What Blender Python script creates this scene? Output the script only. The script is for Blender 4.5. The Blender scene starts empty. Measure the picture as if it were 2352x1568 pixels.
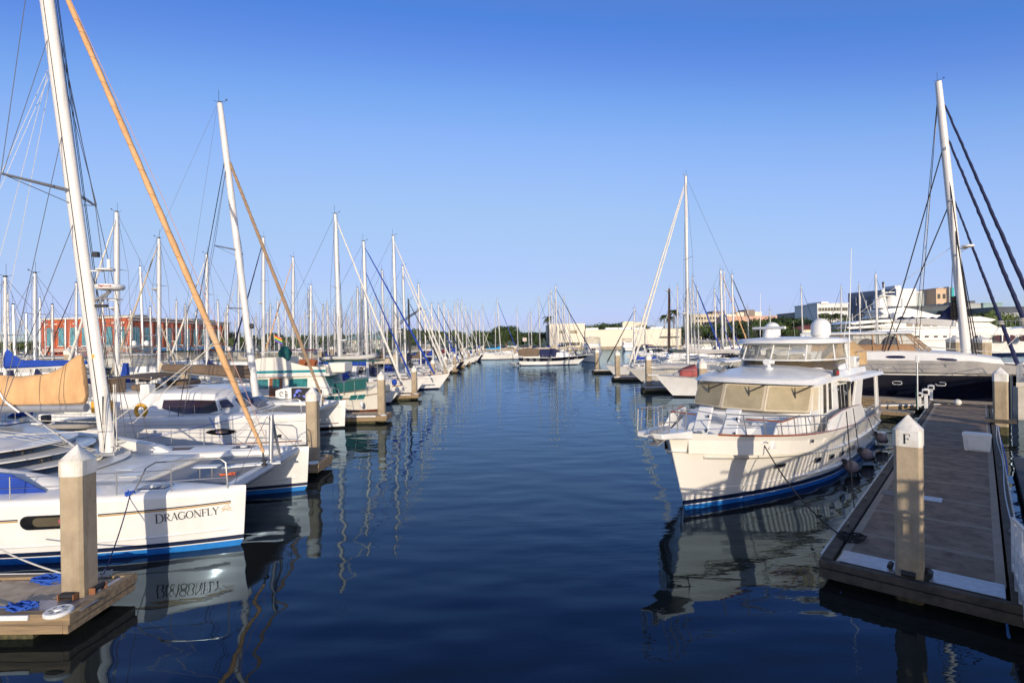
import bpy, bmesh, math, random
from mathutils import Vector, Matrix
from mathutils.bvhtree import BVHTree
R = math.radians
PI = math.pi
random.seed(7)
scene = bpy.context.scene
col = scene.collection

# ------------------------------------------------------------------ camera
F, CX, CY = 1216.0, 1176.0, 784.0          # focal length and centre in units of a 2352 px wide picture
CAM = Vector((0, 0, 5.5))
ROLL, PITCH = 0.015, math.atan(4 / 1216.0)
FWD = Vector((0, math.cos(PITCH), -math.sin(PITCH)))
UPV = Vector((0, math.sin(PITCH), math.cos(PITCH)))
IX = Vector((1, 0, 0)) * math.cos(ROLL) - UPV * math.sin(ROLL)
IY = Vector((1, 0, 0)) * math.sin(ROLL) + UPV * math.cos(ROLL)
cam_data = bpy.data.cameras.new('camera')
cam = bpy.data.objects.new('camera', cam_data)
col.objects.link(cam)
cam_data.sensor_width = 36.0
cam_data.lens = 36.0 * F / 2352.0
cam_data.clip_start = 0.1
cam_data.clip_end = 6000
m = Matrix((IX, IY, -FWD)).transposed().to_4x4()
m.translation = CAM
cam.matrix_world = m
scene.camera = cam

# ------------------------------------------------------------------ world and sun
SUN_EL, SUN_DIR = R(12.0), Vector((-0.17, 0.985))     # the way the light travels over the ground
world = bpy.data.worlds.new('World')
scene.world = world
world.use_nodes = True
wn = world.node_tree
for n in list(wn.nodes): wn.nodes.remove(n)
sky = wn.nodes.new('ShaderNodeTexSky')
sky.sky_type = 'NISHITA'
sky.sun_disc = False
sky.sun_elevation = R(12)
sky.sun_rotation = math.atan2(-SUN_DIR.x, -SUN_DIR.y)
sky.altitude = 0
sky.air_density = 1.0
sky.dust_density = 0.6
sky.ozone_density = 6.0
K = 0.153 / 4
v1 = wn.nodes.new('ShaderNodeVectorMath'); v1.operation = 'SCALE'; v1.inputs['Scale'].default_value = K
cv_ = wn.nodes.new('ShaderNodeRGBCurve')  # reshapes sky colour; zenith and sun side, out of frame, lifted as added fill
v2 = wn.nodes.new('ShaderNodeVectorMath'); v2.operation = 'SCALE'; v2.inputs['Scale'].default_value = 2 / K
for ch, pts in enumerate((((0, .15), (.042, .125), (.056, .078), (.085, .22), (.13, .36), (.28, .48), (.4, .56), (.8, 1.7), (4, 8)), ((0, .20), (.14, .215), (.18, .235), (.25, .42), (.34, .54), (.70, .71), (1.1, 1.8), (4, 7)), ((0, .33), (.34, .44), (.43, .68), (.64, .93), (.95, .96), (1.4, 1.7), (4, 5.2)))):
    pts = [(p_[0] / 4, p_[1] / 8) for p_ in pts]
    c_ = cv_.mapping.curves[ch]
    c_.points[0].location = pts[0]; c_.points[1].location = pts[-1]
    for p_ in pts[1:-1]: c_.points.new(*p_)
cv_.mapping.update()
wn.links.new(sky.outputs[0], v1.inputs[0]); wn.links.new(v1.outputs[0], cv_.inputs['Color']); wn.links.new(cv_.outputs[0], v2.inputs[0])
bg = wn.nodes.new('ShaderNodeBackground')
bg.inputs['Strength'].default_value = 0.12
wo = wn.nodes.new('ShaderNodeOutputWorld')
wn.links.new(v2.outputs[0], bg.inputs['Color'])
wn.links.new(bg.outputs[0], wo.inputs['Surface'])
sd = bpy.data.lights.new('sun', 'SUN')
sun = bpy.data.objects.new('sun', sd)
col.objects.link(sun)
sd.energy = 3.2
sd.angle = R(0.4)
sd.color = (1.0, 0.86, 0.68)
sl = Vector((SUN_DIR.x * math.cos(SUN_EL), SUN_DIR.y * math.cos(SUN_EL), -math.sin(SUN_EL)))
sun.rotation_euler = sl.to_track_quat('-Z', 'Y').to_euler()
scene.view_settings.view_transform = 'Standard'
scene.view_settings.look = 'None'
scene.view_settings.gamma = 1
scene.view_settings.exposure = 0.35

# ------------------------------------------------------------------ placing: a picture point at a depth or at a height
def ray(px, py):
    return FWD * F + IX * (px - CX) + IY * (CY - py)
def P(px, py, Y):
    d = ray(px, py)
    return CAM + d * (Y / d.y)
def G(px, py, h=0.0):
    d = ray(px, py)
    return CAM + d * ((h - CAM.z) / d.z)
def V(*a): return Vector(a)
def clamp(x, a=0.0, b=1.0): return max(a, min(b, x))
def lerp(a, b, t): return a + (b - a) * t
def sstep(t):
    t = clamp(t); return t * t * (3 - 2 * t)

# ------------------------------------------------------------------ materials
MATS = {}
def mat(name, c, rough=0.5, metal=0.0, var=0.12, vscale=3.0, bump=0.0, bscale=20.0, c2=None, coat=0.0, spec=0.5, stretch=(1, 1, 1)):
    if name in MATS: return MATS[name]
    mt = bpy.data.materials.new(name); mt.use_nodes = True
    nt = mt.node_tree; b = nt.nodes['Principled BSDF']
    b.inputs['Roughness'].default_value = rough
    b.inputs['Metallic'].default_value = metal
    b.inputs['Specular IOR Level'].default_value = spec
    b.inputs['Coat Weight'].default_value = coat
    b.inputs['Coat Roughness'].default_value = 0.08
    tc = nt.nodes.new('ShaderNodeTexCoord')
    mp = nt.nodes.new('ShaderNodeMapping'); mp.inputs['Scale'].default_value = stretch
    nt.links.new(tc.outputs['Object'], mp.inputs['Vector'])
    nz = nt.nodes.new('ShaderNodeTexNoise'); nz.inputs['Scale'].default_value = vscale
    nz.inputs['Detail'].default_value = 6; nz.inputs['Roughness'].default_value = 0.6
    nt.links.new(mp.outputs[0], nz.inputs['Vector'])
    rp = nt.nodes.new('ShaderNodeValToRGB')
    d = c2 if c2 else tuple(x * (1 - var) for x in c)
    e = c if c2 else tuple(min(1, x * (1 + var * 0.5)) for x in c)
    rp.color_ramp.elements[0].position = 0.35; rp.color_ramp.elements[1].position = 0.65
    rp.color_ramp.elements[0].color = (*d, 1); rp.color_ramp.elements[1].color = (*e, 1)
    nt.links.new(nz.outputs['Fac'], rp.inputs[0])
    nt.links.new(rp.outputs[0], b.inputs['Base Color'])
    if bump > 0:
        n2 = nt.nodes.new('ShaderNodeTexNoise'); n2.inputs['Scale'].default_value = bscale; n2.inputs['Detail'].default_value = 4
        nt.links.new(mp.outputs[0], n2.inputs['Vector'])
        bp = nt.nodes.new('ShaderNodeBump'); bp.inputs['Strength'].default_value = bump; bp.inputs['Distance'].default_value = 0.02
        nt.links.new(n2.outputs['Fac'], bp.inputs['Height']); nt.links.new(bp.outputs[0], b.inputs['Normal'])
    MATS[name] = mt
    return mt
def glass_mat(name, tint, alpha_fac=0.5, rough=0.03):
    # clear vinyl or window: part see-through, part glossy
    if name in MATS: return MATS[name]
    mt = bpy.data.materials.new(name); mt.use_nodes = True
    nt = mt.node_tree; b = nt.nodes['Principled BSDF']; out = nt.nodes['Material Output']
    b.inputs['Base Color'].default_value = (*tint, 1); b.inputs['Roughness'].default_value = rough
    tr = nt.nodes.new('ShaderNodeBsdfTransparent'); tr.inputs[0].default_value = (0.9, 0.9, 0.88, 1)
    mx = nt.nodes.new('ShaderNodeMixShader'); mx.inputs[0].default_value = alpha_fac
    nt.links.new(tr.outputs[0], mx.inputs[1]); nt.links.new(b.outputs[0], mx.inputs[2]); nt.links.new(mx.outputs[0], out.inputs['Surface'])
    MATS[name] = mt
    return mt

white = mat('gelcoat_white', (0.77, 0.755, 0.72), 0.3, var=0.07, vscale=1.2, coat=0.3)
white2 = mat('paint_white_worn', (0.76, 0.74, 0.69), 0.45, var=0.10, vscale=2.5)
cream = mat('gelcoat_cream', (0.74, 0.70, 0.61), 0.35, var=0.05, vscale=1.5, coat=0.2)
deckgrey = mat('deck_nonskid', (0.60, 0.585, 0.55), 0.7, var=0.08, vscale=4, bump=0.15, bscale=200)
navy = mat('hull_navy', (0.006, 0.008, 0.018), 0.15, var=0.2, vscale=1.5, coat=0.6)
stripe_blue = mat('bottom_paint_blue', (0.02, 0.19, 0.55), 0.4, var=0.12, vscale=6)
stripe_navy = mat('boot_stripe_navy', (0.008, 0.016, 0.05), 0.3, var=0.2)
stripe_black = mat('boot_stripe_black', (0.012, 0.012, 0.014), 0.35)
stripe_gold = mat('stripe_gold', (0.45, 0.26, 0.06), 0.35)
stripe_brown = mat('stripe_brown', (0.16, 0.045, 0.02), 0.4)
alu = mat('mast_aluminium', (0.72, 0.71, 0.69), 0.35, metal=0.25, var=0.06, vscale=1.0)
mastwhite = mat('mast_white', (0.68, 0.67, 0.65), 0.3, var=0.05, vscale=0.7)
greymetal = mat('metal_grey', (0.36, 0.37, 0.39), 0.4, metal=0.5, var=0.1)
steel = mat('stainless_steel', (0.50, 0.49, 0.47), 0.28, metal=0.75, var=0.08)
galv = mat('galvanised_plate', (0.42, 0.43, 0.46), 0.38, metal=0.7, var=0.15, vscale=8)
darkmetal = mat('dark_fitting', (0.03, 0.03, 0.035), 0.4)
wire = mat('rigging_wire', (0.22, 0.21, 0.20), 0.35, metal=0.6)
wirewhite = mat('rigging_rope_white', (0.62, 0.60, 0.55), 0.7)
ropeblack = mat('rope_black', (0.015, 0.015, 0.018), 0.8)
ropeblue = mat('rope_blue', (0.02, 0.10, 0.50), 0.75, bump=0.6, bscale=90)
ropenavy = mat('rope_navy', (0.012, 0.02, 0.09), 0.8)
ropewhite = mat('rope_white', (0.66, 0.63, 0.56), 0.8, bump=0.6, bscale=90)
tan = mat('canvas_orange_tan', (0.62, 0.37, 0.175), 0.85, var=0.14, vscale=2.0, bump=1.0, bscale=3, stretch=(1.6, 1, .7))
brown = mat('canvas_taupe', (0.145, 0.10, 0.066), 0.85, var=0.2, vscale=2, bump=0.4, bscale=5)
canvasblue = mat('canvas_blue', (0.008, 0.05, 0.33), 0.85, var=0.2, vscale=2, bump=0.4, bscale=6)
canvasnavy = mat('canvas_navy', (0.008, 0.014, 0.065), 0.85, var=0.2, vscale=2, bump=0.4, bscale=6)
canvasteal = mat('canvas_teal', (0.004, 0.085, 0.085), 0.85, var=0.15, vscale=2, bump=0.3, bscale=6)
canvasgreen = mat('canvas_green', (0.01, 0.06, 0.05), 0.85, var=0.2, bump=0.3, bscale=6)
canvassand = mat('canvas_sand', (0.52, 0.43, 0.31), 0.85, var=0.12, vscale=2, bump=0.4, bscale=5)
canvasgrey = mat('canvas_grey', (0.44, 0.42, 0.40), 0.85, var=0.12, vscale=2, bump=0.5, bscale=4)
canvasblack = mat('canvas_black', (0.022, 0.02, 0.02), 0.85, var=0.2)
canvasslate = mat('canvas_slate', (0.09, 0.12, 0.16), 0.85, var=0.15)
canvasred = mat('canvas_red', (0.5, 0.03, 0.03), 0.85, var=0.15, bump=0.3, bscale=6)
canvassky = mat('canvas_sky_blue', (0.02, 0.30, 0.62), 0.85, var=0.15, bump=0.3, bscale=6)
canvasmaroon = mat('canvas_maroon', (0.16, 0.015, 0.02), 0.85, var=0.15)
coverwhite = mat('canvas_white', (0.66, 0.64, 0.58), 0.85, var=0.1, bump=0.3, bscale=6)
darkglass = mat('dark_glass', (0.012, 0.014, 0.018), 0.06, var=0.3, vscale=0.8, spec=0.8)
tealglass = mat('teal_glass', (0.04, 0.22, 0.22), 0.1, var=0.5, vscale=2.5, spec=0.8)
navyglass = mat('hatch_glass_navy', (0.012, 0.014, 0.06), 0.12, var=0.3, spec=0.8)
shade_cloth = mat('windscreen_cover_khaki', (0.42, 0.345, 0.21), 0.8, var=0.18, vscale=1.6, bump=0.6, bscale=5)
vinyl = glass_mat('clear_vinyl', (0.55, 0.53, 0.48), 0.22)
vinyltan = glass_mat('tinted_vinyl', (0.11, 0.08, 0.045), 0.7)
greynet = mat('trampoline_net', (0.31, 0.31, 0.32), 0.9, var=0.1, vscale=2, bump=0.4, bscale=120)
rubber = mat('rubber_black', (0.015, 0.015, 0.016), 0.6)
fendermat = mat('fender_worn_mauve', (0.30, 0.22, 0.20), 0.6, var=0.3, vscale=6)
teak = mat('varnished_teak', (0.30, 0.09, 0.025), 0.25, var=0.35, vscale=4, stretch=(1, 8, 8), coat=0.6)
yellow = mat('plastic_yellow', (0.72, 0.36, 0.02), 0.5)
redplastic = mat('plastic_red', (0.45, 0.03, 0.02), 0.4)
orangered = mat('cord_orange', (0.7, 0.13, 0.03), 0.6)
whiteplastic = mat('plastic_white', (0.74, 0.735, 0.71), 0.4, var=0.06)
solar = mat('solar_panel', (0.02, 0.025, 0.05), 0.15)
blacktext = mat('lettering_black', (0.02, 0.02, 0.025), 0.4)
redtext = mat('lettering_red', (0.35, 0.03, 0.05), 0.4)
sticker = mat('sticker_orange', (0.7, 0.3, 0.05), 0.5)
cream_sticker = mat('sticker_cream', (0.8, 0.72, 0.5), 0.5)
# concrete pile: sandy, water marked, streaked
concrete = mat('pile_concrete', (0.43, 0.345, 0.235), 0.85, c2=(0.31, 0.245, 0.165), vscale=2.2, bump=0.35, bscale=28, stretch=(1, 1, 0.8))
capwhite = mat('pile_cap_white', (0.78, 0.76, 0.71), 0.5, c2=(0.66, 0.62, 0.54), vscale=3.5, bump=.2, bscale=18)
dockwood = mat('weathered_wood', (0.36, 0.255, 0.14), 0.85, c2=(0.17, 0.12, 0.075), vscale=2.5, bump=0.5, bscale=12, stretch=(0.25, 4, 4))
darkwood = mat('wet_dark_wood', (0.085, 0.068, 0.052), 0.8, c2=(0.035, 0.03, 0.026), vscale=3, bump=0.6, bscale=10)
dockslab = mat('dock_concrete', (0.56, 0.44, 0.31), 0.9, c2=(0.40, 0.31, 0.215), vscale=4, bump=0.4, bscale=60)
dockslab_brown = mat('dock_slab_brown', (0.25, 0.185, 0.14), 0.9, c2=(0.14, 0.10, 0.075), vscale=1.8, bump=0.6, bscale=40, stretch=(1, 1, 1))
jointmat = mat('slab_joint', (0.30, 0.25, 0.20), 0.9)
piercon = mat('pier_concrete', (0.40, 0.37, 0.32), 0.85, var=0.2, vscale=1.5, bump=0.3, bscale=15)
weed = mat('waterline_growth', (0.10, 0.085, 0.035), 0.9, c2=(0.03, 0.03, 0.016), vscale=8, bump=0.8, bscale=20)

def streaks(mt, amount, sx=7.0, sz=0.35, tint=(0.5, 0.42, 0.3)):
    # rain and rust streaks running down the thing, kept in its own coordinates
    nt = mt.node_tree; b = nt.nodes['Principled BSDF']; src = b.inputs['Base Color'].links[0].from_socket
    tc = nt.nodes.new('ShaderNodeTexCoord'); mp = nt.nodes.new('ShaderNodeMapping'); mp.inputs['Scale'].default_value = (sx, sx, sz)
    nz = nt.nodes.new('ShaderNodeTexNoise'); nz.inputs['Scale'].default_value = 1.0; nz.inputs['Detail'].default_value = 5
    rp = nt.nodes.new('ShaderNodeValToRGB'); rp.color_ramp.elements[0].position = .52; rp.color_ramp.elements[1].position = .72
    rp.color_ramp.elements[0].color = (0, 0, 0, 1); rp.color_ramp.elements[1].color = (amount,) * 3 + (1,)
    mx = nt.nodes.new('ShaderNodeMixRGB'); mx.blend_type = 'MULTIPLY'; mx.inputs['Color2'].default_value = (*tint, 1)
    nt.links.new(tc.outputs['Object'], mp.inputs[0]); nt.links.new(mp.outputs[0], nz.inputs['Vector']); nt.links.new(nz.outputs['Fac'], rp.inputs[0])
    nt.links.new(rp.outputs[0], mx.inputs['Fac']); nt.links.new(src, mx.inputs['Color1']); nt.links.new(mx.outputs[0], b.inputs['Base Color'])
streaks(concrete, .6, 3.5, .5); streaks(capwhite, .5); streaks(white, .16, 2.5, .3, (.72, .66, .52)); streaks(mastwhite, .4, 9, .15, (.6, .6, .58)); streaks(dockslab, .5, 3, 3); streaks(dockslab_brown, .6, 4, 4, (.4, .38, .36)); streaks(tan, .3, 3, .8, (.62, .5, .4)); streaks(white2, .3, 3, .4, (.7, .64, .52))
# ------------------------------------------------------------------ mesh collecting
class MB:
    def __init__(s): s.v = []; s.f = []
    def add(s, vs, fs):
        o = len(s.v); s.v += [Vector(p) for p in vs]; s.f += [tuple(i + o for i in f) for f in fs]; return s
    def box(s, c, d, rz=0.0, ry=0.0, rx=0.0):
        x, y, z = d[0] / 2, d[1] / 2, d[2] / 2
        M = Matrix.Rotation(rz, 3, 'Z') @ Matrix.Rotation(ry, 3, 'Y') @ Matrix.Rotation(rx, 3, 'X')
        c = Vector(c)
        vs = [c + M @ Vector(p) for p in ((-x, -y, -z), (x, -y, -z), (x, y, -z), (-x, y, -z), (-x, -y, z), (x, -y, z), (x, y, z), (-x, y, z))]
        return s.add(vs, [(0, 3, 2, 1), (4, 5, 6, 7), (0, 1, 5, 4), (1, 2, 6, 5), (2, 3, 7, 6), (3, 0, 4, 7)])
    def tube(s, pts, r, n=6, close=False):
        pts = [Vector(p) for p in pts]; k = len(pts)
        rs = r if isinstance(r, (list, tuple)) else [r] * k
        o = len(s.v); up = None
        for i, p in enumerate(pts):
            if close: t = (pts[(i + 1) % k] - pts[i - 1])
            else: t = (pts[min(i + 1, k - 1)] - pts[max(i - 1, 0)])
            if t.length < 1e-9: t = Vector((0, 0, 1))
            t.normalize()
            if up is None:
                a = Vector((0, 0, 1)) if abs(t.z) < 0.9 else Vector((1, 0, 0))
            else: a = up
            b = t.cross(a)
            if b.length < 1e-6: b = t.cross(Vector((0, 1, 0.1)))
            b.normalize(); c = b.cross(t).normalized(); up = c
            for j in range(n):
                an = 2 * PI * j / n
                s.v.append(p + (b * math.cos(an) + c * math.sin(an)) * rs[i])
        for i in range(k if close else k - 1):
            i2 = (i + 1) % k
            for j in range(n):
                j2 = (j + 1) % n
                s.f.append((o + i * n + j, o + i * n + j2, o + i2 * n + j2, o + i2 * n + j))
        if not close:
            s.f.append(tuple(o + j for j in range(n))[::-1]); s.f.append(tuple(o + (k - 1) * n + j for j in range(n)))
        return s
    def loft(s, rings, closed=True, caps=True):
        o = len(s.v); n = len(rings[0])
        for r_ in rings: s.v += [Vector(p) for p in r_]
        for i in range(len(rings) - 1):
            for j in range(n if closed else n - 1):
                j2 = (j + 1) % n
                s.f.append((o + i * n + j, o + i * n + j2, o + (i + 1) * n + j2, o + (i + 1) * n + j))
        if caps and closed:
            s.f.append(tuple(o + j for j in range(n))[::-1]); s.f.append(tuple(o + (len(rings) - 1) * n + j for j in range(n)))
        return s
    def lathe(s, prof, c=(0, 0, 0), n=20):
        c = Vector(c)
        return s.loft([[c + Vector((r_ * math.cos(2 * PI * j / n), r_ * math.sin(2 * PI * j / n), z)) for j in range(n)] for r_, z in prof])
    def prism(s, poly, z0, z1):
        n = len(poly); o = len(s.v)
        s.v += [Vector((p[0], p[1], z0)) for p in poly] + [Vector((p[0], p[1], z1)) for p in poly]
        s.f.append(tuple(o + i for i in range(n))[::-1]); s.f.append(tuple(o + n + i for i in range(n)))
        for i in range(n):
            j = (i + 1) % n; s.f.append((o + i, o + j, o + n + j, o + n + i))
        return s
    def slab(s, quad, off):
        # a quad or polygon given thickness along the vector off
        off = Vector(off); q = [Vector(p) for p in quad]; n = len(q); o = len(s.v)
        s.v += q + [p + off for p in q]
        s.f.append(tuple(o + i for i in range(n))[::-1]); s.f.append(tuple(o + n + i for i in range(n)))
        for i in range(n):
            j = (i + 1) % n; s.f.append((o + i, o + j, o + n + j, o + n + i))
        return s
    def grid(s, fn, nu, nv):
        o = len(s.v)
        for i in range(nu + 1):
            for j in range(nv + 1): s.v.append(Vector(fn(i / nu, j / nv)))
        for i in range(nu):
            for j in range(nv):
                a = o + i * (nv + 1) + j; s.f.append((a, a + nv + 1, a + nv + 2, a + 1))
        return s
    def mesh(s, name):
        me = bpy.data.meshes.new(name); me.from_pydata([tuple(p) for p in s.v], [], s.f)
        bm = bmesh.new(); bm.from_mesh(me); bmesh.ops.recalc_face_normals(bm, faces=bm.faces); bm.to_mesh(me); bm.free()
        me.shade_smooth(); me.set_sharp_from_angle(angle=R(38)); me.validate(); me.update()
        return me

def obj(name, mb, material, parent=None, bev=0.0, loc=None, rz=0.0, segs=2, thick=0.0, subd=0):
    me = mb.mesh(name); me.materials.append(material)
    o = bpy.data.objects.new(name, me); col.objects.link(o)
    if parent is not None: o.parent = parent
    if loc is not None: o.location = loc
    o.rotation_euler.z = rz
    if thick:
        k = o.modifiers.new('thickness', 'SOLIDIFY'); k.thickness = thick; k.offset = 0
    if bev > 0:
        k = o.modifiers.new('bevel', 'BEVEL'); k.width = bev; k.segments = segs; k.limit_method = 'ANGLE'; k.angle_limit = R(35)
    if subd:
        k = o.modifiers.new('subd', 'SUBSURF'); k.levels = subd; k.render_levels = subd
    return o
def empty(name, loc=(0, 0, 0), rz=0.0):
    o = bpy.data.objects.new(name, None); col.objects.link(o); o.location = loc; o.rotation_euler = (0, 0, rz); return o
def tag(o, label, cat, group=None, kind=None):
    if label: o['label'] = label
    if cat: o['category'] = cat
    if group: o['group'] = group
    if kind: o['kind'] = kind
    return o
def struct(name, mb, material, **k):
    o = obj(name, mb, material, **k); o['kind'] = 'structure'; return o
def children_of(o): return [c for c in bpy.data.objects if c.parent == o]
def dup(root, loc=None, rz=None, label=None, group=None, scale=None):
    kids = list(root.children)
    r_ = root.copy(); col.objects.link(r_)
    if loc is not None: r_.location = loc
    if rz is not None: r_.rotation_euler = (0, 0, rz)
    if scale is not None: r_.scale = scale
    if label: r_['label'] = label
    if group: r_['group'] = group
    for ch in kids:
        c = ch.copy(); col.objects.link(c); c.parent = r_
        for g in list(ch.children):
            d = g.copy(); col.objects.link(d); d.parent = c
    return r_
def sag(a, b, s, n=10):
    a, b = Vector(a), Vector(b)
    return [a.lerp(b, i / n) - Vector((0, 0, s * 4 * (i / n) * (1 - i / n))) for i in range(n + 1)]

# ------------------------------------------------------------------ hull surface, x = 0 at the stem head, aft is negative, z = 0 is the water
class Hull:
    def __init__(s, L, B, bow, mid, stern, rake=1.2, draft=0.5, trans=0.8, mx=0.45, entry=1.7, wentry=1.2, wfac=0.86, tz=0.0, trake=0.3, flare=1.2, y0=0.0):
        s.__dict__.update(locals()); del s.__dict__['s']
    def sheer(s, u):   # u 0 stern .. 1 bow
        a = s.stern; c = s.bow
        return a * (1 - u) * (1 - 2 * u) + s.mid * 4 * u * (1 - u) + c * u * (2 * u - 1)
    def breadth(s, u, e, tr):
        if u > s.mx: return max(0.0, 1 - ((u - s.mx) / (1 - s.mx)) ** e)
        t = (s.mx - u) / s.mx
        return 1 - (1 - tr) * t ** 2
    def pt(s, u, z, side=1, out=0.0):
        sh = s.sheer(u); k = clamp(z / sh)
        xb = -s.rake * (1 - k) if z >= 0 else -s.rake - 1.2 * (-z / s.draft) * 0.6
        xs = -s.L + s.trake * (1 - k)
        x = xs + (xb - xs) * u
        D = s.B / 2 * s.breadth(u, s.entry, s.trans); W = s.B / 2 * s.wfac * s.breadth(u, s.wentry, s.trans * 0.97)
        hb = W + (D - W) * k ** s.flare if z >= 0 else W * math.sqrt(max(0, 1 - (z / s.draft) ** 2) * 0.98 + 0.02)
        return Vector((x, s.y0 + side * (hb + 0.012 + out), z))
    def band(s, z0, z1, out=0.0, rows=2, u0=0.0, u1=1.0, n=30, sides=(1, -1), transom=True, mb=None):
        # z0, z1: numbers, or functions of u
        mb = mb or MB()
        f0 = z0 if callable(z0) else (lambda u: z0); f1 = z1 if callable(z1) else (lambda u: z1)
        cols = []
        us = [u0 + (u1 - u0) * (1 - (1 - i / n) ** 1.4) for i in range(n + 1)]
        for sd_ in sides:
            o = len(mb.v)
            for u in us:
                for j in range(rows + 1):
                    mb.v.append(s.pt(u, lerp(f0(u), f1(u), j / rows), sd_, out))
            w = rows + 1
            for i in range(n):
                for j in range(rows):
                    a = o + i * w + j; mb.f.append((a, a + w, a + w + 1, a + 1))
            cols.append(o)
        if transom and u0 == 0 and len(sides) == 2:
            for j in range(rows): mb.f.append((cols[0] + j, cols[0] + j + 1, cols[1] + j + 1, cols[1] + j))
        if u1 == 1 and len(sides) == 2:
            e = n * (rows + 1)
            for j in range(rows): mb.f.append((cols[0] + e + j, cols[1] + e + j, cols[1] + e + j + 1, cols[0] + e + j + 1))
        return mb
    def deck(s, dz=-0.02, camber=0.06, inset=0.0, u0=0.0, u1=1.0, n=26, across=6, mb=None):
        mb = mb or MB()
        def fn(a, b):
            u = u0 + (u1 - u0) * (1 - (1 - a) ** 1.4)
            p = s.pt(u, s.sheer(u)); q = s.pt(u, s.sheer(u), -1)
            w = abs(p.y - q.y) / 2; ww = max(0.0, w - inset); t = 2 * b - 1
            return (p.x - (0.02 if a == 1 else 0), s.y0 + t * ww, s.sheer(u) + dz + camber * (1 - t * t) * min(1, w))
        return mb.grid(fn, n, across)
    def rail(s, off, r, u0=0.0, u1=1.0, n=24, dz=0.0, sides=(1, -1), seg=6, mb=None):
        mb = mb or MB()
        for sd_ in sides:
            mb.tube([s.pt(u0 + (u1 - u0) * (1 - (1 - i / n) ** 1.4), s.sheer(u0 + (u1 - u0) * (1 - (1 - i / n) ** 1.4)), sd_, off) + V(0, 0, dz) for i in range(n + 1)], r, seg)
        return mb

def ellipsoid(mb, c, r, n=12, m_=8, z0=-1.0):
    c = Vector(c)
    rings = []
    for i in range(m_ + 1):
        a = lerp(math.asin(z0), PI / 2, i / m_)
        rings.append([c + Vector((r[0] * math.cos(a) * math.cos(2 * PI * j / n), r[1] * math.cos(a) * math.sin(2 * PI * j / n), r[2] * math.sin(a))) for j in range(n)])
    return mb.loft(rings)
# ================================================================== the setting: water, shores
def make_water():
    mt = bpy.data.materials.new('harbour_water'); mt.use_nodes = True
    nt = mt.node_tree; b = nt.nodes['Principled BSDF']
    b.inputs['Base Color'].default_value = (0.013, 0.014, 0.013, 1)
    b.inputs['Roughness'].default_value = 0.02
    b.inputs['IOR'].default_value = 1.34
    out = nt.nodes['Material Output']; b.inputs['Specular IOR Level'].default_value = 0; gl = nt.nodes.new('ShaderNodeBsdfGlossy'); gl.inputs['Roughness'].default_value = .02; gl.inputs['Color'].default_value = (0.50, 0.68, 0.88, 1)
    fr = nt.nodes.new('ShaderNodeFresnel'); fr.inputs['IOR'].default_value = 1.44; mx = nt.nodes.new('ShaderNodeMixShader')
    nt.links.new(fr.outputs[0], mx.inputs[0]); nt.links.new(b.outputs[0], mx.inputs[1]); nt.links.new(gl.outputs[0], mx.inputs[2]); nt.links.new(mx.outputs[0], out.inputs['Surface'])
    tc = nt.nodes.new('ShaderNodeTexCoord')
    def noise(sx, sy, scale, detail, rz=0.0):
        mp = nt.nodes.new('ShaderNodeMapping'); mp.inputs['Scale'].default_value = (sx, sy, 1); mp.inputs['Rotation'].default_value = (0, 0, rz)
        nt.links.new(tc.outputs['Object'], mp.inputs['Vector'])
        n = nt.nodes.new('ShaderNodeTexNoise'); n.inputs['Scale'].default_value = scale; n.inputs['Detail'].default_value = detail; n.inputs['Roughness'].default_value = 0.5
        nt.links.new(mp.outputs[0], n.inputs['Vector']); return n
    a = noise(0.6, 1.2, 0.72, 1, 0.12)
    c = noise(0.55, 1.7, 3.0, 2, -0.2)
    d = noise(0.25, 1.0, 0.10, 2)           # calm and ruffled patches
    mr = nt.nodes.new('ShaderNodeMapRange'); mr.inputs[1].default_value = 0.48; mr.inputs[2].default_value = 0.66; mr.inputs[3].default_value = 0.02; mr.inputs[4].default_value = 0.16
    nt.links.new(d.outputs['Fac'], mr.inputs[0])
    mu = nt.nodes.new('ShaderNodeMath'); mu.operation = 'MULTIPLY'
    nt.links.new(c.outputs['Fac'], mu.inputs[0]); nt.links.new(mr.outputs[0], mu.inputs[1])
    ad = nt.nodes.new('ShaderNodeMath'); ad.operation = 'ADD'
    nt.links.new(a.outputs['Fac'], ad.inputs[0]); nt.links.new(mu.outputs[0], ad.inputs[1])
    bp = nt.nodes.new('ShaderNodeBump'); bp.inputs['Strength'].default_value = 1.0; bp.inputs['Distance'].default_value = 0.042
    nt.links.new(ad.outputs[0], bp.inputs['Height']); nt.links.new(bp.outputs[0], b.inputs['Normal']); nt.links.new(bp.outputs[0], gl.inputs['Normal']); nt.links.new(bp.outputs[0], fr.inputs['Normal'])
    w = MB(); w.add([(-900, -60, 0), (900, -60, 0), (900, 420, 0), (-900, 420, 0)], [(0, 1, 2, 3)])
    struct('water', w, mt)
make_water()
grass = mat('shore_grass', (0.10, 0.15, 0.035), 0.9, c2=(0.06, 0.085, 0.025), vscale=0.3)
sand = mat('shore_ground', (0.30, 0.25, 0.17), 0.9, var=0.2, vscale=0.2)
asphalt = mat('quay_asphalt', (0.12, 0.115, 0.11), 0.9)
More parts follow.
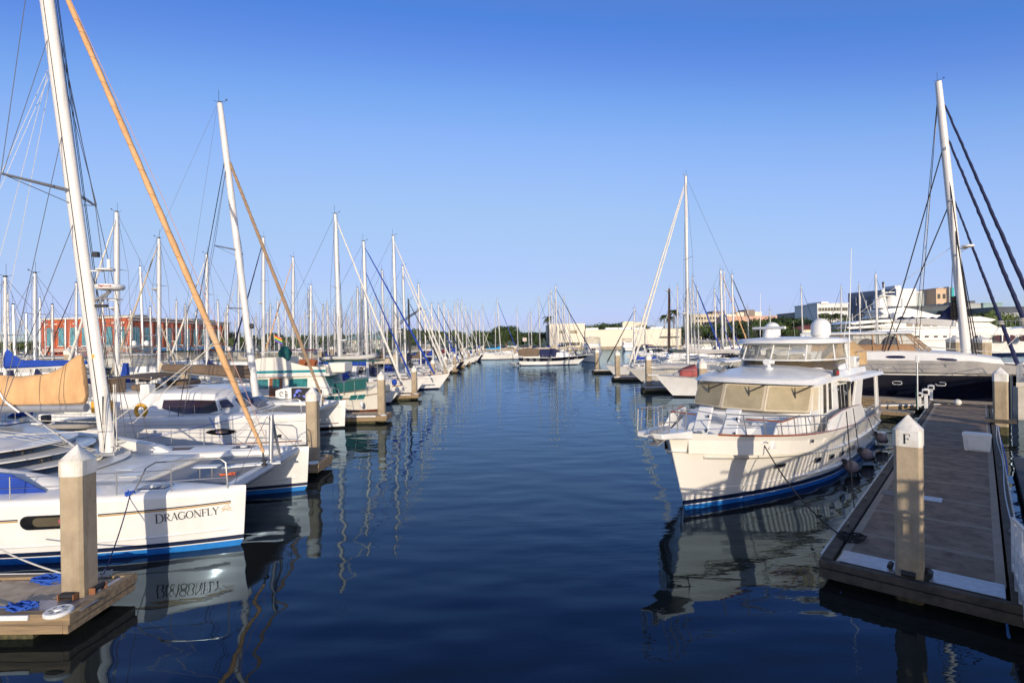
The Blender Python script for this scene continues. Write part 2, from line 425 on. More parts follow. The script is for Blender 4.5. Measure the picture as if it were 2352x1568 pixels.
# far shore: one sheet to the horizon, a seawall along its edge
g = MB(); g.add([(-2600, 262, 1.2), (2600, 262, 1.2), (2600, 3500, 1.2), (-2600, 3500, 1.2)], [(0, 1, 2, 3)])
struct('ground', g, grass)
sw = MB(); sw.box((0, 261.6, 0.4), (1800, 0.8, 2.0))
tag(obj('seawall', sw, mat('seawall_stone', (0.34, 0.27, 0.19), 0.9, var=0.25, vscale=0.6)), 'low tan seawall along the far shore behind the marina', 'seawall', kind='structure')
g = MB(); g.add([(-700, 150, 1.1), (-92, 150, 1.1), (-92, 262.4, 1.1), (-700, 262.4, 1.1)], [(0, 1, 2, 3)])
struct('quay_ground', g, sand)
sw = MB(); sw.box((-396, 149.7, 0.2), (608, 0.6, 1.9)); sw.box((-91.7, 205.6, 0.2), (0.6, 111, 1.9))
tag(obj('quay_wall', sw, piercon), 'concrete quay wall below the brick building', 'quay wall', kind='structure')
g = MB(); g.add([(60, 205, 1.15), (700, 205, 1.15), (700, 262.3, 1.15), (60, 262.3, 1.15)], [(0, 1, 2, 3)])
struct('shore_lawn', g, grass)
sw = MB(); sw.box((380, 204.7, 0.25), (640, 0.6, 1.9)); sw.box((59.7, 233.2, 0.25), (0.6, 56, 1.9))
tag(obj('shore_wall', sw, piercon), 'concrete sea wall along the right hand shore', 'sea wall', kind='structure')

# ------------------------------------------------------------------ trees
leafmats = [mat('foliage_dark', (0.045, 0.075, 0.016), 0.7, var=0.45, vscale=0.35), mat('foliage_mid', (0.075, 0.115, 0.022), 0.7, var=0.4, vscale=0.35),
            mat('foliage_light', (0.11, 0.15, 0.03), 0.7, var=0.4, vscale=0.4)]
bark = mat('tree_bark', (0.16, 0.12, 0.09), 0.9)
def leaf_cloud(mb, rnd, blobs, leaf, dens):
    for (c, r_) in blobs:
        n = int(dens * r_[0] * r_[1])
        for _ in range(n):
            d = Vector((rnd.gauss(0, 1), rnd.gauss(0, 1), rnd.gauss(0, 1))).normalized()
            k = rnd.uniform(0.62, 1.08)
            p = Vector(c) + Vector((d.x * r_[0] * k, d.y * r_[1] * k, d.z * r_[2] * k))
            a = (d + Vector((rnd.uniform(-.8, .8), rnd.uniform(-.8, .8), rnd.uniform(-.3, .9)))).normalized()
            b_ = a.cross(Vector((rnd.uniform(-1, 1), rnd.uniform(-1, 1), rnd.uniform(-1, 1)))).normalized()
            c_ = a.cross(b_); s = leaf * rnd.uniform(0.6, 1.3)
            mb.add([p - b_ * s, p + c_ * s * 0.6, p + b_ * s, p - c_ * s * 0.6], [(0, 1, 2, 3)])
def make_tree(seed, h, w, matl, leaf=0.42, dens=26, label=None, group=None):
    rnd = random.Random(seed)
    root = empty('leafy_tree')
    t = MB(); t.tube([(0, 0, 0), (0.1, 0, h * 0.25), (-0.1, 0.1, h * 0.5), (0.1, 0, h * 0.8)], [w * 0.045, w * 0.035, w * 0.025, 0.05], 7)
    for k in range(5):
        a = rnd.uniform(0, 6.28); t.tube([(0, 0, h * (0.28 + 0.06 * k)), (math.cos(a) * w * .2, math.sin(a) * w * .2, h * (0.5 + .05 * k)), (math.cos(a) * w * .34, math.sin(a) * w * .34, h * (0.62 + .05 * k))], [w * .02, w * .014, .03], 5)
    obj('trunk', t, bark, root)
    blobs = []
    for k in range(11):
        a = rnd.uniform(0, 6.28); q = rnd.uniform(0.05, 0.36) * w; zz = h * rnd.uniform(0.42, 0.80)
        s_ = rnd.uniform(0.16, 0.27) * w
        blobs.append(((math.cos(a) * q, math.sin(a) * q, zz), (s_, s_, s_ * rnd.uniform(0.6, 0.85))))
    blobs.append(((0, 0, h * 0.62), (w * .34, w * .34, h * .27)))
    c = MB(); leaf_cloud(c, rnd, blobs, leaf, dens)
    obj('crown', c, matl, root)
    tag(root, label, 'tree', group)
    return root
protos = [make_tree(1, 11, 13, leafmats[0], leaf=.5, dens=28), make_tree(2, 9.5, 11, leafmats[1], leaf=.45, dens=30), make_tree(3, 13, 11, leafmats[0], leaf=.5, dens=28), make_tree(4, 9, 12, leafmats[2], leaf=.45, dens=28)]
used = set()
def tree(k, px, Y, top, label, group, z0=1.2, rz=None):
    # a tree whose crown reaches the picture height top
    p = P(px, top, Y); hh = max(3.0, p.z - z0)
    base = [11, 9.5, 13, 9][k]; s = hh / base / 0.98
    rz = rz if rz is not None else random.uniform(0, 6.28)
    sc = (s * random.uniform(0.95, 1.3),) * 2 + (s,)
    loc = (p.x, Y, z0)
    if k not in used:
        used.add(k); o = protos[k]; o.location = loc; o.rotation_euler.z = rz; o.scale = sc
        tag(o, label, 'tree', group)
        return o
    return dup(protos[k], loc, rz, label, group, sc)
rt = random.Random(11)
far_grp = 'trees of the far treeline'
# the treeline between the brick building and the white warehouse
tops = [(520, 752), (555, 770), (590, 772), (625, 764), (660, 768), (700, 770), (740, 766), (775, 762), (810, 766), (850, 768), (885, 758), (912, 754), (940, 756), (968, 752), (995, 756), (1022, 760), (1048, 758), (1070, 766),
        (1095, 764), (1118, 756), (1145, 748), (1165, 748), (1190, 762), (1215, 763), (1240, 764), (1262, 760)]
for i, (px, ty) in enumerate(tops):
    Y = rt.uniform(285, 330)
    tree(rt.choice([0, 1, 2, 1]), px + rt.uniform(-6, 6), Y, ty + rt.uniform(-3, 3), 'dark green leafy tree in the far treeline left of the white warehouse', 'trees of the far treeline left of the warehouse')
for px, ty, Y in ((535, 770, 270), (610, 778, 272), (690, 780, 271), (760, 781, 274), (900, 772, 276), (955, 770, 274), (1010, 772, 272), (1060, 776, 276), (1105, 774, 273), (1140, 768, 275), (1200, 775, 272), (1235, 776, 275)):
    tree(rt.choice([0, 1]), px, Y, ty, 'lower leafy tree filling the foot of the far treeline', 'lower trees at the foot of the treeline')
for px in (-60, -25, 8, 40, 70, 88): tree(1, px, 300, 781, 'low dark tree left of the brick building', 'trees left of the brick building')
for i, (px, ty) in enumerate([(1352, 748), (1375, 744), (1400, 742), (1425, 749), (1450, 756), (1480, 748), (1505, 752), (1540, 752), (1570, 748), (1600, 746), (1625, 752), (1650, 744), (1680, 738)]):
    tree(rt.choice([0, 1, 2, 3]), px, rt.uniform(330, 360), ty + rt.uniform(-2, 2), 'leafy tree rising behind the long white warehouse roof', 'trees behind the warehouse roof')
for i, (px, ty, Y) in enumerate([(1665, 740, 250), (1700, 735, 255), (1730, 738, 248), (1757, 728, 252), (1780, 724, 262), (1805, 725, 255), (1830, 728, 258), (1858, 735, 250), (1885, 742, 246), (1912, 738, 250), (1715, 755, 240), (1760, 752, 238), (1810, 750, 240), (1850, 756, 240)]):
    tree(rt.choice([0, 0, 2, 1]), px, Y, ty, 'broad dark tree on the right hand shore in front of the pink building', 'trees on the right hand shore')
for i, (px, ty, Y) in enumerate([(2225, 726, 190), (2255, 718, 195), (2285, 716, 192), (2310, 726, 188), (2335, 738, 190), (2240, 744, 184), (2290, 742, 184), (2362, 742, 190)]):
    tree(3 if i % 2 == 0 else 1, px, Y, ty, 'bright green shore tree in front of the grey buildings at the right edge', 'green trees at the right edge')
# ------------------------------------------------------------------ palms
frondmat = mat('palm_frond', (0.07, 0.095, 0.02), 0.6, var=0.4, vscale=1.0)
def make_palm(seed, h, r_=2.6, nf=26):
    rnd = random.Random(seed); root = empty('palm_tree')
    t = MB(); t.tube([(0, 0, 0), (0.15, 0, h * .4), (0.05, 0, h * .8), (0, 0, h)], [0.30, 0.22, 0.2, 0.24], 8); obj('trunk', t, bark, root)
    c = MB()
    for k in range(nf):
        a = rnd.uniform(0, 6.28); e = rnd.uniform(-0.5, 1.2); L = r_ * rnd.uniform(.8, 1.1); pts = []
        for i in range(6):
            q = i / 5; pts.append(Vector((math.cos(a) * L * q * math.cos(e * (1 - q * .5)), math.sin(a) * L * q * math.cos(e * (1 - q * .5)), h + L * (math.sin(e) * q - 0.75 * q * q))))
        sd_ = Vector((-math.sin(a), math.cos(a), 0))
        for i in range(5):
            for w_ in (-1, 1):
                p, q2 = pts[i], pts[i + 1]; ww = 0.45 * math.sin(PI * (0.15 + 0.8 * (i + .5) / 5)) * r_ / 2.6
                c.add([p, q2, q2 + sd_ * w_ * ww - Vector((0, 0, .25)), p.lerp(q2, .5) + sd_ * w_ * ww * 1.1 - Vector((0, 0, .22))], [(0, 1, 2, 3)])
    obj('crown', c, frondmat, root); return root
pp = make_palm(5, 1.0 * 12)
first = True
palms = [(1525, 724, 300, 'left of the pair of fan palms behind the long warehouse wall'), (1548, 712, 296, 'taller palm close to the dark tall mast behind the warehouse wall'), (1538, 728, 305, 'small palm crown between two larger palms behind the warehouse'),
         (1258, 728, 275, 'tall palm at the left corner of the white warehouse block'), (1890, 722, 232, 'palm beside the red roof below the white office block'), (1908, 724, 235, 'second palm to the right of the red roof'), (1925, 722, 233, 'palm in front of the left end of the grey hospital'), (1942, 728, 236, 'palm standing under the grey hospital facade'), (2002, 726, 150, 'palm just behind the white superyacht mast')]
for px, ty, Y, lb in palms:
    p = P(px, ty, Y); s = (p.z + 1.5 - 1.2) / 13.5
    s = max(0.5, s)
    if first: o = pp; first = False; o.location = (p.x, Y, 1.2); o.scale = (max(.9, s),) * 2 + (s,); tag(o, lb, 'palm', 'palms on the shore')
    else: o = dup(pp, (p.x, Y, 1.2), random.uniform(0, 6), lb, 'palms on the shore', (max(.9, s), max(.9, s), s))
# two small palms in front of the brick building
for px, Y, ty, lb in ((214, 205, 784, 'low round palm in front of the brick building left facade'), (580 / 1.0, 262, 772, 'low palm right of the brick building')):
    p = P(px, ty, Y); dup(pp, (p.x, Y, 1.1), 1.0, lb, 'palms on the shore', (1.1, 1.1, (p.z) / 13.5))
# ================================================================== buildings
brick = mat('brick_red', (0.50, 0.125, 0.052), 0.9, c2=(0.38, 0.085, 0.04), vscale=0.5, bump=0.2, bscale=3)
trim = mat('cornice_white', (0.70, 0.66, 0.58), 0.7)
bteal = mat('window_teal', (0.08, 0.38, 0.48), 0.15, c2=(0.02, 0.13, 0.19), vscale=0.35, spec=0.8)
bdark = mat('window_dark', (0.035, 0.045, 0.055), 0.12, var=0.5, vscale=0.4, spec=0.8)
mullion = mat('mullion_pale', (0.22, 0.38, 0.40), 0.6)
stuccowhite = mat('stucco_white', (0.74, 0.66, 0.53), 0.85, var=0.06, vscale=0.05)
paneldark = mat('metal_panel_blue', (0.11, 0.15, 0.23), 0.5, var=0.15, vscale=0.1)
panelwhite = mat('panel_white', (0.66, 0.66, 0.66), 0.6, var=0.05, vscale=0.05)
panelgrey = mat('panel_grey', (0.34, 0.36, 0.37), 0.6, var=0.08, vscale=0.05)
peach = mat('stucco_peach', (0.55, 0.40, 0.28), 0.85, var=0.06, vscale=0.05)
pink = mat('stucco_pink', (0.62, 0.38, 0.29), 0.85, var=0.06, vscale=0.05)
glassgreen = mat('curtain_wall', (0.24, 0.36, 0.37), 0.2, var=0.25, vscale=0.08, spec=0.7)
glassdark = mat('curtain_wall_dark', (0.06, 0.085, 0.11), 0.2, var=0.3, vscale=0.08, spec=0.7)
tealpaint = mat('paint_turquoise', (0.01, 0.36, 0.34), 0.6)
redroof = mat('roof_red', (0.30, 0.07, 0.035), 0.8)
greenroof = mat('roof_green_metal', (0.22, 0.40, 0.34), 0.6)
awningblue = mat('awning_blue', (0.04, 0.30, 0.62), 0.7)

def face_frame(a, b):
    a, b = Vector(a), Vector(b); d = (b - a); L = d.length; d.normalize(); n = Vector((d.y, -d.x, 0)); return a, d, n, L
def wall_window(root, a, b, t, w, z0, z1, glass, cols=3, rows=6, frame=mullion, sill=trim, head=False):
    # a window standing on the wall from a to b, centred at t metres, with mullions and a sill
    a, d, n, L = face_frame(a, b)
    if n.dot(Vector((0, -1, 0))) < 0 and abs(n.y) > 0.5: n = -n
    c = a + d * t
    an = math.atan2(d.y, d.x)
    m1 = MB(); m1.box(c + n * 0.02 + V(0, 0, (z0 + z1) / 2), (w, 0.30, z1 - z0), an)
    o = obj('window', m1, glass, root)
    m2 = MB()
    for i in range(cols + 1): m2.box(c + d * (w * (i / cols - .5)) + n * 0.19 + V(0, 0, (z0 + z1) / 2), (0.16, 0.10, z1 - z0), an)
    for j in range(rows + 1): m2.box(c + n * 0.185 + V(0, 0, lerp(z0, z1, j / rows)), (w, 0.08, 0.14), an)
    obj('frame', m2, frame, o)
    if sill:
        m3 = MB(); m3.box(c + n * 0.35 + V(0, 0, z0 - 0.25), (w * 1.12, 0.5, 0.35), an); obj('sill', m3, sill, o)
    return o

# brick power-house museum at the left
A = V(-194, 219, 1.1); B_ = V(-151, 209, 1.1); C_ = V(-152, 285, 1.1); D_ = V(-195, 293, 1.1)
root = empty('brick_building', (0, 0, 0))
m1 = MB(); m1.prism([A, B_, C_, D_], 1.1, 16.6); obj('wall', m1, brick, root)
m1 = MB()
for a, b in ((A, B_), (B_, C_), (D_, A)):
    a0, d, n, L = face_frame(a, b)
    if n.dot((a + b) / 2 - (A + C_) / 2) < 0: n = -n
    an = math.atan2(d.y, d.x)
    m1.box((a + b) / 2 + n * 0.25 - V(0, 0, 1.1) + V(0, 0, 16.75), (L + 1.2, 1.3, 0.6), an)
    if L > 60: m1.box((a + b) / 2 + n * 0.15 - V(0, 0, 1.1) + V(0, 0, 15.7), (L + .4, 0.9, 0.5), an)
    m1.box((a + b) / 2 + n * 0.12 - V(0, 0, 1.1) + V(0, 0, 4.3), (L + .4, 0.6, 0.35), an)
    for i in range(9 if L < 60 else 13):
        if L < 60 and i % 1 == 0: m1.box(a0 + d * (L * (i + .5) / 9) + n * .2 - V(0, 0, 1.1) + V(0, 0, 14.6), (1.4, 0.6, 0.5), an)
obj('cornice', m1, trim, root)
m1 = MB()
for a, b, k in ((A, B_, 8), (B_, C_, 12)):
    a0, d, n, L = face_frame(a, b); an = math.atan2(d.y, d.x)
    for i in range(k):
        m1.box(a0 + d * (L * (i + .04) / (k - 1) * 0.97) + n * 0.15 + V(0, 0, 7.4), (1.0, 0.5, 14.4), an)
obj('pilaster', m1, brick, root)
for i in range(7): wall_window(root, A - V(0, 0, 1.1), B_ - V(0, 0, 1.1), 43.8 * (i + .62) / 7.15, 2.7, 5.8, 13.0, bteal, 3, 7)
for i in range(11): wall_window(root, B_ - V(0, 0, 1.1), C_ - V(0, 0, 1.1), 76 * (i + .55) / 11.1, 3.3, 5.4, 12.8, bteal, 3, 7)
m1 = MB(); m1.box((-166, 225, 17.6), (16, 6, 1.2)); m1.box((-163, 230, 17.9), (6, 6, 1.2)); m1.box((-158, 262, 17.4), (12, 20, 0.8)); obj('roof_plant', m1, mat('roof_plant_grey', (0.3, 0.28, 0.22), 0.8), root)
m1 = MB()
for i in range(7):
    q = B_ + V(1.2, 8 + i * 9.6, 0)
    m1.slab([q + V(-1.2, -3.6, 3.0), q + V(-1.2, 3.6, 3.0), q + V(1.6, 3.6, 2.0), q + V(1.6, -3.6, 2.0)], (0, 0, 0.12))
obj('awning', m1, awningblue, root)
m1 = MB(); m1.box((-172, 213.0, 3.6), (34, 3, 0.3)); m1.box((-178, 213, 2.2), (.3, .3, 2.6)); m1.box((-160, 210.3, 2.2), (.3, .3, 2.6)); obj('canopy', m1, trim, root)
tag(root, 'long red brick building with tall teal windows and white cornice behind the left masts', 'building')

# pavilion with a green metal roof
root = empty('harbour_pavilion', (0, 0, 0))
pl, pr = P(792, 800, 262), P(882, 800, 262); cxp = (pl.x + pr.x) / 2; w_ = (pr.x - pl.x)
zt = P(838, 767, 262).z; ze = P(838, 779, 262).z
m1 = MB(); m1.box((cxp, 268, (1.2 + ze) / 2), (w_ * .86, 11, ze - 1.2)); obj('wall', m1, mat('pavilion_wall', (0.62, 0.66, 0.58), .8), root)
m1 = MB()
m1.add([(cxp - w_ * .56, 260, ze), (cxp + w_ * .56, 260, ze), (cxp + w_ * .56, 276, ze), (cxp - w_ * .56, 276, ze), (cxp - w_ * .2, 266, zt), (cxp + w_ * .2, 266, zt), (cxp + w_ * .2, 270, zt), (cxp - w_ * .2, 270, zt)],
       [(0, 1, 5, 4), (1, 2, 6, 5), (2, 3, 7, 6), (3, 0, 4, 7), (4, 5, 6, 7), (0, 3, 2, 1)])
m1.add([(cxp - 2.2, 265, zt + .6), (cxp + 2.2, 265, zt + .6), (cxp + 2.2, 271, zt + .6), (cxp - 2.2, 271, zt + .6), (cxp, 268, zt + 1.9)], [(0, 1, 4), (1, 2, 4), (2, 3, 4), (3, 0, 4), (0, 3, 2, 1)])
obj('roof', m1, greenroof, root)
m1 = MB(); m1.box((cxp, 268, zt + .2), (3.4, 4.5, 0.9)); obj('cupola', m1, trim, root)
m1 = MB(); m1.box((cxp, 261.3, (1.2 + ze) / 2 + .2), (w_ * .96, 2.4, 0.25))
for i in range(9): m1.box((cxp + w_ * (i / 8 - .5) * .94, 260.4, (ze + 1.2) / 2), (.25, .25, ze - 1.2))
m1.box((cxp, 260.3, (1.2 + ze) / 2 + 1.1), (w_ * .96, .1, .12)); obj('balcony', m1, trim, root)
for i in range(5):
    m1 = MB(); m1.box((cxp + w_ * (i - 2) * .16, 262.4, ze - 1.5), (w_ * .08, .2, 1.5)); obj('window', m1, bdark, root)
tag(root, 'two storey pavilion with pale green hipped metal roof among the trees', 'pavilion')

# white warehouse: tall block and long low wall
def pbox(mb, px0, px1, y0, y1, Y, depth, zbase=None):
    a, b = P(px0, y0, Y), P(px1, y1, Y); z0 = zbase if zbase is not None else b.z
    ztop = (P((px0 + px1) / 2, y0, Y)).z
    mb.box(((a.x + b.x) / 2, Y + depth / 2, (z0 + ztop) / 2), (b.x - a.x, depth, ztop - z0)); return a.x, b.x, z0, ztop
root = empty('white_warehouse', (0, 0, 0))
m1 = MB(); pbox(m1, 1262, 1344, 743, 788, 268, 30, 1.2); obj('tower_block', m1, stuccowhite, root, bev=.1)
m1 = MB(); x0, x1, z0, z1 = pbox(m1, 1344.3, 1565, 757, 788, 266, 45, 1.2); obj('wall', m1, stuccowhite, root, bev=.1)
m1 = MB(); m1.box(((x0 + x1) / 2, 265.9, z1 + .1), (x1 - x0, .5, .35)); obj('roof_edge', m1, trim, root)
for px in (1342, 1362, 1426, 1529):
    p = P(px, 785, 265.9); m1 = MB(); m1.box((p.x, 265.9, 2.6), (1.8, .25, 2.8)); obj('door', m1, trim, root)
for a, b in ((1284, 1296), (1308, 1326)):
    p, q = P(a, 760, 267.9), P(b, 760, 267.9); m1 = MB(); m1.box(((p.x + q.x) / 2, 267.9, P(a, 762, 268).z), (q.x - p.x, .3, 1.6)); obj('window', m1, bdark, root)
p = P(1308, 782, 267); m1 = MB(); m1.box((p.x, 267.5, 3), (10, 1.2, 1.4)); obj('window', m1, bdark, root)
p = P(1537, 768, 265.9); m1 = MB(); m1.box((p.x, 265.9, 5.6), (10, .3, .8)); obj('window', m1, bdark, root)
for px in (1362, 1408, 1438, 1470, 1512): p = P(px, 757, 275); m1 = MB(); m1.box((p.x, 280, z1 + .7), (6.5, 4, 1.5)); obj('roof_unit', m1, panelwhite, root)
tag(root, 'long plain white warehouse with taller block at its left end on the far shore', 'warehouse')

def block(name, lb, px0, px1, ytop, Y, depth, wallm, wins=None, zb=1.2, rows=0, colsn=0, glass=bdark, bands=False, extras=(), sidewin=False):
    root = empty(name, (0, 0, 0))
    m1 = MB(); a, b, z0, z1 = pbox(m1, px0, px1, ytop, ytop, Y, depth, zb); obj('wall', m1, wallm, root)
    H_ = z1 - z0
    if rows:
        for r_ in range(rows):
            zc = z0 + H_ * (r_ + .62) / (rows + .35)
            if bands:
                m2 = MB(); m2.box(((a + b) / 2, Y - .05, zc), ((b - a) * .94, .4, H_ / rows * .42)); o = obj('window_band', m2, glass, root)
                m3 = MB()
                for c_ in range(colsn): m3.box((a + (b - a) * (.03 + .94 * (c_ + .0) / max(1, colsn - 1)), Y - .35, zc), (.18, .2, H_ / rows * .42))
                obj('frame', m3, trim, o)
            else:
                for c_ in range(colsn):
                    m2 = MB(); m2.box((a + (b - a) * (c_ + .5) / colsn, Y - .02, zc), ((b - a) / colsn * .5, .3, H_ / rows * .45)); obj('window', m2, glass, root)
    for (qx0, qx1, qt, dd, mm, nm) in extras:
        m2 = MB(); p, q = P(qx0, qt, Y), P(qx1, qt, Y); m2.box(((p.x + q.x) / 2, Y + dd, (z1 + (p.z + q.z) / 2) / 2), (q.x - p.x, min(depth * .6, 14), max(.4, (p.z + q.z) / 2 - z1))); obj(nm, m2, mm, root)
    m2 = MB(); m2.box(((a + b) / 2, Y + depth / 2, z1 + .2), (b - a + .8, depth + .8, .4)); obj('parapet', m2, wallm if wallm is not paneldark else panelgrey, root)
    tag(root, lb, 'building'); return root
block('office_building', 'low cream building beyond the trees behind the warehouse', 1430, 1486, 741, 420, 20, stuccowhite, rows=1, colsn=9, extras=((1434, 1460, 738, 8, stuccowhite, 'roof_block'),))
block('apartment_block', 'cream five storey block with rows of windows behind the dark tall mast', 1590, 1668, 722, 480, 25, mat('stucco_yellow', (0.60, 0.52, 0.38), .85), rows=5, colsn=12, extras=((1638, 1668, 714, 8, mat('taupe_wall', (0.25, .2, .17), .8), 'stair_tower'),))
block('pink_building', 'pink and sand coloured stepped building above the right hand trees', 1670, 1790, 727, 440, 25, pink, rows=2, colsn=2, extras=((1696, 1752, 716, 9, stuccowhite, 'upper_storey'), (1712, 1735, 711, 8, mat('taupe_wall', (0.25, .2, .17), .8), 'roof_block'), (1670, 1696, 721, 8, stuccowhite, 'upper_storey')))
block('low_grey_building', 'low grey blocky building left of the white office block', 1822, 1880, 719, 330, 20, mat('grey_render', (0.30, 0.29, 0.28), .8), rows=2, colsn=5, extras=((1850, 1862, 713, 6, panelgrey, 'roof_block'), (1838, 1846, 716, 6, panelgrey, 'roof_block')))
block('white_office_block', 'white office block with dark window bands right of the red roof', 1877, 1948, 698, 300, 24, panelwhite, rows=5, colsn=11, bands=True, extras=((1884, 1900, 693, 6, panelwhite, 'roof_block'),))
# grey-blue hospital with striped metal cladding, and its white wing
root = empty('hospital_building', (0, 0, 0))
m1 = MB(); a, b, z0, z1 = pbox(m1, 1948, 2064, 680, 680, 300, 30, 1.2)
aL, aR = P(1948, 681, 320), P(2058, 666, 292)
m1 = MB(); zt = aL.z + 2; m1.prism([(aL.x, 320), (aR.x, 292), (aR.x + 22, 330), (aL.x + 26, 345)], 1.2, zt); obj('wall', m1, paneldark, root)
m2 = MB(); m3 = MB(); d = Vector((aR.x - aL.x, 292 - 320, 0)); L = d.length; d.normalize(); n = Vector((d.y, -d.x, 0)); rr = random.Random(3)
for i in range(46):
    t = L * (i + rr.uniform(.2, .8)) / 46; z_ = rr.choice([6, 12, 18, 23]) + rr.uniform(0, 3); hh = rr.choice([4, 5, 7])
    (m2 if i % 2 else m3).box(Vector((aL.x, 320, 0)) + d * t + n * .2 + V(0, 0, min(z_, zt - hh / 2 - .5)), (.45, .5, hh), math.atan2(d.y, d.x))
obj('fin', m2, bdark, root); obj('panel_strip', m3, panelwhite, root)
m1 = MB(); w0, w1 = P(2058, 650, 291.5), P(2104, 650, 291.5); m1.box(((w0.x + w1.x) / 2 + .1, 311.5, (1.2 + P(2080, 663, 291.5).z) / 2), (w1.x - w0.x, 40, P(2080, 663, 291.5).z - 1.2)); obj('white_wing', m1, panelwhite, root)
m1 = MB(); w0, w1 = P(2076, 650, 300), P(2090, 650, 300); m1.box(((w0.x + w1.x) / 2, 312, P(2080, 661, 300).z), (w1.x - w0.x, 10, 4)); obj('roof_block', m1, panelwhite, root)
m1 = MB(); w0, w1 = P(2104.3, 668, 292), P(2152, 668, 292); zt2 = P(2128, 668, 292).z; m1.box(((w0.x + w1.x) / 2, 312, (zt2 + 1.2) / 2), (w1.x - w0.x, 38, zt2 - 1.2)); obj('glass_wing', m1, panelwhite, root)
p0, p1 = P(2108, 671, 291), P(2148, 671, 291); m1 = MB(); m1.box(((p0.x + p1.x) / 2, 292.6, (P(2128, 671, 291).z + P(2128, 703, 291).z) / 2), (p1.x - p0.x, .6, P(2128, 671, 291).z - P(2128, 703, 291).z)); o = obj('glazing', m1, glassgreen, root)
m1 = MB()
for i in range(9): m1.box(((p0.x + p1.x) / 2, 292.1, lerp(P(2128, 671, 291).z, P(2128, 703, 291).z, i / 8)), (p1.x - p0.x, .3, .3))
for i in range(14): m1.box((lerp(p0.x, p1.x, i / 13), 292.2, (P(2128, 671, 291).z + P(2128, 703, 291).z) / 2), (.2, .2, P(2128, 671, 291).z - P(2128, 703, 291).z))
obj('frame', m1, panelwhite, o)
tag(root, 'large hospital with blue grey finned facade and white and glass wings', 'hospital')
block('peach_tower', 'peach tower with balconies and rooftop plant beside the hospital', 2150, 2186, 664, 285, 22, peach, rows=5, colsn=3, extras=((2160, 2178, 660, 8, piercon, 'roof_plant'),))
root = empty('turquoise_sign_tower', (0, 0, 0)); m1 = MB(); pbox(m1, 2184, 2191, 660, 660, 283, 4, 1.2); obj('panel', m1, tealpaint, root); m1 = MB(); pbox(m1, 2180, 2184, 658, 658, 283.4, 4, 1.2); obj('wall', m1, panelgrey, root); tag(root, 'narrow turquoise panel tower behind the big right hand mast', 'tower')
block('dark_glass_hall', 'low dark glass hall in front of the hospital wings', 2076, 2218, 704, 255, 20, glassdark, rows=1, colsn=24, glass=panelgrey)
block('grey_museum', 'pale grey ribbed building right of the tallest mast', 2222, 2258, 698, 250, 22, panelgrey, rows=1, colsn=1, glass=panelgrey, extras=((2226, 2246, 690, 8, glassdark, 'roof_wedge'),))
block('green_grey_hall', 'pale green grey hall with vertical glass strips near the right edge', 2258.5, 2302, 697, 249, 22, glassgreen, rows=1, colsn=14, glass=panelgrey)
block('striped_grey_block', 'small ribbed grey block just right of the tall mast', 2196, 2214, 697, 262, 18, panelgrey, rows=1, colsn=7, glass=glassdark)
block('parking_structure', 'dark open parking structure at the right edge', 2288, 2420, 706, 225, 30, glassdark, rows=3, colsn=5, bands=True, glass=panelgrey)
# red roofs
root = empty('red_roof_building', (0, 0, 0)); m1 = MB(); x0, x1, z0, z1 = pbox(m1, 1845, 1900, 756, 756, 236, 12, 1.2); obj('wall', m1, stuccowhite, root)
m1 = MB(); zt = z1 + 2.4; m1.add([(x0 - 1, 235, z1), (x1 + 1, 235, z1), (x1 + 1, 249, z1), (x0 - 1, 249, z1), (x0 + 4, 242, zt), (x1 - 4, 242, zt)], [(0, 1, 5, 4), (1, 2, 5), (2, 3, 4, 5), (3, 0, 4), (0, 3, 2, 1)]); obj('roof', m1, redroof, root); tag(root, 'low building with a red hipped roof behind the dome of the trawler', 'building')
# lattice crane boom beyond the left marina
root = empty('lattice_crane', (0, 0, 0)); m1 = MB()
a, b = P(905, 752, 300), P(970, 708, 300)
for dx, dz in ((-.9, 0), (.9, 0), (0, 1.6)): m1.tube([a + V(dx * 1.2, 0, dz), b + V(dx * .3, 0, dz * .3)], .16, 5)
for i in range(18):
    t0, t1 = i / 18, (i + 1) / 18; q0, q1 = a.lerp(b, t0), a.lerp(b, t1); s0, s1 = lerp(1, .3, t0), lerp(1, .3, t1)
    m1.tube([q0 + V(-1.1 * s0, 0, 0), q1 + V(1.1 * s1, 0, 0)], .08, 4); m1.tube([q0 + V(1.1 * s0, 0, 0), q1 + V(0, 0, 1.6 * s1)], .08, 4); m1.tube([q0 + V(0, 0, 1.6 * s0), q1 + V(-1.1 * s1, 0, 0)], .08, 4)
obj('boom', m1, darkmetal, root)
m1 = MB(); m1.box((a.x - 1, 300, a.z - 2), (4, 3, 3)); m1.box((a.x - 1, 300, (1.2 + a.z - 3.4) / 2), (3, 3, a.z - 3.4 - 1.2)); obj('cab', m1, darkmetal, root, bev=.1)
m1 = MB(); m1.tube([b + V(0, 0, .4), a + V(-4, 0, 6), a + V(-1, 0, 0)], .06, 4); obj('cable', m1, ropeblack, root)
tag(root, 'dark lattice crane boom rising over the far treeline', 'crane')
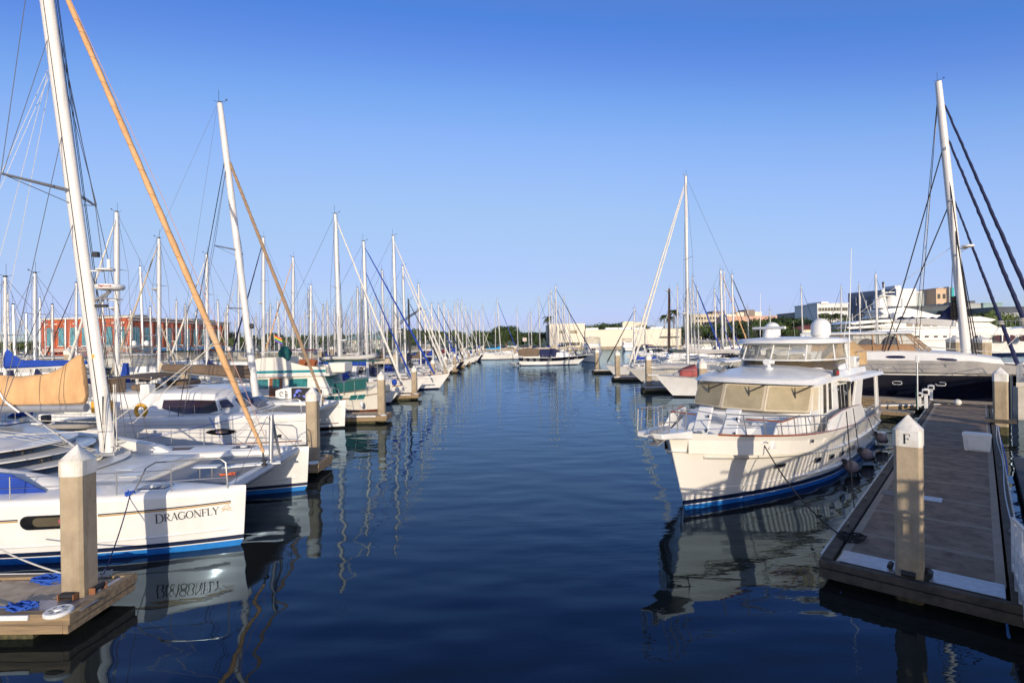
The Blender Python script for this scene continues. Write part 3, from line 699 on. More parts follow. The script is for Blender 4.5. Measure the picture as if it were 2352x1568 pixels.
# ================================================================== piles, finger docks, dock F, pier, gangway
def pile(x, y, top, w, rz, label, group=None, letter=False, cap_h=0.30, band=0.30):
    root = empty('dock_pile', (x, y, 0), rz)
    h = w / 2; c = w * 0.12
    poly = [(-h + c, -h), (h - c, -h), (h, -h + c), (h, h - c), (h - c, h), (-h + c, h), (-h, h - c), (-h, -h + c)]
    zb = top - cap_h - band
    m1 = MB(); m1.prism(poly, 0.45, zb + .02); obj('shaft', m1, concrete, root)
    m1 = MB(); m1.prism([(a * 1.0, b * 1.0) for a, b in poly], -1.5, 0.45); obj('waterline_growth', m1, weed, root)
    e = 1.05; m1 = MB(); r0 = [Vector((a * e, b * e, zb)) for a, b in poly]; r1 = [Vector((a * e, b * e, zb + band)) for a, b in poly]; r2 = [Vector((a * .04, b * .04, top)) for a, b in poly]
    m1.loft([r0, r1]); m1.loft([r1, r2]); cp = obj('cap', m1, capwhite, root)
    tag(root, label, 'dock pile', group)
    return root, cp
def glyph_stroke(mb, pts, w, M, th=0.004):
    # a flat stroke: pts in letter units, w widths, M maps (x, y) to space, returns nothing
    n = len(pts); L = []; Rr = []
    ws = w if isinstance(w, (list, tuple)) else [w] * n
    for i, p in enumerate(pts):
        a = pts[max(0, i - 1)]; b = pts[min(n - 1, i + 1)]; d = Vector((b[0] - a[0], b[1] - a[1])); d.normalize(); q = Vector((-d.y, d.x)) * ws[i] / 2
        L.append((p[0] + q.x, p[1] + q.y)); Rr.append((p[0] - q.x, p[1] - q.y))
    for i in range(n - 1):
        qd = [L[i], L[i + 1], Rr[i + 1], Rr[i]]
        mb.add([M(*q) for q in qd], [(0, 1, 2, 3)])
def arc(cx, cy, rx, ry, a0, a1, n=14): return [(cx + rx * math.cos(R(lerp(a0, a1, i / n))), cy + ry * math.sin(R(lerp(a0, a1, i / n)))) for i in range(n + 1)]
T, N_ = 0.15, 0.055     # thick and thin stroke of the roman letters, in cap heights
def sf(x, y, w=.2): return ([(x - w, y), (x + w, y)], N_)
GL = {
    'F': (.62, [([(.14, 0), (.14, 1)], T), ([(.02, .975), (.56, .975)], N_), ([(.14, .52), (.44, .52)], N_), sf(.14, .025, .14), ([(.555, 1), (.575, .78)], N_), ([(.44, .62), (.45, .42)], N_)]),
    'D': (.86, [([(.16, 0), (.16, 1)], T), ([(.02, .975)] + [(.32, .975)] + arc(.38, .5, .40, .475, 88, -88, 16) + [(.02, .025)], [N_, N_] + [N_ + (T - N_) * math.sin(PI * i / 16) for i in range(17)] + [N_])]),
    'R': (.80, [([(.15, 0), (.15, 1)], T), ([(.02, .975), (.30, .975)] + arc(.34, .74, .26, .235, 85, -85, 12) + [(.15, .505)], [N_, N_] + [N_ + (T - N_) * math.sin(PI * i / 12) for i in range(13)] + [N_]), sf(.15, .025, .14), ([(.34, .5), (.62, .08), (.86, -.04)], [T * .8, T * .9, N_])]),
    'A': (.82, [([(.10, 0), (.42, 1.02)], N_), ([(.42, 1.02), (.73, 0)], T), ([(.22, .36), (.60, .36)], N_), sf(.10, .025, .11), sf(.73, .025, .13)]),
    'G': (.90, [(arc(.46, .5, .40, .49, 48, 335, 20), [N_ + (T - N_) * max(0, math.sin(PI * i / 20)) for i in range(21)]), ([(.80, .45), (.80, .05)], T * .9), ([(.62, .45), (.90, .45)], N_), ([(.76, .98), (.76, .74)], N_)]),
    'O': (.92, [(arc(.45, .5, .38, .48, 90, 450, 28), [N_ + (T - N_) * abs(math.sin(PI * 2 * i / 28)) for i in range(29)])]),
    'N': (.92, [([(.14, 0), (.14, 1)], N_), ([(.10, 1), (.78, 0)], T), ([(.78, 0), (.78, 1)], N_), sf(.14, .025, .12), sf(.10, .975, .10), sf(.78, .975, .12)]),
    'L': (.64, [([(.15, 0), (.15, 1)], T), ([(.02, .025), (.56, .025)], N_), sf(.15, .975, .14), ([(.56, .02), (.60, .24)], N_)]),
    'Y': (.78, [([(.06, 1), (.38, .46)], T), ([(.72, 1), (.38, .46)], N_), ([(.38, .48), (.38, 0)], T), sf(.38, .025, .13), sf(.08, .975, .12), sf(.70, .975, .10)]),
}
SANS = {
    'R': (.6, [[(.05, 0), (.05, .7), (.4, .7), (.5, .6), (.5, .42), (.4, .34), (.05, .34)], [(.25, .34), (.5, 0)]]),
    'a': (.5, [[(.08, .48), (.35, .5), (.4, .4), (.4, 0)], [(.4, .3), (.1, .25), (.08, .06), (.35, .04), (.4, .15)]]),
    'y': (.5, [[(.04, .5), (.22, .02)], [(.4, .5), (.14, -.2), (.02, -.2)]]),
    'm': (.75, [[(.06, 0), (.06, .5)], [(.06, .42), (.2, .5), (.32, .42), (.32, 0)], [(.32, .42), (.48, .5), (.6, .42), (.6, 0)]]),
    'r': (.35, [[(.06, 0), (.06, .5)], [(.06, .38), (.28, .5)]]), 'i': (.2, [[(.08, 0), (.08, .5)], [(.08, .62), (.08, .7)]]),
    'n': (.5, [[(.06, 0), (.06, .5)], [(.06, .42), (.25, .5), (.38, .42), (.38, 0)]]), 'e': (.5, [[(.06, .26), (.4, .26), (.36, .46), (.12, .46), (.06, .26), (.1, .04), (.38, .06)]]),
    'N': (.7, [[(.06, 0), (.06, .7), (.5, 0), (.5, .7)]]), 'I': (.25, [[(.08, 0), (.08, .7)]]), 'X': (.65, [[(.04, 0), (.5, .7)], [(.04, .7), (.5, 0)]]), 'Y': (.6, [[(.04, .7), (.26, .35), (.26, 0)], [(.48, .7), (.26, .35)]]),
    'M': (.8, [[(.06, 0), (.06, .7), (.33, .2), (.6, .7), (.6, 0)]]), 'S': (.6, [[(.45, .62), (.25, .7), (.08, .55), (.42, .2), (.25, 0), (.05, .1)]]), 'T': (.6, [[(.02, .7), (.5, .7)], [(.26, .7), (.26, 0)]]), 'O': (.65, [arc(.28, .35, .22, .35, 0, 360, 12)]), 'P': (.6, [[(.06, 0), (.06, .7), (.42, .7), (.48, .55), (.42, .36), (.06, .36)]]),
}
def sans(mb, text, M, size, w=.09):
    x = 0
    for ch in text:
        if ch == ' ': x += .35; continue
        adv, st = SANS[ch]
        for s_ in st: glyph_stroke(mb, [((x + p[0]) * size, p[1] * size) for p in s_], w * size, M)
        x += adv
    return x * size

# left row of piles and finger docks, at right angles to the fairway
left_piles = []
LP = [(184, 1362, 1020, 'tall white capped concrete pile nearest on the left, in front of the lettered catamaran'),
      (720, 1058, 888, 'concrete pile with white cap at the bow of the second catamaran'),
      (877, 948, 852, 'concrete pile beside the green trimmed trawler bow'),
      (952, 903, 839, 'concrete pile right of the furled blue jib, fourth from the camera in the left row'),
      (995, 880, 822, 'fifth concrete pile of the left row along the fairway'),
      (1024, 866, 812, 'sixth concrete pile of the left row'),
      (1045, 856, 809, 'seventh concrete pile of the left row'),
      (1062, 848, 806, 'eighth concrete pile of the left row'),
      (1077, 842, 804, 'ninth concrete pile of the left row'), (1089, 837, 802, 'tenth concrete pile of the left row'), (1100, 833, 800, 'eleventh concrete pile of the left row'), (1109, 829, 799, 'twelfth and farthest concrete pile of the left row')]
YS = [10.72, 22.6, 36.5, 50.5, 64, 77.5, 91, 104.5, 118, 131.5, 145, 158]
for i, (px, yb, yt, lb) in enumerate(LP):
    Y = YS[i]; x = P(px, yb, Y).x; top = P(px, yt, Y).z if i < 4 else 3.35
    rp, cp = pile(x, Y, top, 0.46 if i < 2 else .48, 0, lb, 'concrete piles along the left fingers')
    left_piles.append((x, Y))
def finger(x0, x1, y0, y1, label, group, mats=(dockslab, dockwood), z=0.5, name='finger_dock', corner=True, detail=False):
    root = empty(name, (0, 0, 0))
    m1 = MB(); L = x1 - x0
    ns = max(2, int(L / 2.4))
    for i in range(ns): m1.box((x0 + L * (i + .5) / ns, (y0 + y1) / 2, z - 0.05), (L / ns - .03, y1 - y0 - .44, 0.1))
    obj('deck_slab', m1, mats[0], root, bev=0.01)
    m1 = MB()
    for yy in (y0 + .09, y1 - .09): m1.box((x0 + L / 2, yy, z - .06), (L, .17, .2)); m1.box((x0 + L / 2, yy + (-.02 if yy < (y0 + y1) / 2 else .02), z - .245), (L, .13, .16))
    m1.box((x1 + .07, (y0 + y1) / 2, z - .06), (.14, y1 - y0 + .0, .21)); m1.box((x1 + .05, (y0 + y1) / 2, z - .25), (.1, y1 - y0 - .02, .16))
    obj('side_board', m1, mats[1], root, bev=0.01)
    m1 = MB(); m1.box((x0 + L / 2 - .4, (y0 + y1) / 2, z - .5), (L - .6, y1 - y0 - .35, .5)); obj('float', m1, weed, root)
    m1 = MB()
    for yy, s_ in ((y0, -1), (y1, 1)): m1.box((x0 + L / 2 - .3, yy + s_ * .02, z + .0), (L - .6, .05, .09))
    obj('rub_strip', m1, whiteplastic, root, bev=.01)
    tag(root, label, 'dock', group); return root
for i, (x, Y) in enumerate(left_piles):
    ord_ = ['nearest finger dock of the left row with blue ropes lying on it', 'second finger dock, at the bow of the second catamaran', 'finger dock in front of the green trimmed trawler', 'fourth finger dock from the camera on the left', 'fifth finger dock from the camera on the left',
            'sixth finger dock on the left', 'seventh finger dock on the left', 'eighth finger dock on the left', 'ninth finger dock on the left', 'tenth finger dock on the left', 'eleventh finger dock on the left', 'twelfth, farthest finger dock on the left'][i]
    f_ = finger(-21.5, x + .42, Y - .93, Y + .85, ord_, 'finger docks of the left row')
    if i == 0:
        m1 = MB(); m1.box((x + .05, Y - .52, .512), (1.15, .42, .012)); m1.box((x + .38, Y + .1, .512), (.2, 1.3, .014)); obj('corner_plate', m1, galv, f_)
        for dx, dy, rz in ((0.02, -.32, 0), (.33, .05, PI / 2)):
            m2 = MB(); c = V(x + dx, Y + dy, .6); a = V(math.cos(rz), math.sin(rz), 0); m2.tube([c - a * .13, c + a * .13], .055, 10); ro = obj('pile_roller', m2, rubber, f_)
            m2 = MB(); m2.box(c - a * .15 - V(0, 0, .03), (.02, .12, .14), rz); m2.box(c + a * .15 - V(0, 0, .03), (.02, .12, .14), rz); obj('bracket', m2, mat('rusty_steel', (.25, .1, .04), .8), ro)
        # corner wheel bumper as a thick disc with raised hub; its shaded holes are painted-on grey discs
        m2 = MB(); wc = V(x + .30, Y - .86, .54)
        n = 28; rings = []
        for r_, z_ in ((.20, -.03), (.23, 0.0), (.23, .04), (.21, .06), (.17, .057), (.07, .057), (.06, .08), (.0, .085)): rings.append([wc + V(max(r_, .001) * math.cos(2 * PI * k / n), max(r_, .001) * math.sin(2 * PI * k / n), z_) for k in range(n)])
        m2.loft(rings); wh = obj('corner_wheel', m2, whiteplastic, f_)
        for k in range(7): a_ = 2 * PI * k / 7; m2 = MB(); m2.lathe([(.001, .058), (.032, .058), (.032, .062), (.001, .062)], wc + V(.125 * math.cos(a_), .125 * math.sin(a_), 0), 10); obj('hole_shade_disc', m2, mat('shade_grey', (.25, .24, .22), .8), wh)
    elif i < 4:
        m2 = MB(); m2.lathe([(.001, -.02), (.2, -.02), (.22, .02), (.18, .06), (.001, .07)], (x + .3, Y - .8, .54), 16); obj('corner_wheel', m2, whiteplastic, f_)
# ropes on the first finger
def coil(name, c, r_, material, label, n=5, flat=True, rr=.014, seed=1, elong=1.6, ang=0.0):
    rnd = random.Random(seed); pts = []
    for i in range(n * 14):
        a = i * 2 * PI / 14 + rnd.uniform(-.15, .15); k = r_ * (0.45 + .55 * abs(math.sin(i * .37 + seed))) * rnd.uniform(.85, 1.1)
        x_, y_ = math.cos(a) * k * elong, math.sin(a) * k
        pts.append((c[0] + x_ * math.cos(ang) - y_ * math.sin(ang), c[1] + x_ * math.sin(ang) + y_ * math.cos(ang), c[2] + rr + rnd.uniform(0, .09) + .03 * math.sin(i)))
    m1 = MB(); m1.tube(pts, rr, 6); return tag(obj(name, m1, material), label, 'rope')
p = G(52, 1398, .5); coil('rope_coil', p, .17, ropeblue, 'bunched blue rope tied near the camera end of the nearest finger dock', 6, rr=.017, seed=2)
p = G(118, 1335, .5); coil('rope_coil', p, .17, ropeblue, 'long blue rope heap on the far side of the nearest finger dock', 6, rr=.016, seed=5, elong=2.4)
p = G(236, 1325, .5); coil('rope_coil', p, .12, ropewhite, 'small white rope heap behind the nearest left pile', 5, rr=.012, seed=8)
m1 = MB(); a = G(52, 1398, .5); m1.tube([a + V(.1, 0, .08), a + V(-.35, -.02, .05), a + V(-.9, .05, .08), a + V(-1.6, .05, .06)], .014, 6); m1.tube([a, a + V(-.2, -.3, .02), a + V(-.45, -.62, -.25), a + V(-.9, -.9, -.45)], .012, 6)
tag(obj('mooring_line', m1, ropeblue), 'blue mooring line leading off the nearest finger to the left edge', 'rope')

# main walkway of the left marina, behind the boats
m1 = MB(); m1.box((-22.9, 80, .42), (2.7, 175, .12)); wk = empty('main_walkway'); obj('deck_slab', m1, dockslab, wk)
m1 = MB(); m1.box((-22.9, 80, .15), (2.3, 175, .42)); obj('float', m1, weed, wk); tag(wk, 'long main walkway of the left marina running behind the boats', 'dock')
m1 = MB(); m1.box((-66, 90, .42), (2.7, 150, .12)); wk = empty('main_walkway'); obj('deck_slab', m1, dockslab, wk)
m1 = MB(); m1.box((-66, 90, .15), (2.3, 150, .42)); obj('float', m1, weed, wk); tag(wk, 'second long walkway farther left behind the masts', 'dock')

# dock F
FU, FN = V(.663, .749, 0).normalized(), V(.749, -.663, 0).normalized()
FO = G(1884, 1282, .5); FO.z = 0
FA = math.atan2(FU.y, FU.x)
def fp(u, n, z=0.0): return FO + FU * u + FN * n + V(0, 0, z)
root = empty('main_dock', FO, FA)
W_, L_ = 3.35, 35.6      # local x along the dock, local y = minus FN
m1 = MB(); seg = 2.35; k = int(L_ / seg)
for i in range(k):
    if i == 0: m1.box((.88 + (seg - .88) / 2, -W_ / 2, .45), (seg - .88 - .02, W_ - .56, .1))
    else: m1.box((seg * (i + .5), -W_ / 2, .45), (seg - .03, W_ - .56, .1))
obj('deck_slab', m1, dockslab_brown, root, bev=.012)
m1 = MB()
for i in range(1, k):
    for s_ in (-1, 1): m1.box((seg * i + s_ * .055, -W_ / 2, .5015), (.07, W_ - .58, .006))
for yy in (-.36, -W_ + .36): m1.box((L_ / 2 + .3, yy, .5022), (L_ - .8, .16, .007))
obj('slab_joint', m1, jointmat, root)
m1 = MB()
for yy, s_ in ((-.12, 1), (-W_ + .12, -1)):
    for i in range(10): m1.box((L_ * (i + .5) / 10, yy, .46), (L_ / 10 - .02, .22, .17)); m1.box((L_ * (i + .5) / 10, yy + s_ * .05, .27), (L_ / 10 - .015, .10, .18))
m1.box((-.05, -W_ / 2, .44), (.18, W_, .15)); m1.box((-.10, -W_ / 2, .25), (.12, W_, .20)); m1.box((L_ + .05, -W_ / 2, .44), (.15, W_, .15))
obj('side_board', m1, darkwood, root, bev=.012)
m1 = MB(); m1.box((L_ / 2, .02, .50), (L_ - .5, .05, .09)); m1.box((L_ / 2 + .3, -W_ - .02, .50), (L_ - .5, .04, .08)); obj('rub_strip', m1, mat('rub_strip_worn', (.55, .53, .5), .7, var=.3, vscale=5), root, bev=.01)
m1 = MB()
for i in range(k): m1.box((seg * (i + .5) + .1, -W_ / 2, .05), (seg * .86, W_ - .7, .62))
obj('float', m1, weed, root)
m1 = MB(); m1.box((.46, -.83, .512), (.74, 1.02, .014)); m1.box((.46, -W_ + .87, .512), (.74, 1.14, .014)); obj('tread_plate', m1, galv, root, bev=.004)
m1 = MB(); m1.box((6.9, -1.52, .510), (.55, .62, .012)); obj('tread_plate', m1, galv, root); m1 = MB(); m1.box((6.9, -.75, .510), (.62, .8, .010)); obj('tread_plate', m1, mat('plate_worn', (.13, .13, .13), .6), root)
m1 = MB(); m1.box((24, -1.4, .51), (.5, 1.9, .012)); obj('tread_plate', m1, mat('plate_worn', (.13, .13, .13), .6), root)
for (a_, b_) in ((2.6, -.12), (5.4, -.12), (9.2, -.12), (15, -.12), (4.4, -W_ + .12), (13, -W_ + .12)):
    m1 = MB(); m1.tube([(a_ - .16, b_, .60), (a_ - .08, b_, .615), (a_ + .08, b_, .615), (a_ + .16, b_, .60)], [.015, .024, .024, .015], 8); m1.tube([(a_ - .05, b_, .54), (a_ - .05, b_, .61)], .018, 6); m1.tube([(a_ + .05, b_, .54), (a_ + .05, b_, .61)], .018, 6); obj('cleat', m1, darkmetal, root)
tag(root, 'wide brown slabbed floating dock at the right with the F pile at its end', 'dock')
fpx = G(2090, 1318, .5)
ft = P(2082, 952, fpx.y).z
FPR, fcap = pile(fpx.x, fpx.y, ft, .47, FA - PI / 2, 'tall concrete pile with white cap lettered F at the wide dock near end', cap_h=.30, band=.33)
m1 = MB(); adv, st = GL['F']
for pts, w in st: glyph_stroke(m1, pts, w, lambda a, b: V(-.07 + a * .2, -.47 / 2 * 1.05 - .004, ft - .63 + .06 + b * .2))
obj('letter', m1, blacktext, fcap)
for (a_, b_, rz) in ((-.33, 0, 0), (.33, 0, 0), (0, -.3, PI / 2)):
    m2 = MB(); c = V(a_, b_, .6); a = V(math.sin(rz), math.cos(rz), 0); m2.tube([c - a * .12, c + a * .12], .055, 10); obj('pile_roller', m2, rubber, FPR)
px_ = G(2299, 997, .0)
_r, _c = pile(px_.x, px_.y, P(2297, 843, px_.y).z, .62, FA - PI / 2, 'square concrete pile with white cap between the wide dock and the right edge', cap_h=.36, band=.40)
m1 = MB(); m1.box((0, 0, .75), (1.25, .9, .16)); obj('pile_guide', m1, darkwood, _r)
# narrow blue tube pile next to it
m1 = MB(); q = P(2319, 900, 31); m1.tube([(q.x, q.y, -1), (q.x, q.y, P(2318, 862, q.y).z)], .14, 16); tag(obj('steel_pile', m1, navy), 'round dark blue pile just right of the square pile at the right edge', 'pile')
# T-head beyond, boxes, pedestals
root = empty('cross_dock', fp(L_ + .2, 0), FA)
m1 = MB(); m1.box((1.2, -1.5, .44), (2.3, 22, .12)); obj('deck_slab', m1, dockslab, root)
m1 = MB(); m1.box((.0, -1.5, .36), (.16, 22, .24)); m1.box((2.42, -1.5, .36), (.16, 22, .24)); obj('side_board', m1, dockwood, root)
m1 = MB(); m1.box((1.2, -1.5, .02), (2.1, 21.5, .6)); obj('float', m1, weed, root)
tag(root, 'sunlit cross dock at the far end of the wide dock, below the navy yacht', 'dock')
# second finger behind the trawler stern
root = empty('finger_dock', fp(29.0, -.2), FA)
m1 = MB(); m1.box((0, 6.8, .44), (1.2, 13, .12)); obj('deck_slab', m1, dockslab, root); m1 = MB(); m1.box((-.66, 6.8, .38), (.12, 13, .22)); m1.box((.66, 6.8, .38), (.12, 13, .22)); obj('side_board', m1, dockwood, root); m1 = MB(); m1.box((0, 6.8, .05), (1.0, 12.6, .5)); obj('float', m1, weed, root)
tag(root, 'narrow finger dock behind the stern of the white trawler yacht', 'dock')
# small timber steps on that finger behind the trawler
root = empty('timber_stack', fp(29.0, -3.2, .5), FA)
for i in range(5): m1 = MB(); m1.box((0, 0, .08 + i * .16), (.9 - .04 * i, 1.9 - .1 * i, .13)); obj('plank_layer', m1, dockwood, root, bev=.01)
tag(root, 'stack of weathered timber on the finger behind the trawler stern', 'timber stack')
def dock_box(pos, rz, L, D, H, label):
    root = empty('dock_box', pos, rz)
    m1 = MB(); t = .86
    m1.loft([[V(-L / 2 * t, -D / 2 * t, 0), V(L / 2 * t, -D / 2 * t, 0), V(L / 2 * t, D / 2 * t, 0), V(-L / 2 * t, D / 2 * t, 0)], [V(-L / 2 * .97, -D / 2 * .97, H * .82), V(L / 2 * .97, -D / 2 * .97, H * .82), V(L / 2 * .97, D / 2 * .97, H * .82), V(-L / 2 * .97, D / 2 * .97, H * .82)]])
    obj('body', m1, whiteplastic, root, bev=.02)
    m1 = MB(); m1.box((0, 0, H * .88), (L, D, H * .13)); m1.loft([[V(-L / 2 * .98, -D / 2 * .98, H * .945), V(L / 2 * .98, -D / 2 * .98, H * .945), V(L / 2 * .98, D / 2 * .98, H * .945), V(-L / 2 * .98, D / 2 * .98, H * .945)], [V(-L / 2 * .85, -D / 2 * .8, H), V(L / 2 * .85, -D / 2 * .8, H), V(L / 2 * .85, D / 2 * .8, H), V(-L / 2 * .85, D / 2 * .8, H)]])
    obj('lid', m1, whiteplastic, root, bev=.015)
    m1 = MB(); m1.slab([V(-L * .28, -D / 2 * .93, H * .1), V(L * .28, -D / 2 * .93, H * .1), V(L * .34, -D / 2 * .965, H * .7), V(-L * .34, -D / 2 * .965, H * .7)], (0, -.02, 0)); obj('front_panel', m1, whiteplastic, root, bev=.008)
    tag(root, label, 'dock box'); return root
bp_ = G(2244, 1034, .5)
dock_box(bp_ + V(0, 0, .0), FA - PI / 2 + .0, .95, .6, .75, 'white plastic dock box on the right edge of the wide dock')
q = G(2092, 906, .5); dock_box(q, FA - PI / 2 - .1, 2.0, .85, .78, 'long white dock box on the cross dock beside the light pole')
def pedestal(pos, h, label, w=.28):
    root = empty('power_pedestal', pos, FA); m1 = MB(); m1.box((0, 0, h / 2), (w * .7, w * .7, h)); obj('post', m1, whiteplastic, root, bev=.02)
    m1 = MB(); m1.box((0, 0, h * .82), (w * 1.25, w * 1.4, h * .3)); o = obj('meter_box', m1, whiteplastic, root, bev=.02)
    m1 = MB(); m1.box((-w * .66, 0, h * .82), (.02, w * .9, h * .16)); obj('meter_window', m1, darkglass, o)
    tag(root, label, 'power pedestal')
pedestal(G(2127, 938, .5), 1.35, 'white power pedestal at the far left corner of the wide dock')
pedestal(G(2112, 934, .5), 1.0, 'shorter white water pedestal beside the light pole')
pedestal(G(2139, 918, .5), 1.15, 'white pedestal on the cross dock end, right of the light pole')
root = empty('dock_light_pole', G(2108, 940, .5), FA); z_ = P(2104, 826, root.location.y).z - .5
m1 = MB(); m1.tube([(0, 0, 0), (0, 0, z_)], .045, 8); obj('pole', m1, galv, root); m1 = MB(); m1.box((0, 0, z_ + .02), (.26, .2, .46)); obj('lamp_head', m1, whiteplastic, root, bev=.03)
m1 = MB(); m1.tube([(0, .05, 0), (0, .05, 1.5)], .05, 8); obj('conduit', m1, canvasgreen, root)
tag(root, 'thin steel light pole with small white lamp at the far end of the wide dock', 'light pole')
# hose along the right edge of dock F
m1 = MB(); pts = [fp(u, W_ - .06 + .035 * math.sin(u * .55), .535) for u in [4.5 + .5 * i for i in range(58)]]
m1.tube(pts, .02, 6); tag(obj('water_hose', m1, mat('hose_pale_blue', (.42, .5, .6), .5)), 'pale blue hose running along the right edge of the wide dock', 'hose')
m1 = MB(); pts = [fp(u, W_ + .06 + .03 * math.sin(u * .5), .50) for u in [12 + .5 * i for i in range(46)]]
m1.tube(pts, .02, 6); tag(obj('shore_cable', m1, ropeblue), 'blue shore power cord beside the pale hose on the wide dock', 'cable')
m1 = MB(); m1.tube([fp(4.5, W_ + .35, .3), fp(7, W_ + .33, .32)], .09, 10); m1.tube([fp(1.0, W_ + .30, .28), fp(4.0, W_ + .3, .3)], .10, 10)
tag(obj('edge_fender', m1, mat('fender_blue_grey', (.06, .10, .2), .5)), 'blue grey fender tube hung along the right side of the wide dock', 'fender')
# rope on dock F by the trawler line
p = G(1955, 1238, .5); coil('rope_coil', p, .26, ropeblack, 'black mooring rope coiled on the wide dock left of the F pile', 5, rr=.02, seed=3, elong=1.3, ang=.3)

# pier behind and right of the camera, whose railing throws the striped shadow
PD, P2 = 3.65, 4.2
pu, pn = V(.58, .815, 0).normalized(), V(.815, -.58, 0).normalized()
pa = V(9.2, -4.5, 0)
root = empty('fishing_pier')
m1 = MB(); m1.prism([tuple((pa - pu * 4)[:2]), tuple((pa + pu * 25)[:2]), tuple((pa + pu * 25 + pn * 5)[:2]), tuple((pa - pu * 4 + pn * 5)[:2])], P2 - .35, P2)
m1.prism([(-3, -7), (12.5, -7), (12.5, -1.3), (-3, -1.3)], PD - .36, PD - .005)
obj('deck', m1, piercon, root)
m1 = MB()
for i in range(5):
    for w in (1.2, 4.4): q = pa + pu * (2 + i * 5) + pn * w; m1.box((q.x, q.y, (PD - .35) / 2 - 1), (.45, .45, PD - .35 + 2), math.atan2(pu.y, pu.x))
for q in ((-2, -2), (7, -2), (-2, -6), (7, -6)): m1.box((q[0], q[1], 0.8), (.45, .45, PD + .8))
obj('support_pile', m1, concrete, root)
m1 = MB(); m2 = MB(); m3 = MB()
def railrun(a, b, sp=.31):
    L = (b - a).length; d = (b - a).normalized(); an = math.atan2(d.y, d.x)
    for z in (.12, .98): m1.box((a + b) / 2 + V(0, 0, P2 + z), (L, .09, .12), an)
    n = int(L / sp)
    for i in range(n + 1): m2.box(a + d * (L * i / n) + V(0, 0, P2 + .55), (.09, .04, .8), an)
    for i in range(int(L / 2.4) + 1): m3.box(a + d * min(L, i * 2.4) + V(0, 0, P2 + .5), (.16, .12, 1.0), an)
railrun(pa - pu * 1 + pn * .1, pa + pu * 24.6 + pn * .1)
for z in (.34, .62, .83, 1.46): m1.box((10.22, -1.36, PD + z), (1.0, .05, .06))
for x_ in (10.22,): m3.box((x_, -1.36, PD + .73), (.13, .1, 1.46))
o = obj('railing', m1, galv, root); obj('picket', m2, galv, o); obj('post', m3, galv, o)
tag(root, 'high concrete pier with picket railing running beside the wide dock', 'pier')
# gangway with white rails at the lower right
root = empty('gangway')
a, b = P(2309, 1312, 11.0), P(2352, 1474, 5.9)
d = (b - a).normalized(); a = a + V(.12, -.05, 0); b = b + V(.12, -.05, 0); up = V(0, 0, 1); side = V(.749, -.663, 0)
b2 = b + d * 2.2
m1 = MB(); m1.slab([a, b2, b2 + side * 1.3, a + side * 1.3], (0, 0, -.12)); obj('walkway', m1, galv, root)
for s_ in (0, 1.3):
    m1 = MB(); o_ = side * s_; L = (b2 - a).length; n = 7
    m1.tube([a + o_ + up * 1.12, b2 + o_ + up * 1.12], .035, 8); m1.tube([a + o_ + up * .62, b2 + o_ + up * .62], .025, 8); m1.tube([a + o_ + up * .15, b2 + o_ + up * .15], .03, 8)
    rl = obj('handrail', m1, mat('painted_aluminium', (.62, .63, .64), .35, metal=.3), root)
    m1 = MB()
    for i in range(n): q = a.lerp(b2, i / (n - 1)) + o_; m1.box(q + up * .48, (.06, .06, 1.3), math.atan2(d.y, d.x))
    obj('post', m1, mat('painted_aluminium', (.62, .63, .64), .35, metal=.3), rl, bev=.008)
tag(root, 'aluminium gangway with tubular handrails at the lower right corner', 'gangway')
# low concrete platform with railing at the right edge, farther out
root = empty('concrete_platform'); q = P(2334, 878, 33); m1 = MB(); m1.prism([(q.x, 33), (q.x + 12, 33), (q.x + 24, 44), (q.x + 11.5, 44)], q.z - .3, q.z); m1.prism([(q.x + .3, 33.2), (q.x + .9, 33.2), (q.x + .9, 33.8), (q.x + .3, 33.8)], -1, q.z - .3); obj('deck', m1, piercon, root)
m1 = MB()
for i in range(5): r_ = V(q.x + .1 + i * 1.05, 33.05 + i * 1.0, q.z); m1.tube([r_, r_ + V(0, 0, 1.05)], .03, 6)
for z in (.35, .7, 1.05): m1.tube([V(q.x + .1, 33.05, q.z + z), V(q.x + .1 + 4.2, 37.05, q.z + z)], .025, 6); m1.tube([V(q.x + .1, 33.05, q.z + z), V(q.x + 6, 33.05, q.z + z)], .025, 6)
obj('railing', m1, greymetal, root); tag(root, 'grey concrete platform with pipe railing at the right edge', 'platform')
# floating dock seen behind the gangway
m1 = MB(); q = P(2352, 1215, 12.6); m1.box((q.x + 5.6, q.y + 3.0, .3), (4, 12, .3), FA - PI / 2); tag(obj('side_dock', m1, mat('dock_dark_grey', (.05, .055, .065), .8)), 'dark side dock behind the gangway rail at the right edge', 'dock')

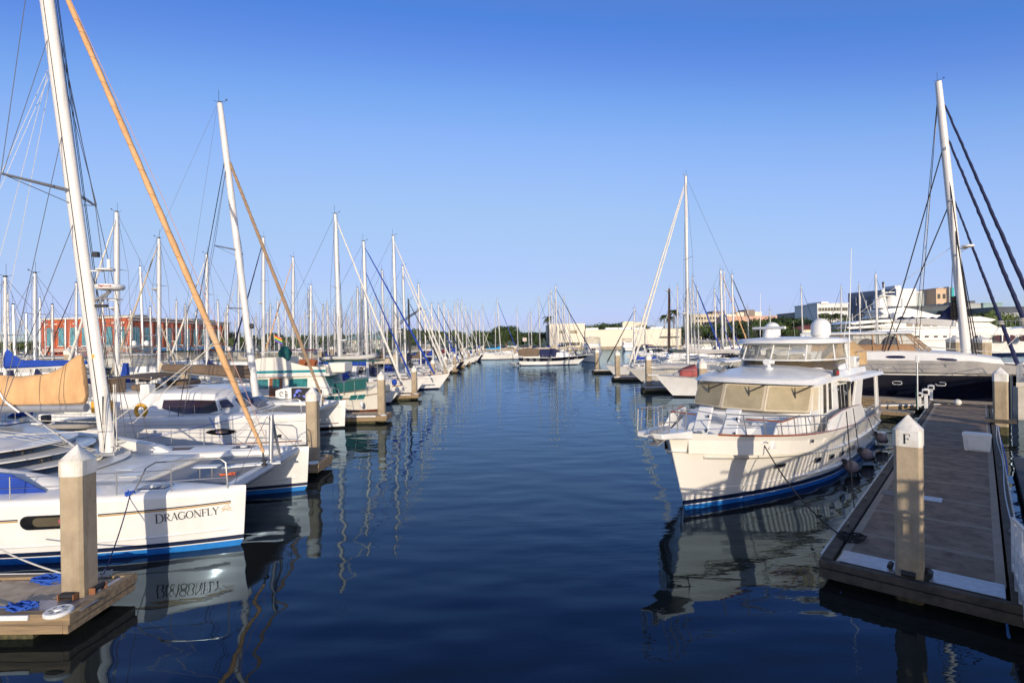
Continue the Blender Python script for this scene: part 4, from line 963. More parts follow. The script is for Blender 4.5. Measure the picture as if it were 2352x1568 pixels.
# right hand row of piles
RP = [(1612, 38, 'white capped concrete pile showing left of the trawler windscreen'), (1489, 54, 'white capped pile in front of the white express cruiser bow'), (1418, 69, 'white capped pile ahead of the furled jibs on the right'), (1371, 84, 'white capped pile right of the white motor yacht bow'),
      ]
right_piles = []
for i, (px, Y, lb) in enumerate(RP):
    x = P(px, 830, Y).x; pile(x, Y, 3.95, .55 if i < 2 else .6, 0, lb, 'concrete piles of the right row', cap_h=.36, band=.36); right_piles.append((x, Y))
for i, (x, Y) in enumerate(right_piles):
    f_ = finger(x - .6, x + 17, Y - .8, Y + .8, ['finger dock behind the trawler bow on the right', 'finger dock under the bow of the white express cruiser', 'finger dock beside the pale sailboat bow on the right', 'finger dock with white rub strip right of the motor yacht'][i], 'finger docks of the right row', mats=(dockslab, dockwood))
for k, (px, yt, Y, lb) in enumerate([(1292, 801, 127, 'pile behind the bow of the navy striped ketch'), (1309, 797, 131, 'pile to the right behind the ketch cluster'), (1321, 795, 134, 'pile nearest the dark boat hull left of the motor yacht'), (1184, 794, 150, 'small pile left of the ketch mizzen cover'), (1254, 795, 140, 'small pile between two white boats behind the ketch')]):
    x = P(px, 820, Y).x; pile(x, Y, P(px, yt, Y).z, .7, 0, 'white capped ' + lb)
for k, (px, Y, lb) in enumerate([(2194, 88, 'pile between navy yacht mast and superyacht hull'), (2254, 88, 'wide concrete pile before the round windows of the superyacht')]):
    x = P(px, 830, Y).x; pile(x, Y, P(px, 772 if k == 0 else 773, Y).z, 2.1 if k else 1.9, .3, lb, cap_h=.5, band=.5)
# piles seen among the left boats
for k, (px, yt, Y, lb) in enumerate([(158, 797, 42, 'white capped pile behind the blue sail cover'), (426, 835, 36, 'white capped pile behind the catamaran radar mast'), (527, 795, 74, 'white capped pile over the brown sail cover'), (498, 858, 34, 'plain pile top right of the taupe bimini'), (1285 * .2808 + 402, 794, 88, 'white capped pile behind the teal flybridge cover'), (1195 * .2808 + 402, 797, 80, 'white capped pile left of the inflatable on the teal awning'), (672 * .2808 + 402, 800, 70, 'white capped pile right of the tall second catamaran mast'), (455 * .2808 + 402, 798, 75, 'white capped pile left of the tall second catamaran mast')]):
    x = P(px, 830, Y).x; pile(x, Y, P(px, yt, Y).z, .5, 0, lb, 'piles among the left boats')
# ================================================================== boat building tools
def ring(st):
    # st: x at base, x at top, half width base, half width top, z base, z top, corner radius, camber, y centre
    xb, xt, wb, wt, z0, z1, cr, cam = st[:8]; y = st[8] if len(st) > 8 else 0.0
    k = .3 * cr
    return [V(xb, y - wb, z0), V(lerp(xt, xb, cr / max(.01, z1 - z0)), y - wt, z1 - cr), V(xt, y - wt + k, z1 - k), V(xt, y - wt + cr, z1), V(xt, y - wt * .45, z1 + cam * .8), V(xt, y, z1 + cam),
            V(xt, y + wt * .45, z1 + cam * .8), V(xt, y + wt - cr, z1), V(xt, y + wt - k, z1 - k), V(lerp(xt, xb, cr / max(.01, z1 - z0)), y + wt, z1 - cr), V(xb, y + wb, z0)]
def house(mb, sts): return mb.loft([ring(s_) for s_ in sts])
def st_at(sts, x):
    for a, b in zip(sts, sts[1:]):
        lo, hi = sorted((a[0], b[0]))
        if lo <= x <= hi:
            t = (x - a[0]) / (b[0] - a[0]) if b[0] != a[0] else 0
            return [lerp(p, q, t) for p, q in zip(a, b)]
    return list(sts[0] if abs(x - sts[0][0]) < abs(x - sts[-1][0]) else sts[-1])
def side_pt(sts, x, h, side, out=.012):
    s_ = st_at(sts, x); xb, xt, wb, wt, z0, z1, cr, cam = s_[:8]; y = s_[8] if len(s_) > 8 else 0
    return V(lerp(xb, xt, h), y + side * (lerp(wb, wt, h) + out), lerp(z0, z1 - cr, h))
def side_window(mb, sts, xa, xb, h0, h1, side, slant=0.0, n=6, th=.02, out=.012, taper=0.0):
    rows = []
    for i in range(n + 1):
        t = i / n; x = lerp(xa, xb, t); e = taper * (abs(2 * t - 1) ** 4) * (h1 - h0) / 2
        lo = side_pt(sts, x, h0 + e, side, out); hi = side_pt(sts, x + slant, h1 - e, side, out)
        rows.append((lo, hi))
    o = V(0, side * th, 0)
    mb.loft([[lo, hi, hi - o, lo - o] for lo, hi in rows]); return mb
def patch(q, u0, u1, v0, v1, off, mb=None, n=1, rnd=0.0):
    # q: four corners 00 10 11 01, off: outward vector; a thin pane
    mb = mb or MB()
    def b(u, v): return (q[0] * (1 - u) * (1 - v) + q[1] * u * (1 - v) + q[2] * u * v + q[3] * (1 - u) * v)
    if rnd:
        pts = []
        for cu, cv, a0 in ((u1, v1, 0), (u0, v1, 90), (u0, v0, 180), (u1, v0, 270)):
            su = 1 if cu == u1 else -1; sv = 1 if cv == v1 else -1
            for k in range(4):
                a = R(a0 + 30 * k); pts.append(b(cu - su * rnd + rnd * math.cos(a), cv - sv * rnd * 1.6 + rnd * 1.6 * math.sin(a)) + off)
        mb.slab(pts, -off * 1.6)
    else: mb.slab([b(u0, v0) + off, b(u1, v0) + off, b(u1, v1) + off, b(u0, v1) + off], -off * 1.6)
    return mb
def canopy(mb, x0, x1, w, z, rise=.12, nx=5, droop=.05):
    for s_ in (0,):
        mb.loft([[V(lerp(x0, x1, i / nx), w * (j / 6 - .5) * 2, z + rise * (1 - (j / 3 - 1) ** 2) - droop * (2 * i / nx - 1) ** 2) for j in range(7)] + [V(lerp(x0, x1, i / nx), w * (j / 6 - .5) * 2, z - .05 + rise * (1 - (j / 3 - 1) ** 2) - droop * (2 * i / nx - 1) ** 2) for j in range(6, -1, -1)] for i in range(nx + 1)])
    return mb
def sail_bundle(mb, a, b, r0, r1, mastend=0.0, n=14, seed=0, base=0.0):
    # a lumpy stowed sail from a (mast end) to b (boom end)
    rnd = random.Random(seed); a, b = Vector(a), Vector(b); rings = []
    d = (b - a).normalized(); sdv = V(-d.y, d.x, 0).normalized()
    for i in range(n + 1):
        t = i / n; h = lerp(r0, r1, t) * (1 + .06 * math.sin(i * 2.1 + seed)) + (mastend * max(0, 1 - t * 4.5) ** 1.6 if mastend else 0)
        w = lerp(r0, r1, t) * .42 * (1 + .08 * math.sin(i * 1.7 + seed)); c = a.lerp(b, t)
        if i == n: h *= .8; w *= .7
        rings.append([c + V(0, 0, -.03) - sdv * w * .5, c + V(0, 0, .10 * h) - sdv * w, c + V(0, 0, .45 * h) - sdv * w * .82, c + V(0, 0, .8 * h) - sdv * w * .42, c + V(0, 0, h), c + V(0, 0, .8 * h) + sdv * w * .42, c + V(0, 0, .45 * h) + sdv * w * .82, c + V(0, 0, .10 * h) + sdv * w, c + V(0, 0, -.03) + sdv * w * .5])
    return mb.loft(rings)
def furled(mb, a, b, r, n=30, seed=0):
    a, b = Vector(a), Vector(b); rs = []; pts = []
    rnd = random.Random(seed)
    for i in range(n + 1):
        t = i / n; pts.append(a.lerp(b, t) + V(rnd.uniform(-1, 1), rnd.uniform(-1, 1), 0) * r * .10)
        rs.append(r * (1.0 - .62 * t) * (1 + .08 * math.sin(i * 2.3 + seed)) * (.5 if i == 0 or i == n else 1))
    return mb.tube(pts, rs, 8)
def masthead(root, top, s=1):
    m1 = MB(); t = Vector(top)
    m1.tube([t + V(-.06, 0, 0), t + V(-.06, 0, .8)], .012, 4); m1.box(t + V(0, 0, .06), (.2, .1, .1))
    if s: m1.tube([t + V(0, 0, .05), t + V(.32, .1, .2)], .012, 4); m1.box(t + V(.34, .1, .25), (.10, .02, .08)); m1.tube([t, t + V(-.3, -.1, .15)], .010, 4)
    return obj('masthead_instruments', m1, darkmetal, root)
def radome(root, c, r, bracket_to=None, name='radar_dome'):
    m1 = MB(); c = Vector(c); m1.lathe([(r * .55, -.0), (r * .9, .03), (r, r * .22), (r * .97, r * .42), (r * .6, r * .5), (.001, r * .52)], c, 18); o = obj(name, m1, whiteplastic, root)
    if bracket_to is not None:
        m1 = MB(); b = Vector(bracket_to); m1.tube([c - V(0, 0, .03), b - V(0, 0, .06)], .045, 6); m1.tube([c - V(0, 0, .02), b - V(0, 0, .35)], .03, 6); obj('bracket', m1, greymetal, o)
    return o
def satdome(root, c, r, h=None, name='satellite_dome'):
    h = h or r * 2.0; m1 = MB(); m1.lathe([(r * .80, 0), (r * .84, .06), (r, .10), (r, h - r)] + [(r * math.cos(a), h - r + r * math.sin(a)) for a in [R(k) for k in range(10, 90, 10)]] + [(.001, h)], c, 22)
    return obj(name, m1, whiteplastic, root)
def sailboat(label, bow, rz, L=12.0, B=3.8, fb=1.35, mast_x=None, mast_h=16.0, rake=.35, hullm=None, boot=None, stripe=None, cover=None, jib=None, dodger=None, bimini=None, radar=False, detail=1, group=None, mizzen=None, mastm=None, jib2=None, flag=None, deckm=None, bowsprit=False, seed=0, spreaders=2, boomz=None, wr=.014, mr=None, hullrake=1.3, tilt=(0, 0), coverlen=None, dinghy=False, cabin=True, name='sailboat', toerail=None, jibwhite=True, arch=False, windgen=False):
    root = empty(name, (bow[0], bow[1], 0), rz)
    rnd = random.Random(seed)
    hullm = hullm or white; deckm = deckm or white2; mastm = mastm or mastwhite; mast_x = mast_x or L * .38
    h = Hull(L, B, fb * 1.18, fb * .93, fb * .98, rake=hullrake, trans=.72, draft=.5)
    nn = 22 if detail else 12
    hl = obj('hull', h.band(.16, lambda u: h.sheer(u), rows=4 if detail else 3, n=nn), hullm, root)
    obj('boot_stripe', h.band(-.3, .16, rows=2, n=nn), boot or stripe_navy, hl)
    if stripe: obj('cove_stripe', h.band(lambda u: h.sheer(u) - .24, lambda u: h.sheer(u) - .15, out=.006, rows=1, n=nn), stripe, hl)
    dk = obj('deck', h.deck(n=14, across=4), deckm, root)
    if detail: obj('toe_rail', h.rail(-.03, .03, n=16, seg=4), toerail or (teak if rnd.random() < .35 else alu), dk)
    # cabin trunk
    zc = fb * .97; x0, x1 = -L * .62, -L * .24
    if cabin:
        sts = [(x0, x0 + .1, B * .34, B * .29, zc - .05, zc + .46, .1, .08), (lerp(x0, x1, .5), lerp(x0, x1, .5), B * .33, B * .28, zc, zc + .45, .1, .08), (x1, x1 - .35, B * .19, B * .14, zc + .05, zc + .34, .1, .05)]
        m1 = MB(); house(m1, sts); cb = obj('cabin', m1, deckm, root)
        if detail:
            for s_ in (1, -1):
                m1 = MB()
                for k in range(3): xx = lerp(x0, x1, .12 + .27 * k); side_window(m1, sts, xx, xx + L * .07, .35, .8, s_, taper=.5)
                obj('window', m1, darkglass, cb)
            m1 = MB(); m1.box((lerp(x0, x1, .62), 0, zc + .53), (.55, .55, .05)); m1.box((x1 + 1.2, 0, zc + .20), (.5, .5, .05)); obj('hatch', m1, darkglass, cb, bev=.01)
    # cockpit
    m1 = MB(); xc0, xc1 = -L * .93, -L * .62
    for s_ in (1, -1): m1.loft([ring((xc0, xc0, .14, .1, zc - .05, zc + .26, .05, .01, s_ * B * .27)), ring((xc1, xc1, .16, .1, zc - .05, zc + .34, .05, .01, s_ * B * .30))])
    ck = obj('cockpit_coaming', m1, deckm, root)
    m1 = MB(); m1.box(((xc0 + xc1) / 2, 0, zc + .03), (xc1 - xc0, B * .46, .05)); obj('cockpit_sole', m1, canvassand if rnd.random() < .3 else deckgrey, ck)
    if detail:
        m1 = MB(); w_ = [V(-L * .84, .42 * math.cos(a), zc + .85 + .42 * math.sin(a)) for a in [2 * PI * k / 14 for k in range(14)]]; m1.tube(w_, .018, 5, close=True); m1.tube([V(-L * .84, 0, zc), V(-L * .84, 0, zc + .9)], .06, 6); obj('steering_wheel', m1, steel, root)
    # mast
    mz = zc + (.45 if cabin else 0); mr = mr or (.085 + mast_h * .0022)
    top = V(-mast_x - rake * mast_h * .04 + tilt[0], tilt[1], mast_h); foot = V(-mast_x, 0, mz - .1)
    m1 = MB(); m1.tube([foot, foot.lerp(top, .85), top], [mr, mr, mr * .7], 10 if detail else 6); ms = obj('mast', m1, mastm, root)
    masthead(ms, top, detail)
    m1 = MB(); m2 = MB(); spz = []
    for k in range(spreaders):
        t = (k + 1) / (spreaders + 1) * (1 if spreaders > 1 else 1.1) + .02; c = foot.lerp(top, t); w = B * (.34 - .07 * k)
        for s_ in (1, -1): m1.tube([c, c + V(-.16, s_ * w, .04)], [.035, .02], 4)
        spz.append((c, w))
    obj('spreader', m1, mastm, ms)
    for s_ in (1, -1):
        chain = V(-mast_x - .12, s_ * B * .46, zc)
        for k, (c, w) in enumerate(spz): m2.tube([chain, c + V(-.16, s_ * w, .04)], wr, 4)
        if spz: m2.tube([spz[-1][0] + V(-.16, s_ * spz[-1][1], .04), top], wr, 4)
        m2.tube([V(-mast_x + .5, s_ * B * .45, zc), foot.lerp(top, .45)], wr, 4); m2.tube([V(-mast_x - .8, s_ * B * .46, zc), foot.lerp(top, .46)], wr, 4)
    m2.tube([V(-L + .1, 0, fb), top], wr, 4)
    m2.tube([foot + V(mr * 1.5, .1, 0), top + V(mr, .1, 0)], wr * .9, 4)
    m2.tube([foot + V(-mr * 1.5, -.06, 0), top + V(-mr, -.06, 0)], wr * .9, 4)
    obj('rigging', m2, wire, ms)
    # boom and cover
    bz = boomz or (zc + 1.55); bl = coverlen or L * .36
    a = V(-mast_x - .2, 0, bz); b = V(-mast_x - bl, 0, bz + rnd.uniform(0, .25))
    m1 = MB(); m1.tube([a, b], .075, 6); bm_ = obj('boom', m1, mastm, root)
    if cover: m1 = MB(); sail_bundle(m1, a + V(.1, 0, .06), b + V(.1, 0, .06), .48, .24, .75, seed=seed, n=10); obj('sail_cover', m1, cover, bm_)
    # headsail rolled on the stay
    bowp = V(-.12 if not bowsprit else .9, 0, h.sheer(1) + .1)
    if jib: m1 = MB(); furled(m1, bowp + V(-.1, 0, .25), top.lerp(V(-mast_x, 0, mz), .03) + V(.12, 0, -.2), (.085 + mast_h * .0022) * (1 if detail else .6), seed=seed, n=24 if detail else 8); obj('furled_sail', m1, jib, root)
    else: m1 = MB(); m1.tube([bowp, top], wr, 4); obj('forestay', m1, wire, root)
    if jib2: m1 = MB(); furled(m1, V(-1.6, 0, fb + .3), foot.lerp(top, .78) + V(.1, 0, 0), .10, seed=seed + 3); obj('furled_sail', m1, jib2, root)
    if bowsprit: m1 = MB(); m1.tube([V(-1, 0, h.sheer(.95) + .02), V(1.0, 0, h.sheer(1) + .08)], .07, 6); obj('bowsprit', m1, teak if seed % 2 else white, root)
    if mizzen:
        mh, mx = mizzen; m1 = MB(); f2 = V(-mx, 0, zc); t2 = V(-mx - .2, 0, mh); m1.tube([f2, t2], mr * .75, 8); mm = obj('mizzen_mast', m1, mastm, root); m1 = MB()
        m1.tube([V(-mx, 0, bz + .1), V(-mx - L * .2, 0, bz + .2)], .06, 6); obj('boom', m1, mastm, mm); m1 = MB(); sail_bundle(m1, V(-mx - .1, 0, bz + .15), V(-mx - L * .2, 0, bz + .25), .3, .2, .3, seed=seed); obj('sail_cover', m1, cover or canvasblue, mm)
    if radar: c = foot.lerp(top, radar if radar is not True else .42); radome(ms, c + V(.42, 0, 0), .28, c)
    # rails
    m1 = MB(); m3 = MB(); rz_ = .62
    for s_ in (1, -1):
        m1.tube([h.pt(.90, h.sheer(.90), s_, -.08) + V(0, 0, 0), h.pt(.905, h.sheer(.9), s_, -.08) + V(0, 0, rz_), h.pt(.97, h.sheer(.97), s_, -.03) + V(0, 0, rz_ + .03), V(.08, 0, h.sheer(1) + rz_ + .05)], .016, 5)
        m1.tube([h.pt(.97, h.sheer(.97), s_, -.03), h.pt(.97, h.sheer(.97), s_, -.03) + V(0, 0, rz_)], .014, 5)
        m3.tube([h.pt(.0, h.sheer(0), s_, -.12) + V(.1, 0, 0), h.pt(.0, h.sheer(0), s_, -.12) + V(.1, 0, rz_)], .014, 5); m3.tube([h.pt(.12, h.sheer(.12), s_, -.08), h.pt(.12, h.sheer(.12), s_, -.08) + V(0, 0, rz_)], .014, 5)
        m3.tube([h.pt(.12, h.sheer(.12), s_, -.08) + V(0, 0, rz_), h.pt(0, h.sheer(0), s_, -.12) + V(.1, 0, rz_)], .016, 5)
    m3.tube([h.pt(0, h.sheer(0), 1, -.12) + V(.1, 0, rz_), h.pt(0, h.sheer(0), -1, -.12) + V(.1, 0, rz_)], .016, 5)
    obj('bow_rail', m1, steel, root); obj('stern_rail', m3, steel, root)
    if detail:
        m1 = MB()
        for s_ in (1, -1):
            for k in range(1, 7): u = .12 + .78 * k / 7; q = h.pt(u, h.sheer(u), s_, -.08); m1.tube([q, q + V(0, 0, rz_)], .012, 5)
            for zz in (.33, .61): m1.tube([h.pt(.12 + .78 * k / 7, h.sheer(.12 + .78 * k / 7), s_, -.08) + V(0, 0, zz) for k in range(8)], .006, 4)
        obj('lifeline', m1, steel, root)
    if dodger:
        m1 = MB(); xd = -L * .62; ww = B * .34
        rows = []
        for i in range(5):
            t = i / 4; x_ = xd + 1.25 - t * 1.35; hh = .95 * math.sin(min(1, t * 1.25) * PI / 2) if t > 0 else .02
            rows.append([V(x_, ww * math.cos(PI * j / 8) * (1.0 - .04 * t), zc + .25 + hh * (math.sin(PI * j / 8) ** .45 if j not in (0, 8) else 0)) for j in range(9)])
        m1.loft(rows, closed=False, caps=False); dg = obj('dodger', m1, dodger, root, thick=.02)
        m1 = MB(); m1.grid(lambda a_, b_: V(xd + 1.22 - a_ * .42, (b_ - .5) * ww * 1.35, zc + .42 + .50 * a_) + V(.035, 0, .03), 2, 2); obj('dodger_window', m1, vinyl, dg, thick=.01)
    if bimini:
        m1 = MB(); canopy(m1, -L * .97, -L * .74, B * .40, zc + 1.95, .14); bi = obj('bimini', m1, bimini, root)
        m1 = MB()
        for x_ in (-L * .95, -L * .855, -L * .76):
            for s_ in (1, -1): m1.tube([V(-L * .86, s_ * B * .43, zc), V(x_, s_ * B * .39, zc + 1.93)], .014, 5)
        obj('frame', m1, steel, bi)
    if arch:
        m1 = MB()
        for s_ in (1, -1): m1.tube([V(-L + .3, s_ * B * .36, zc), V(-L - .1, s_ * B * .34, zc + 2.2)], .025, 6)
        m1.box((-L - .1, 0, zc + 2.25), (.9, B * .7, .05)); obj('stern_arch', m1, greymetal, root)
    if windgen:
        m1 = MB(); c = V(-L + .2, B * .3, zc + 3.2); m1.tube([V(-L + .2, B * .3, zc), c], .03, 6); m1.tube([c - V(.2, 0, 0), c + V(.15, 0, 0)], [.02, .07], 6)
        for k in range(3): a_ = 2 * PI * k / 3; m1.tube([c + V(.16, 0, 0), c + V(.16, .55 * math.cos(a_), .55 * math.sin(a_))], [.04, .01], 4)
        obj('wind_generator', m1, white, root)
    if flag:
        m1 = MB(); q = V(-L - .1, -B * .3, zc + .5); m1.tube([q, q + V(-.3, 0, 1.6)], .012, 4); fo = obj('flag_staff', m1, white, root)
        m1 = MB(); m1.grid(lambda a_, b_: q + V(-.28 - .9 * a_, .08 * math.sin(a_ * 5), 1.5 - .6 * b_ - .35 * a_), 6, 3); obj('flag', m1, flag, fo, thick=.006)
    tag(root, label, 'sailboat', group)
    return root, h

def motorboat(label, bow, rz, L=11.0, B=3.8, fb=1.4, style='express', hullm=None, boot=None, topm=None, glass=None, cover=None, detail=1, group=None, name='motorboat', arch=True, domes=0, covertop=None, radar=True, antennas=1, stripe=None, house_h=1.3, bowrail=True, fly_h=1.15):
    root = empty(name, (bow[0], bow[1], 0), rz)
    hullm = hullm or white; glass = glass or darkglass; topm = topm or white
    h = Hull(L, B, fb * 1.30, fb * 1.05, fb * .85, rake=1.8, trans=.88, draft=.5, mx=.4, wfac=.80, flare=1.6)
    hl = obj('hull', h.band(.14, lambda u: h.sheer(u), rows=5, n=24), hullm, root); obj('boot_stripe', h.band(-.3, .14, rows=2, n=24), boot or stripe_black, hl)
    if stripe: obj('hull_stripe', h.band(lambda u: h.sheer(u) - .45, lambda u: h.sheer(u) - .28, out=.006, rows=1, n=20), stripe, hl)
    obj('deck', h.deck(n=14, across=4, camber=.10), deckgrey if style != 'express' else white, root)
    obj('rub_rail', h.rail(.0, .035, n=18, dz=-.03), greymetal, hl)
    zc = fb * 1.03
    if bowrail:
        m1 = MB(); us_ = [.45, .55, .65, .75, .84, .92, .985]
        for s_ in (1, -1):
            pts = [h.pt(u, h.sheer(u), s_, -.1) + V(0, 0, .62) for u in us_]
            m1.tube([h.pt(.40, h.sheer(.4), s_, -.1)] + pts + [V(.35, 0, h.sheer(1) + .7)], .018, 5)
            for u in us_: m1.tube([h.pt(u, h.sheer(u), s_, -.1), h.pt(u, h.sheer(u), s_, -.1) + V(0, 0, .62)], .013, 5)
        obj('bow_rail', m1, steel, root); m1 = MB(); m1.box((.15, 0, h.sheer(1) - .02), (1.0, .42, .09)); obj('anchor_platform', m1, white, root, bev=.03)
    x1 = -L * .28; x0 = -L * .80
    if style == 'express':
        sts = [(x0, x0, B * .40, B * .38, zc - .1, zc + .35, .1, .0), (-L * .5, -L * .5, B * .38, B * .34, zc - .05, zc + .50, .12, .05), (x1, x1 - .4, B * .30, B * .2, zc + .0, zc + .34, .1, .05), (-L * .12, -L * .13, B * .10, B * .05, zc + .12, zc + .26, .05, .02)]
        m1 = MB(); house(m1, sts); cb = obj('cabin', m1, topm, root)
        s2 = [(x0 + .2, x0 + .3, B * .385, B * .36, zc + .35, zc + 1.02, .04, .0), (-L * .52, -L * .56, B * .36, B * .33, zc + .45, zc + 1.12, .04, .0), (-L * .44, -L * .53, B * .27, B * .24, zc + .48, zc + 1.12, .04, .0)]
        m1 = MB(); house(m1, s2); obj('windscreen', m1, glass, cb)
        m1 = MB(); house(m1, [(x0 - .2, x0 - .2, B * .40, B * .38, zc + 1.62, zc + 1.75, .05, .08), (-L * .6, -L * .6, B * .40, B * .38, zc + 1.64, zc + 1.80, .05, .10), (-L * .47, -L * .47, B * .3, B * .26, zc + 1.52, zc + 1.62, .04, .05)]); ht = obj('hardtop', m1, covertop or topm, root)
        m1 = MB()
        for s_ in (1, -1):
            m1.slab([V(x0 + .2, s_ * B * .385, zc + .3), V(x0 + .9, s_ * B * .385, zc + .3), V(x0 + .5, s_ * B * .37, zc + 1.65), V(x0 - .3, s_ * B * .37, zc + 1.65)], (0, -s_ * .1, 0)); m1.tube([V(-L * .50, s_ * B * .30, zc + 1.1), V(-L * .53, s_ * B * .3, zc + 1.6)], .03, 6)
        obj('arch', m1, topm, ht)
        m1 = MB()
        for s_ in (1, -1): m1.slab([V(x0 + .95, s_ * B * .372, zc + 1.0), V(-L * .52, s_ * B * .345, zc + 1.12), V(-L * .53, s_ * B * .33, zc + 1.6), V(x0 + .6, s_ * B * .365, zc + 1.6)], (0, -s_ * .02, 0))
        obj('side_curtain', m1, vinyl, ht)
        ztop = zc + 1.85; xt = x0 + .4
        if cover:
            m1 = MB(); house(m1, [(-L * .44, -L * .5, B * .36, B * .22, zc + .3, zc + 1.0, .1, .1), (-L * .30, -L * .3, B * .34, B * .1, zc + .15, zc + .75, .1, .1), (-L * .16, -L * .16, B * .22, B * .06, zc + .15, zc + .45, .08, .04)]); obj('boat_cover', m1, cover, root)
    else:
        hh = house_h
        sts = [(x0, x0 + .1, B * .40, B * .37, zc - .3, zc + hh, .08, .05), (-L * .5, -L * .5, B * .40, B * .37, zc - .1, zc + hh, .08, .05), (x1, x1 - .7, B * .34, B * .3, zc + .0, zc + hh - .05, .08, .05), (-L * .16, -L * .30 - .6, B * .2, B * .18, zc + .1, zc + hh - .3, .08, .02)][:3 if style == 'trawler' else 4]
        m1 = MB(); house(m1, sts); cb = obj('cabin', m1, topm, root)
        for s_ in (1, -1):
            m1 = MB()
            for k in range(3): xa = lerp(x0, x1, .08 + .29 * k); side_window(m1, sts, xa, xa + (x1 - x0) * .23, .48, .90, s_)
            obj('window', m1, glass, cb)
        q = [V(sts[-1][0], -sts[-1][2], sts[-1][4]), V(sts[-1][0], sts[-1][2], sts[-1][4]), V(sts[-1][1], sts[-1][3], sts[-1][5]), V(sts[-1][1], -sts[-1][3], sts[-1][5])]
        m1 = MB()
        for k in range(3): patch(q, .04 + .32 * k, .32 + .32 * k, .35, .92, V(.03, 0, .01), m1)
        obj('windshield', m1, glass, cb)
        m1 = MB(); house(m1, [(x0 - 1.2, x0 - 1.2, B * .42, B * .42, zc + hh + .0, zc + hh + .12, .04, .02), (x1 - .3, x1 - .3, B * .38, B * .36, zc + hh + .0, zc + hh + .13, .04, .02)]); obj('flybridge_deck', m1, topm, root)
        zf = zc + hh + .12; fb_ = [(x0 + .2, x0 + .2, B * .34, B * .36, zf - .05, zf + .55, .05, -.3), (x1 - 1.2, x1 - 1.2, B * .33, B * .34, zf - .05, zf + .62, .05, -.3), (x1 - .5, x1 - .9, B * .26, B * .24, zf - .05, zf + .55, .05, -.1)]
        m1 = MB(); house(m1, fb_); fbo = obj('flybridge', m1, topm, root)
        m1 = MB()
        for s_ in (1, -1):
            for x_ in (x0 + .5, x1 - 1.2): m1.tube([V(x_, s_ * B * .33, zf + .3), V(x_ + .1, s_ * B * .33, zf + .6 + fly_h)], .025, 6)
        canopy(m1, x0 + .1, x1 - .8, B * .37, zf + .6 + fly_h, .1); obj('bimini', m1, covertop or coverwhite, root)
        m1 = MB(); house(m1, [(x0 + .3, x0 + .4, B * .335, B * .33, zf + .5, zf + .55 + fly_h, .05, .0), (x1 - 1.0, x1 - 1.2, B * .32, B * .31, zf + .5, zf + .55 + fly_h, .05, .0)]); obj('clear_curtain', m1, vinyl, fbo)
        ztop = zf + .7 + fly_h; xt = x0 + .8
    if radar: radome(root, (xt, 0, ztop + .05), .30)
    for k in range(domes): satdome(root, (xt - .2, (k * 2 - 1) * B * .2, ztop), .26, .55)
    m1 = MB()
    for k in range(antennas): m1.tube([V(xt, (-1) ** k * B * .36, ztop - .9), V(xt - .3, (-1) ** k * B * .36, ztop + 2.6)], [.018, .010], 4)
    if antennas: obj('antenna', m1, white, root)
    tag(root, label, 'motorboat', group)
    return root, h
def fender(mb, p, r=.13, l=.5): mb.lathe([(.001, 0), (r * .6, .03), (r, .12), (r, l - .12), (r * .6, l - .03), (.001, l)], Vector(p) - V(0, 0, l / 2), 12)
def dinghy(name, label, loc, rz, L=3.0, material=None):
    root = empty(name, loc, rz); m1 = MB(); pts = []
    for k in range(9): t = k / 8; a = PI * t; pts.append(V(L * .28 + L * .25 * math.sin(a), .62 * math.cos(a), .28 + .1 * math.sin(a)))
    m1.tube([V(-L / 2, .62, .25)] + pts + [V(-L / 2, -.62, .25)], [.14] + [.21] * 9 + [.14], 10); obj('tube', m1, material or canvasgrey, root)
    m1 = MB(); m1.loft([[V(-L * .45, -.5, .1), V(-L * .45, .5, .1), V(-L * .45, 0, -.05)], [V(L * .25, -.45, .16), V(L * .25, .45, .16), V(L * .25, 0, 0)], [V(L * .45, -.1, .3), V(L * .45, .1, .3), V(L * .45, 0, .25)]]); obj('floor', m1, deckgrey, root)
    m1 = MB(); m1.box((-L * .52, 0, .55), (.3, .28, .4)); m1.box((-L * .56, 0, .1), (.1, .1, .6)); obj('outboard_motor', m1, darkmetal, root, bev=.05)
    tag(root, label, 'dinghy'); return root
# ================================================================== the white trawler yacht beside the wide dock
HB = V(5.40, 16.8, 0); HU = V(.708, .706, 0).normalized(); HA = math.atan2(-HU.y, -HU.x)
root = hero = empty('trawler_yacht', HB, HA)      # local +x towards the bow, +y towards the dock
# the hull: x = 0 of the Hull is the stem head, one metre ahead of the waterline bow
h = Hull(17.6, 5.3, 2.62, 1.92, 1.72, rake=1.05, trans=.86, draft=.8, mx=.50, entry=3.3, wentry=1.7, wfac=.90, flare=1.35, trake=.2, y0=0)
OX = 1.0
def sh(mb, dx=OX):
    for p in mb.v: p.x += dx
    return mb
knuckle = lambda u: h.sheer(u) - lerp(.58, .74, u)
rubz = lambda u: h.sheer(u) - lerp(.60, .80, u)
hull_mat = bpy.data.materials.new('hull_planked_cream'); hull_mat.use_nodes = True
nt = hull_mat.node_tree; b = nt.nodes['Principled BSDF']; b.inputs['Roughness'].default_value = .25; b.inputs['Coat Weight'].default_value = .3
tc = nt.nodes.new('ShaderNodeTexCoord'); nz = nt.nodes.new('ShaderNodeTexNoise'); nz.inputs['Scale'].default_value = 1.3; nz.inputs['Detail'].default_value = 5
nt.links.new(tc.outputs['Object'], nz.inputs['Vector']); rp = nt.nodes.new('ShaderNodeValToRGB')
rp.color_ramp.elements[0].color = (.74, .70, .62, 1); rp.color_ramp.elements[1].color = (.82, .79, .72, 1); nt.links.new(nz.outputs['Fac'], rp.inputs[0]); nt.links.new(rp.outputs[0], b.inputs['Base Color'])
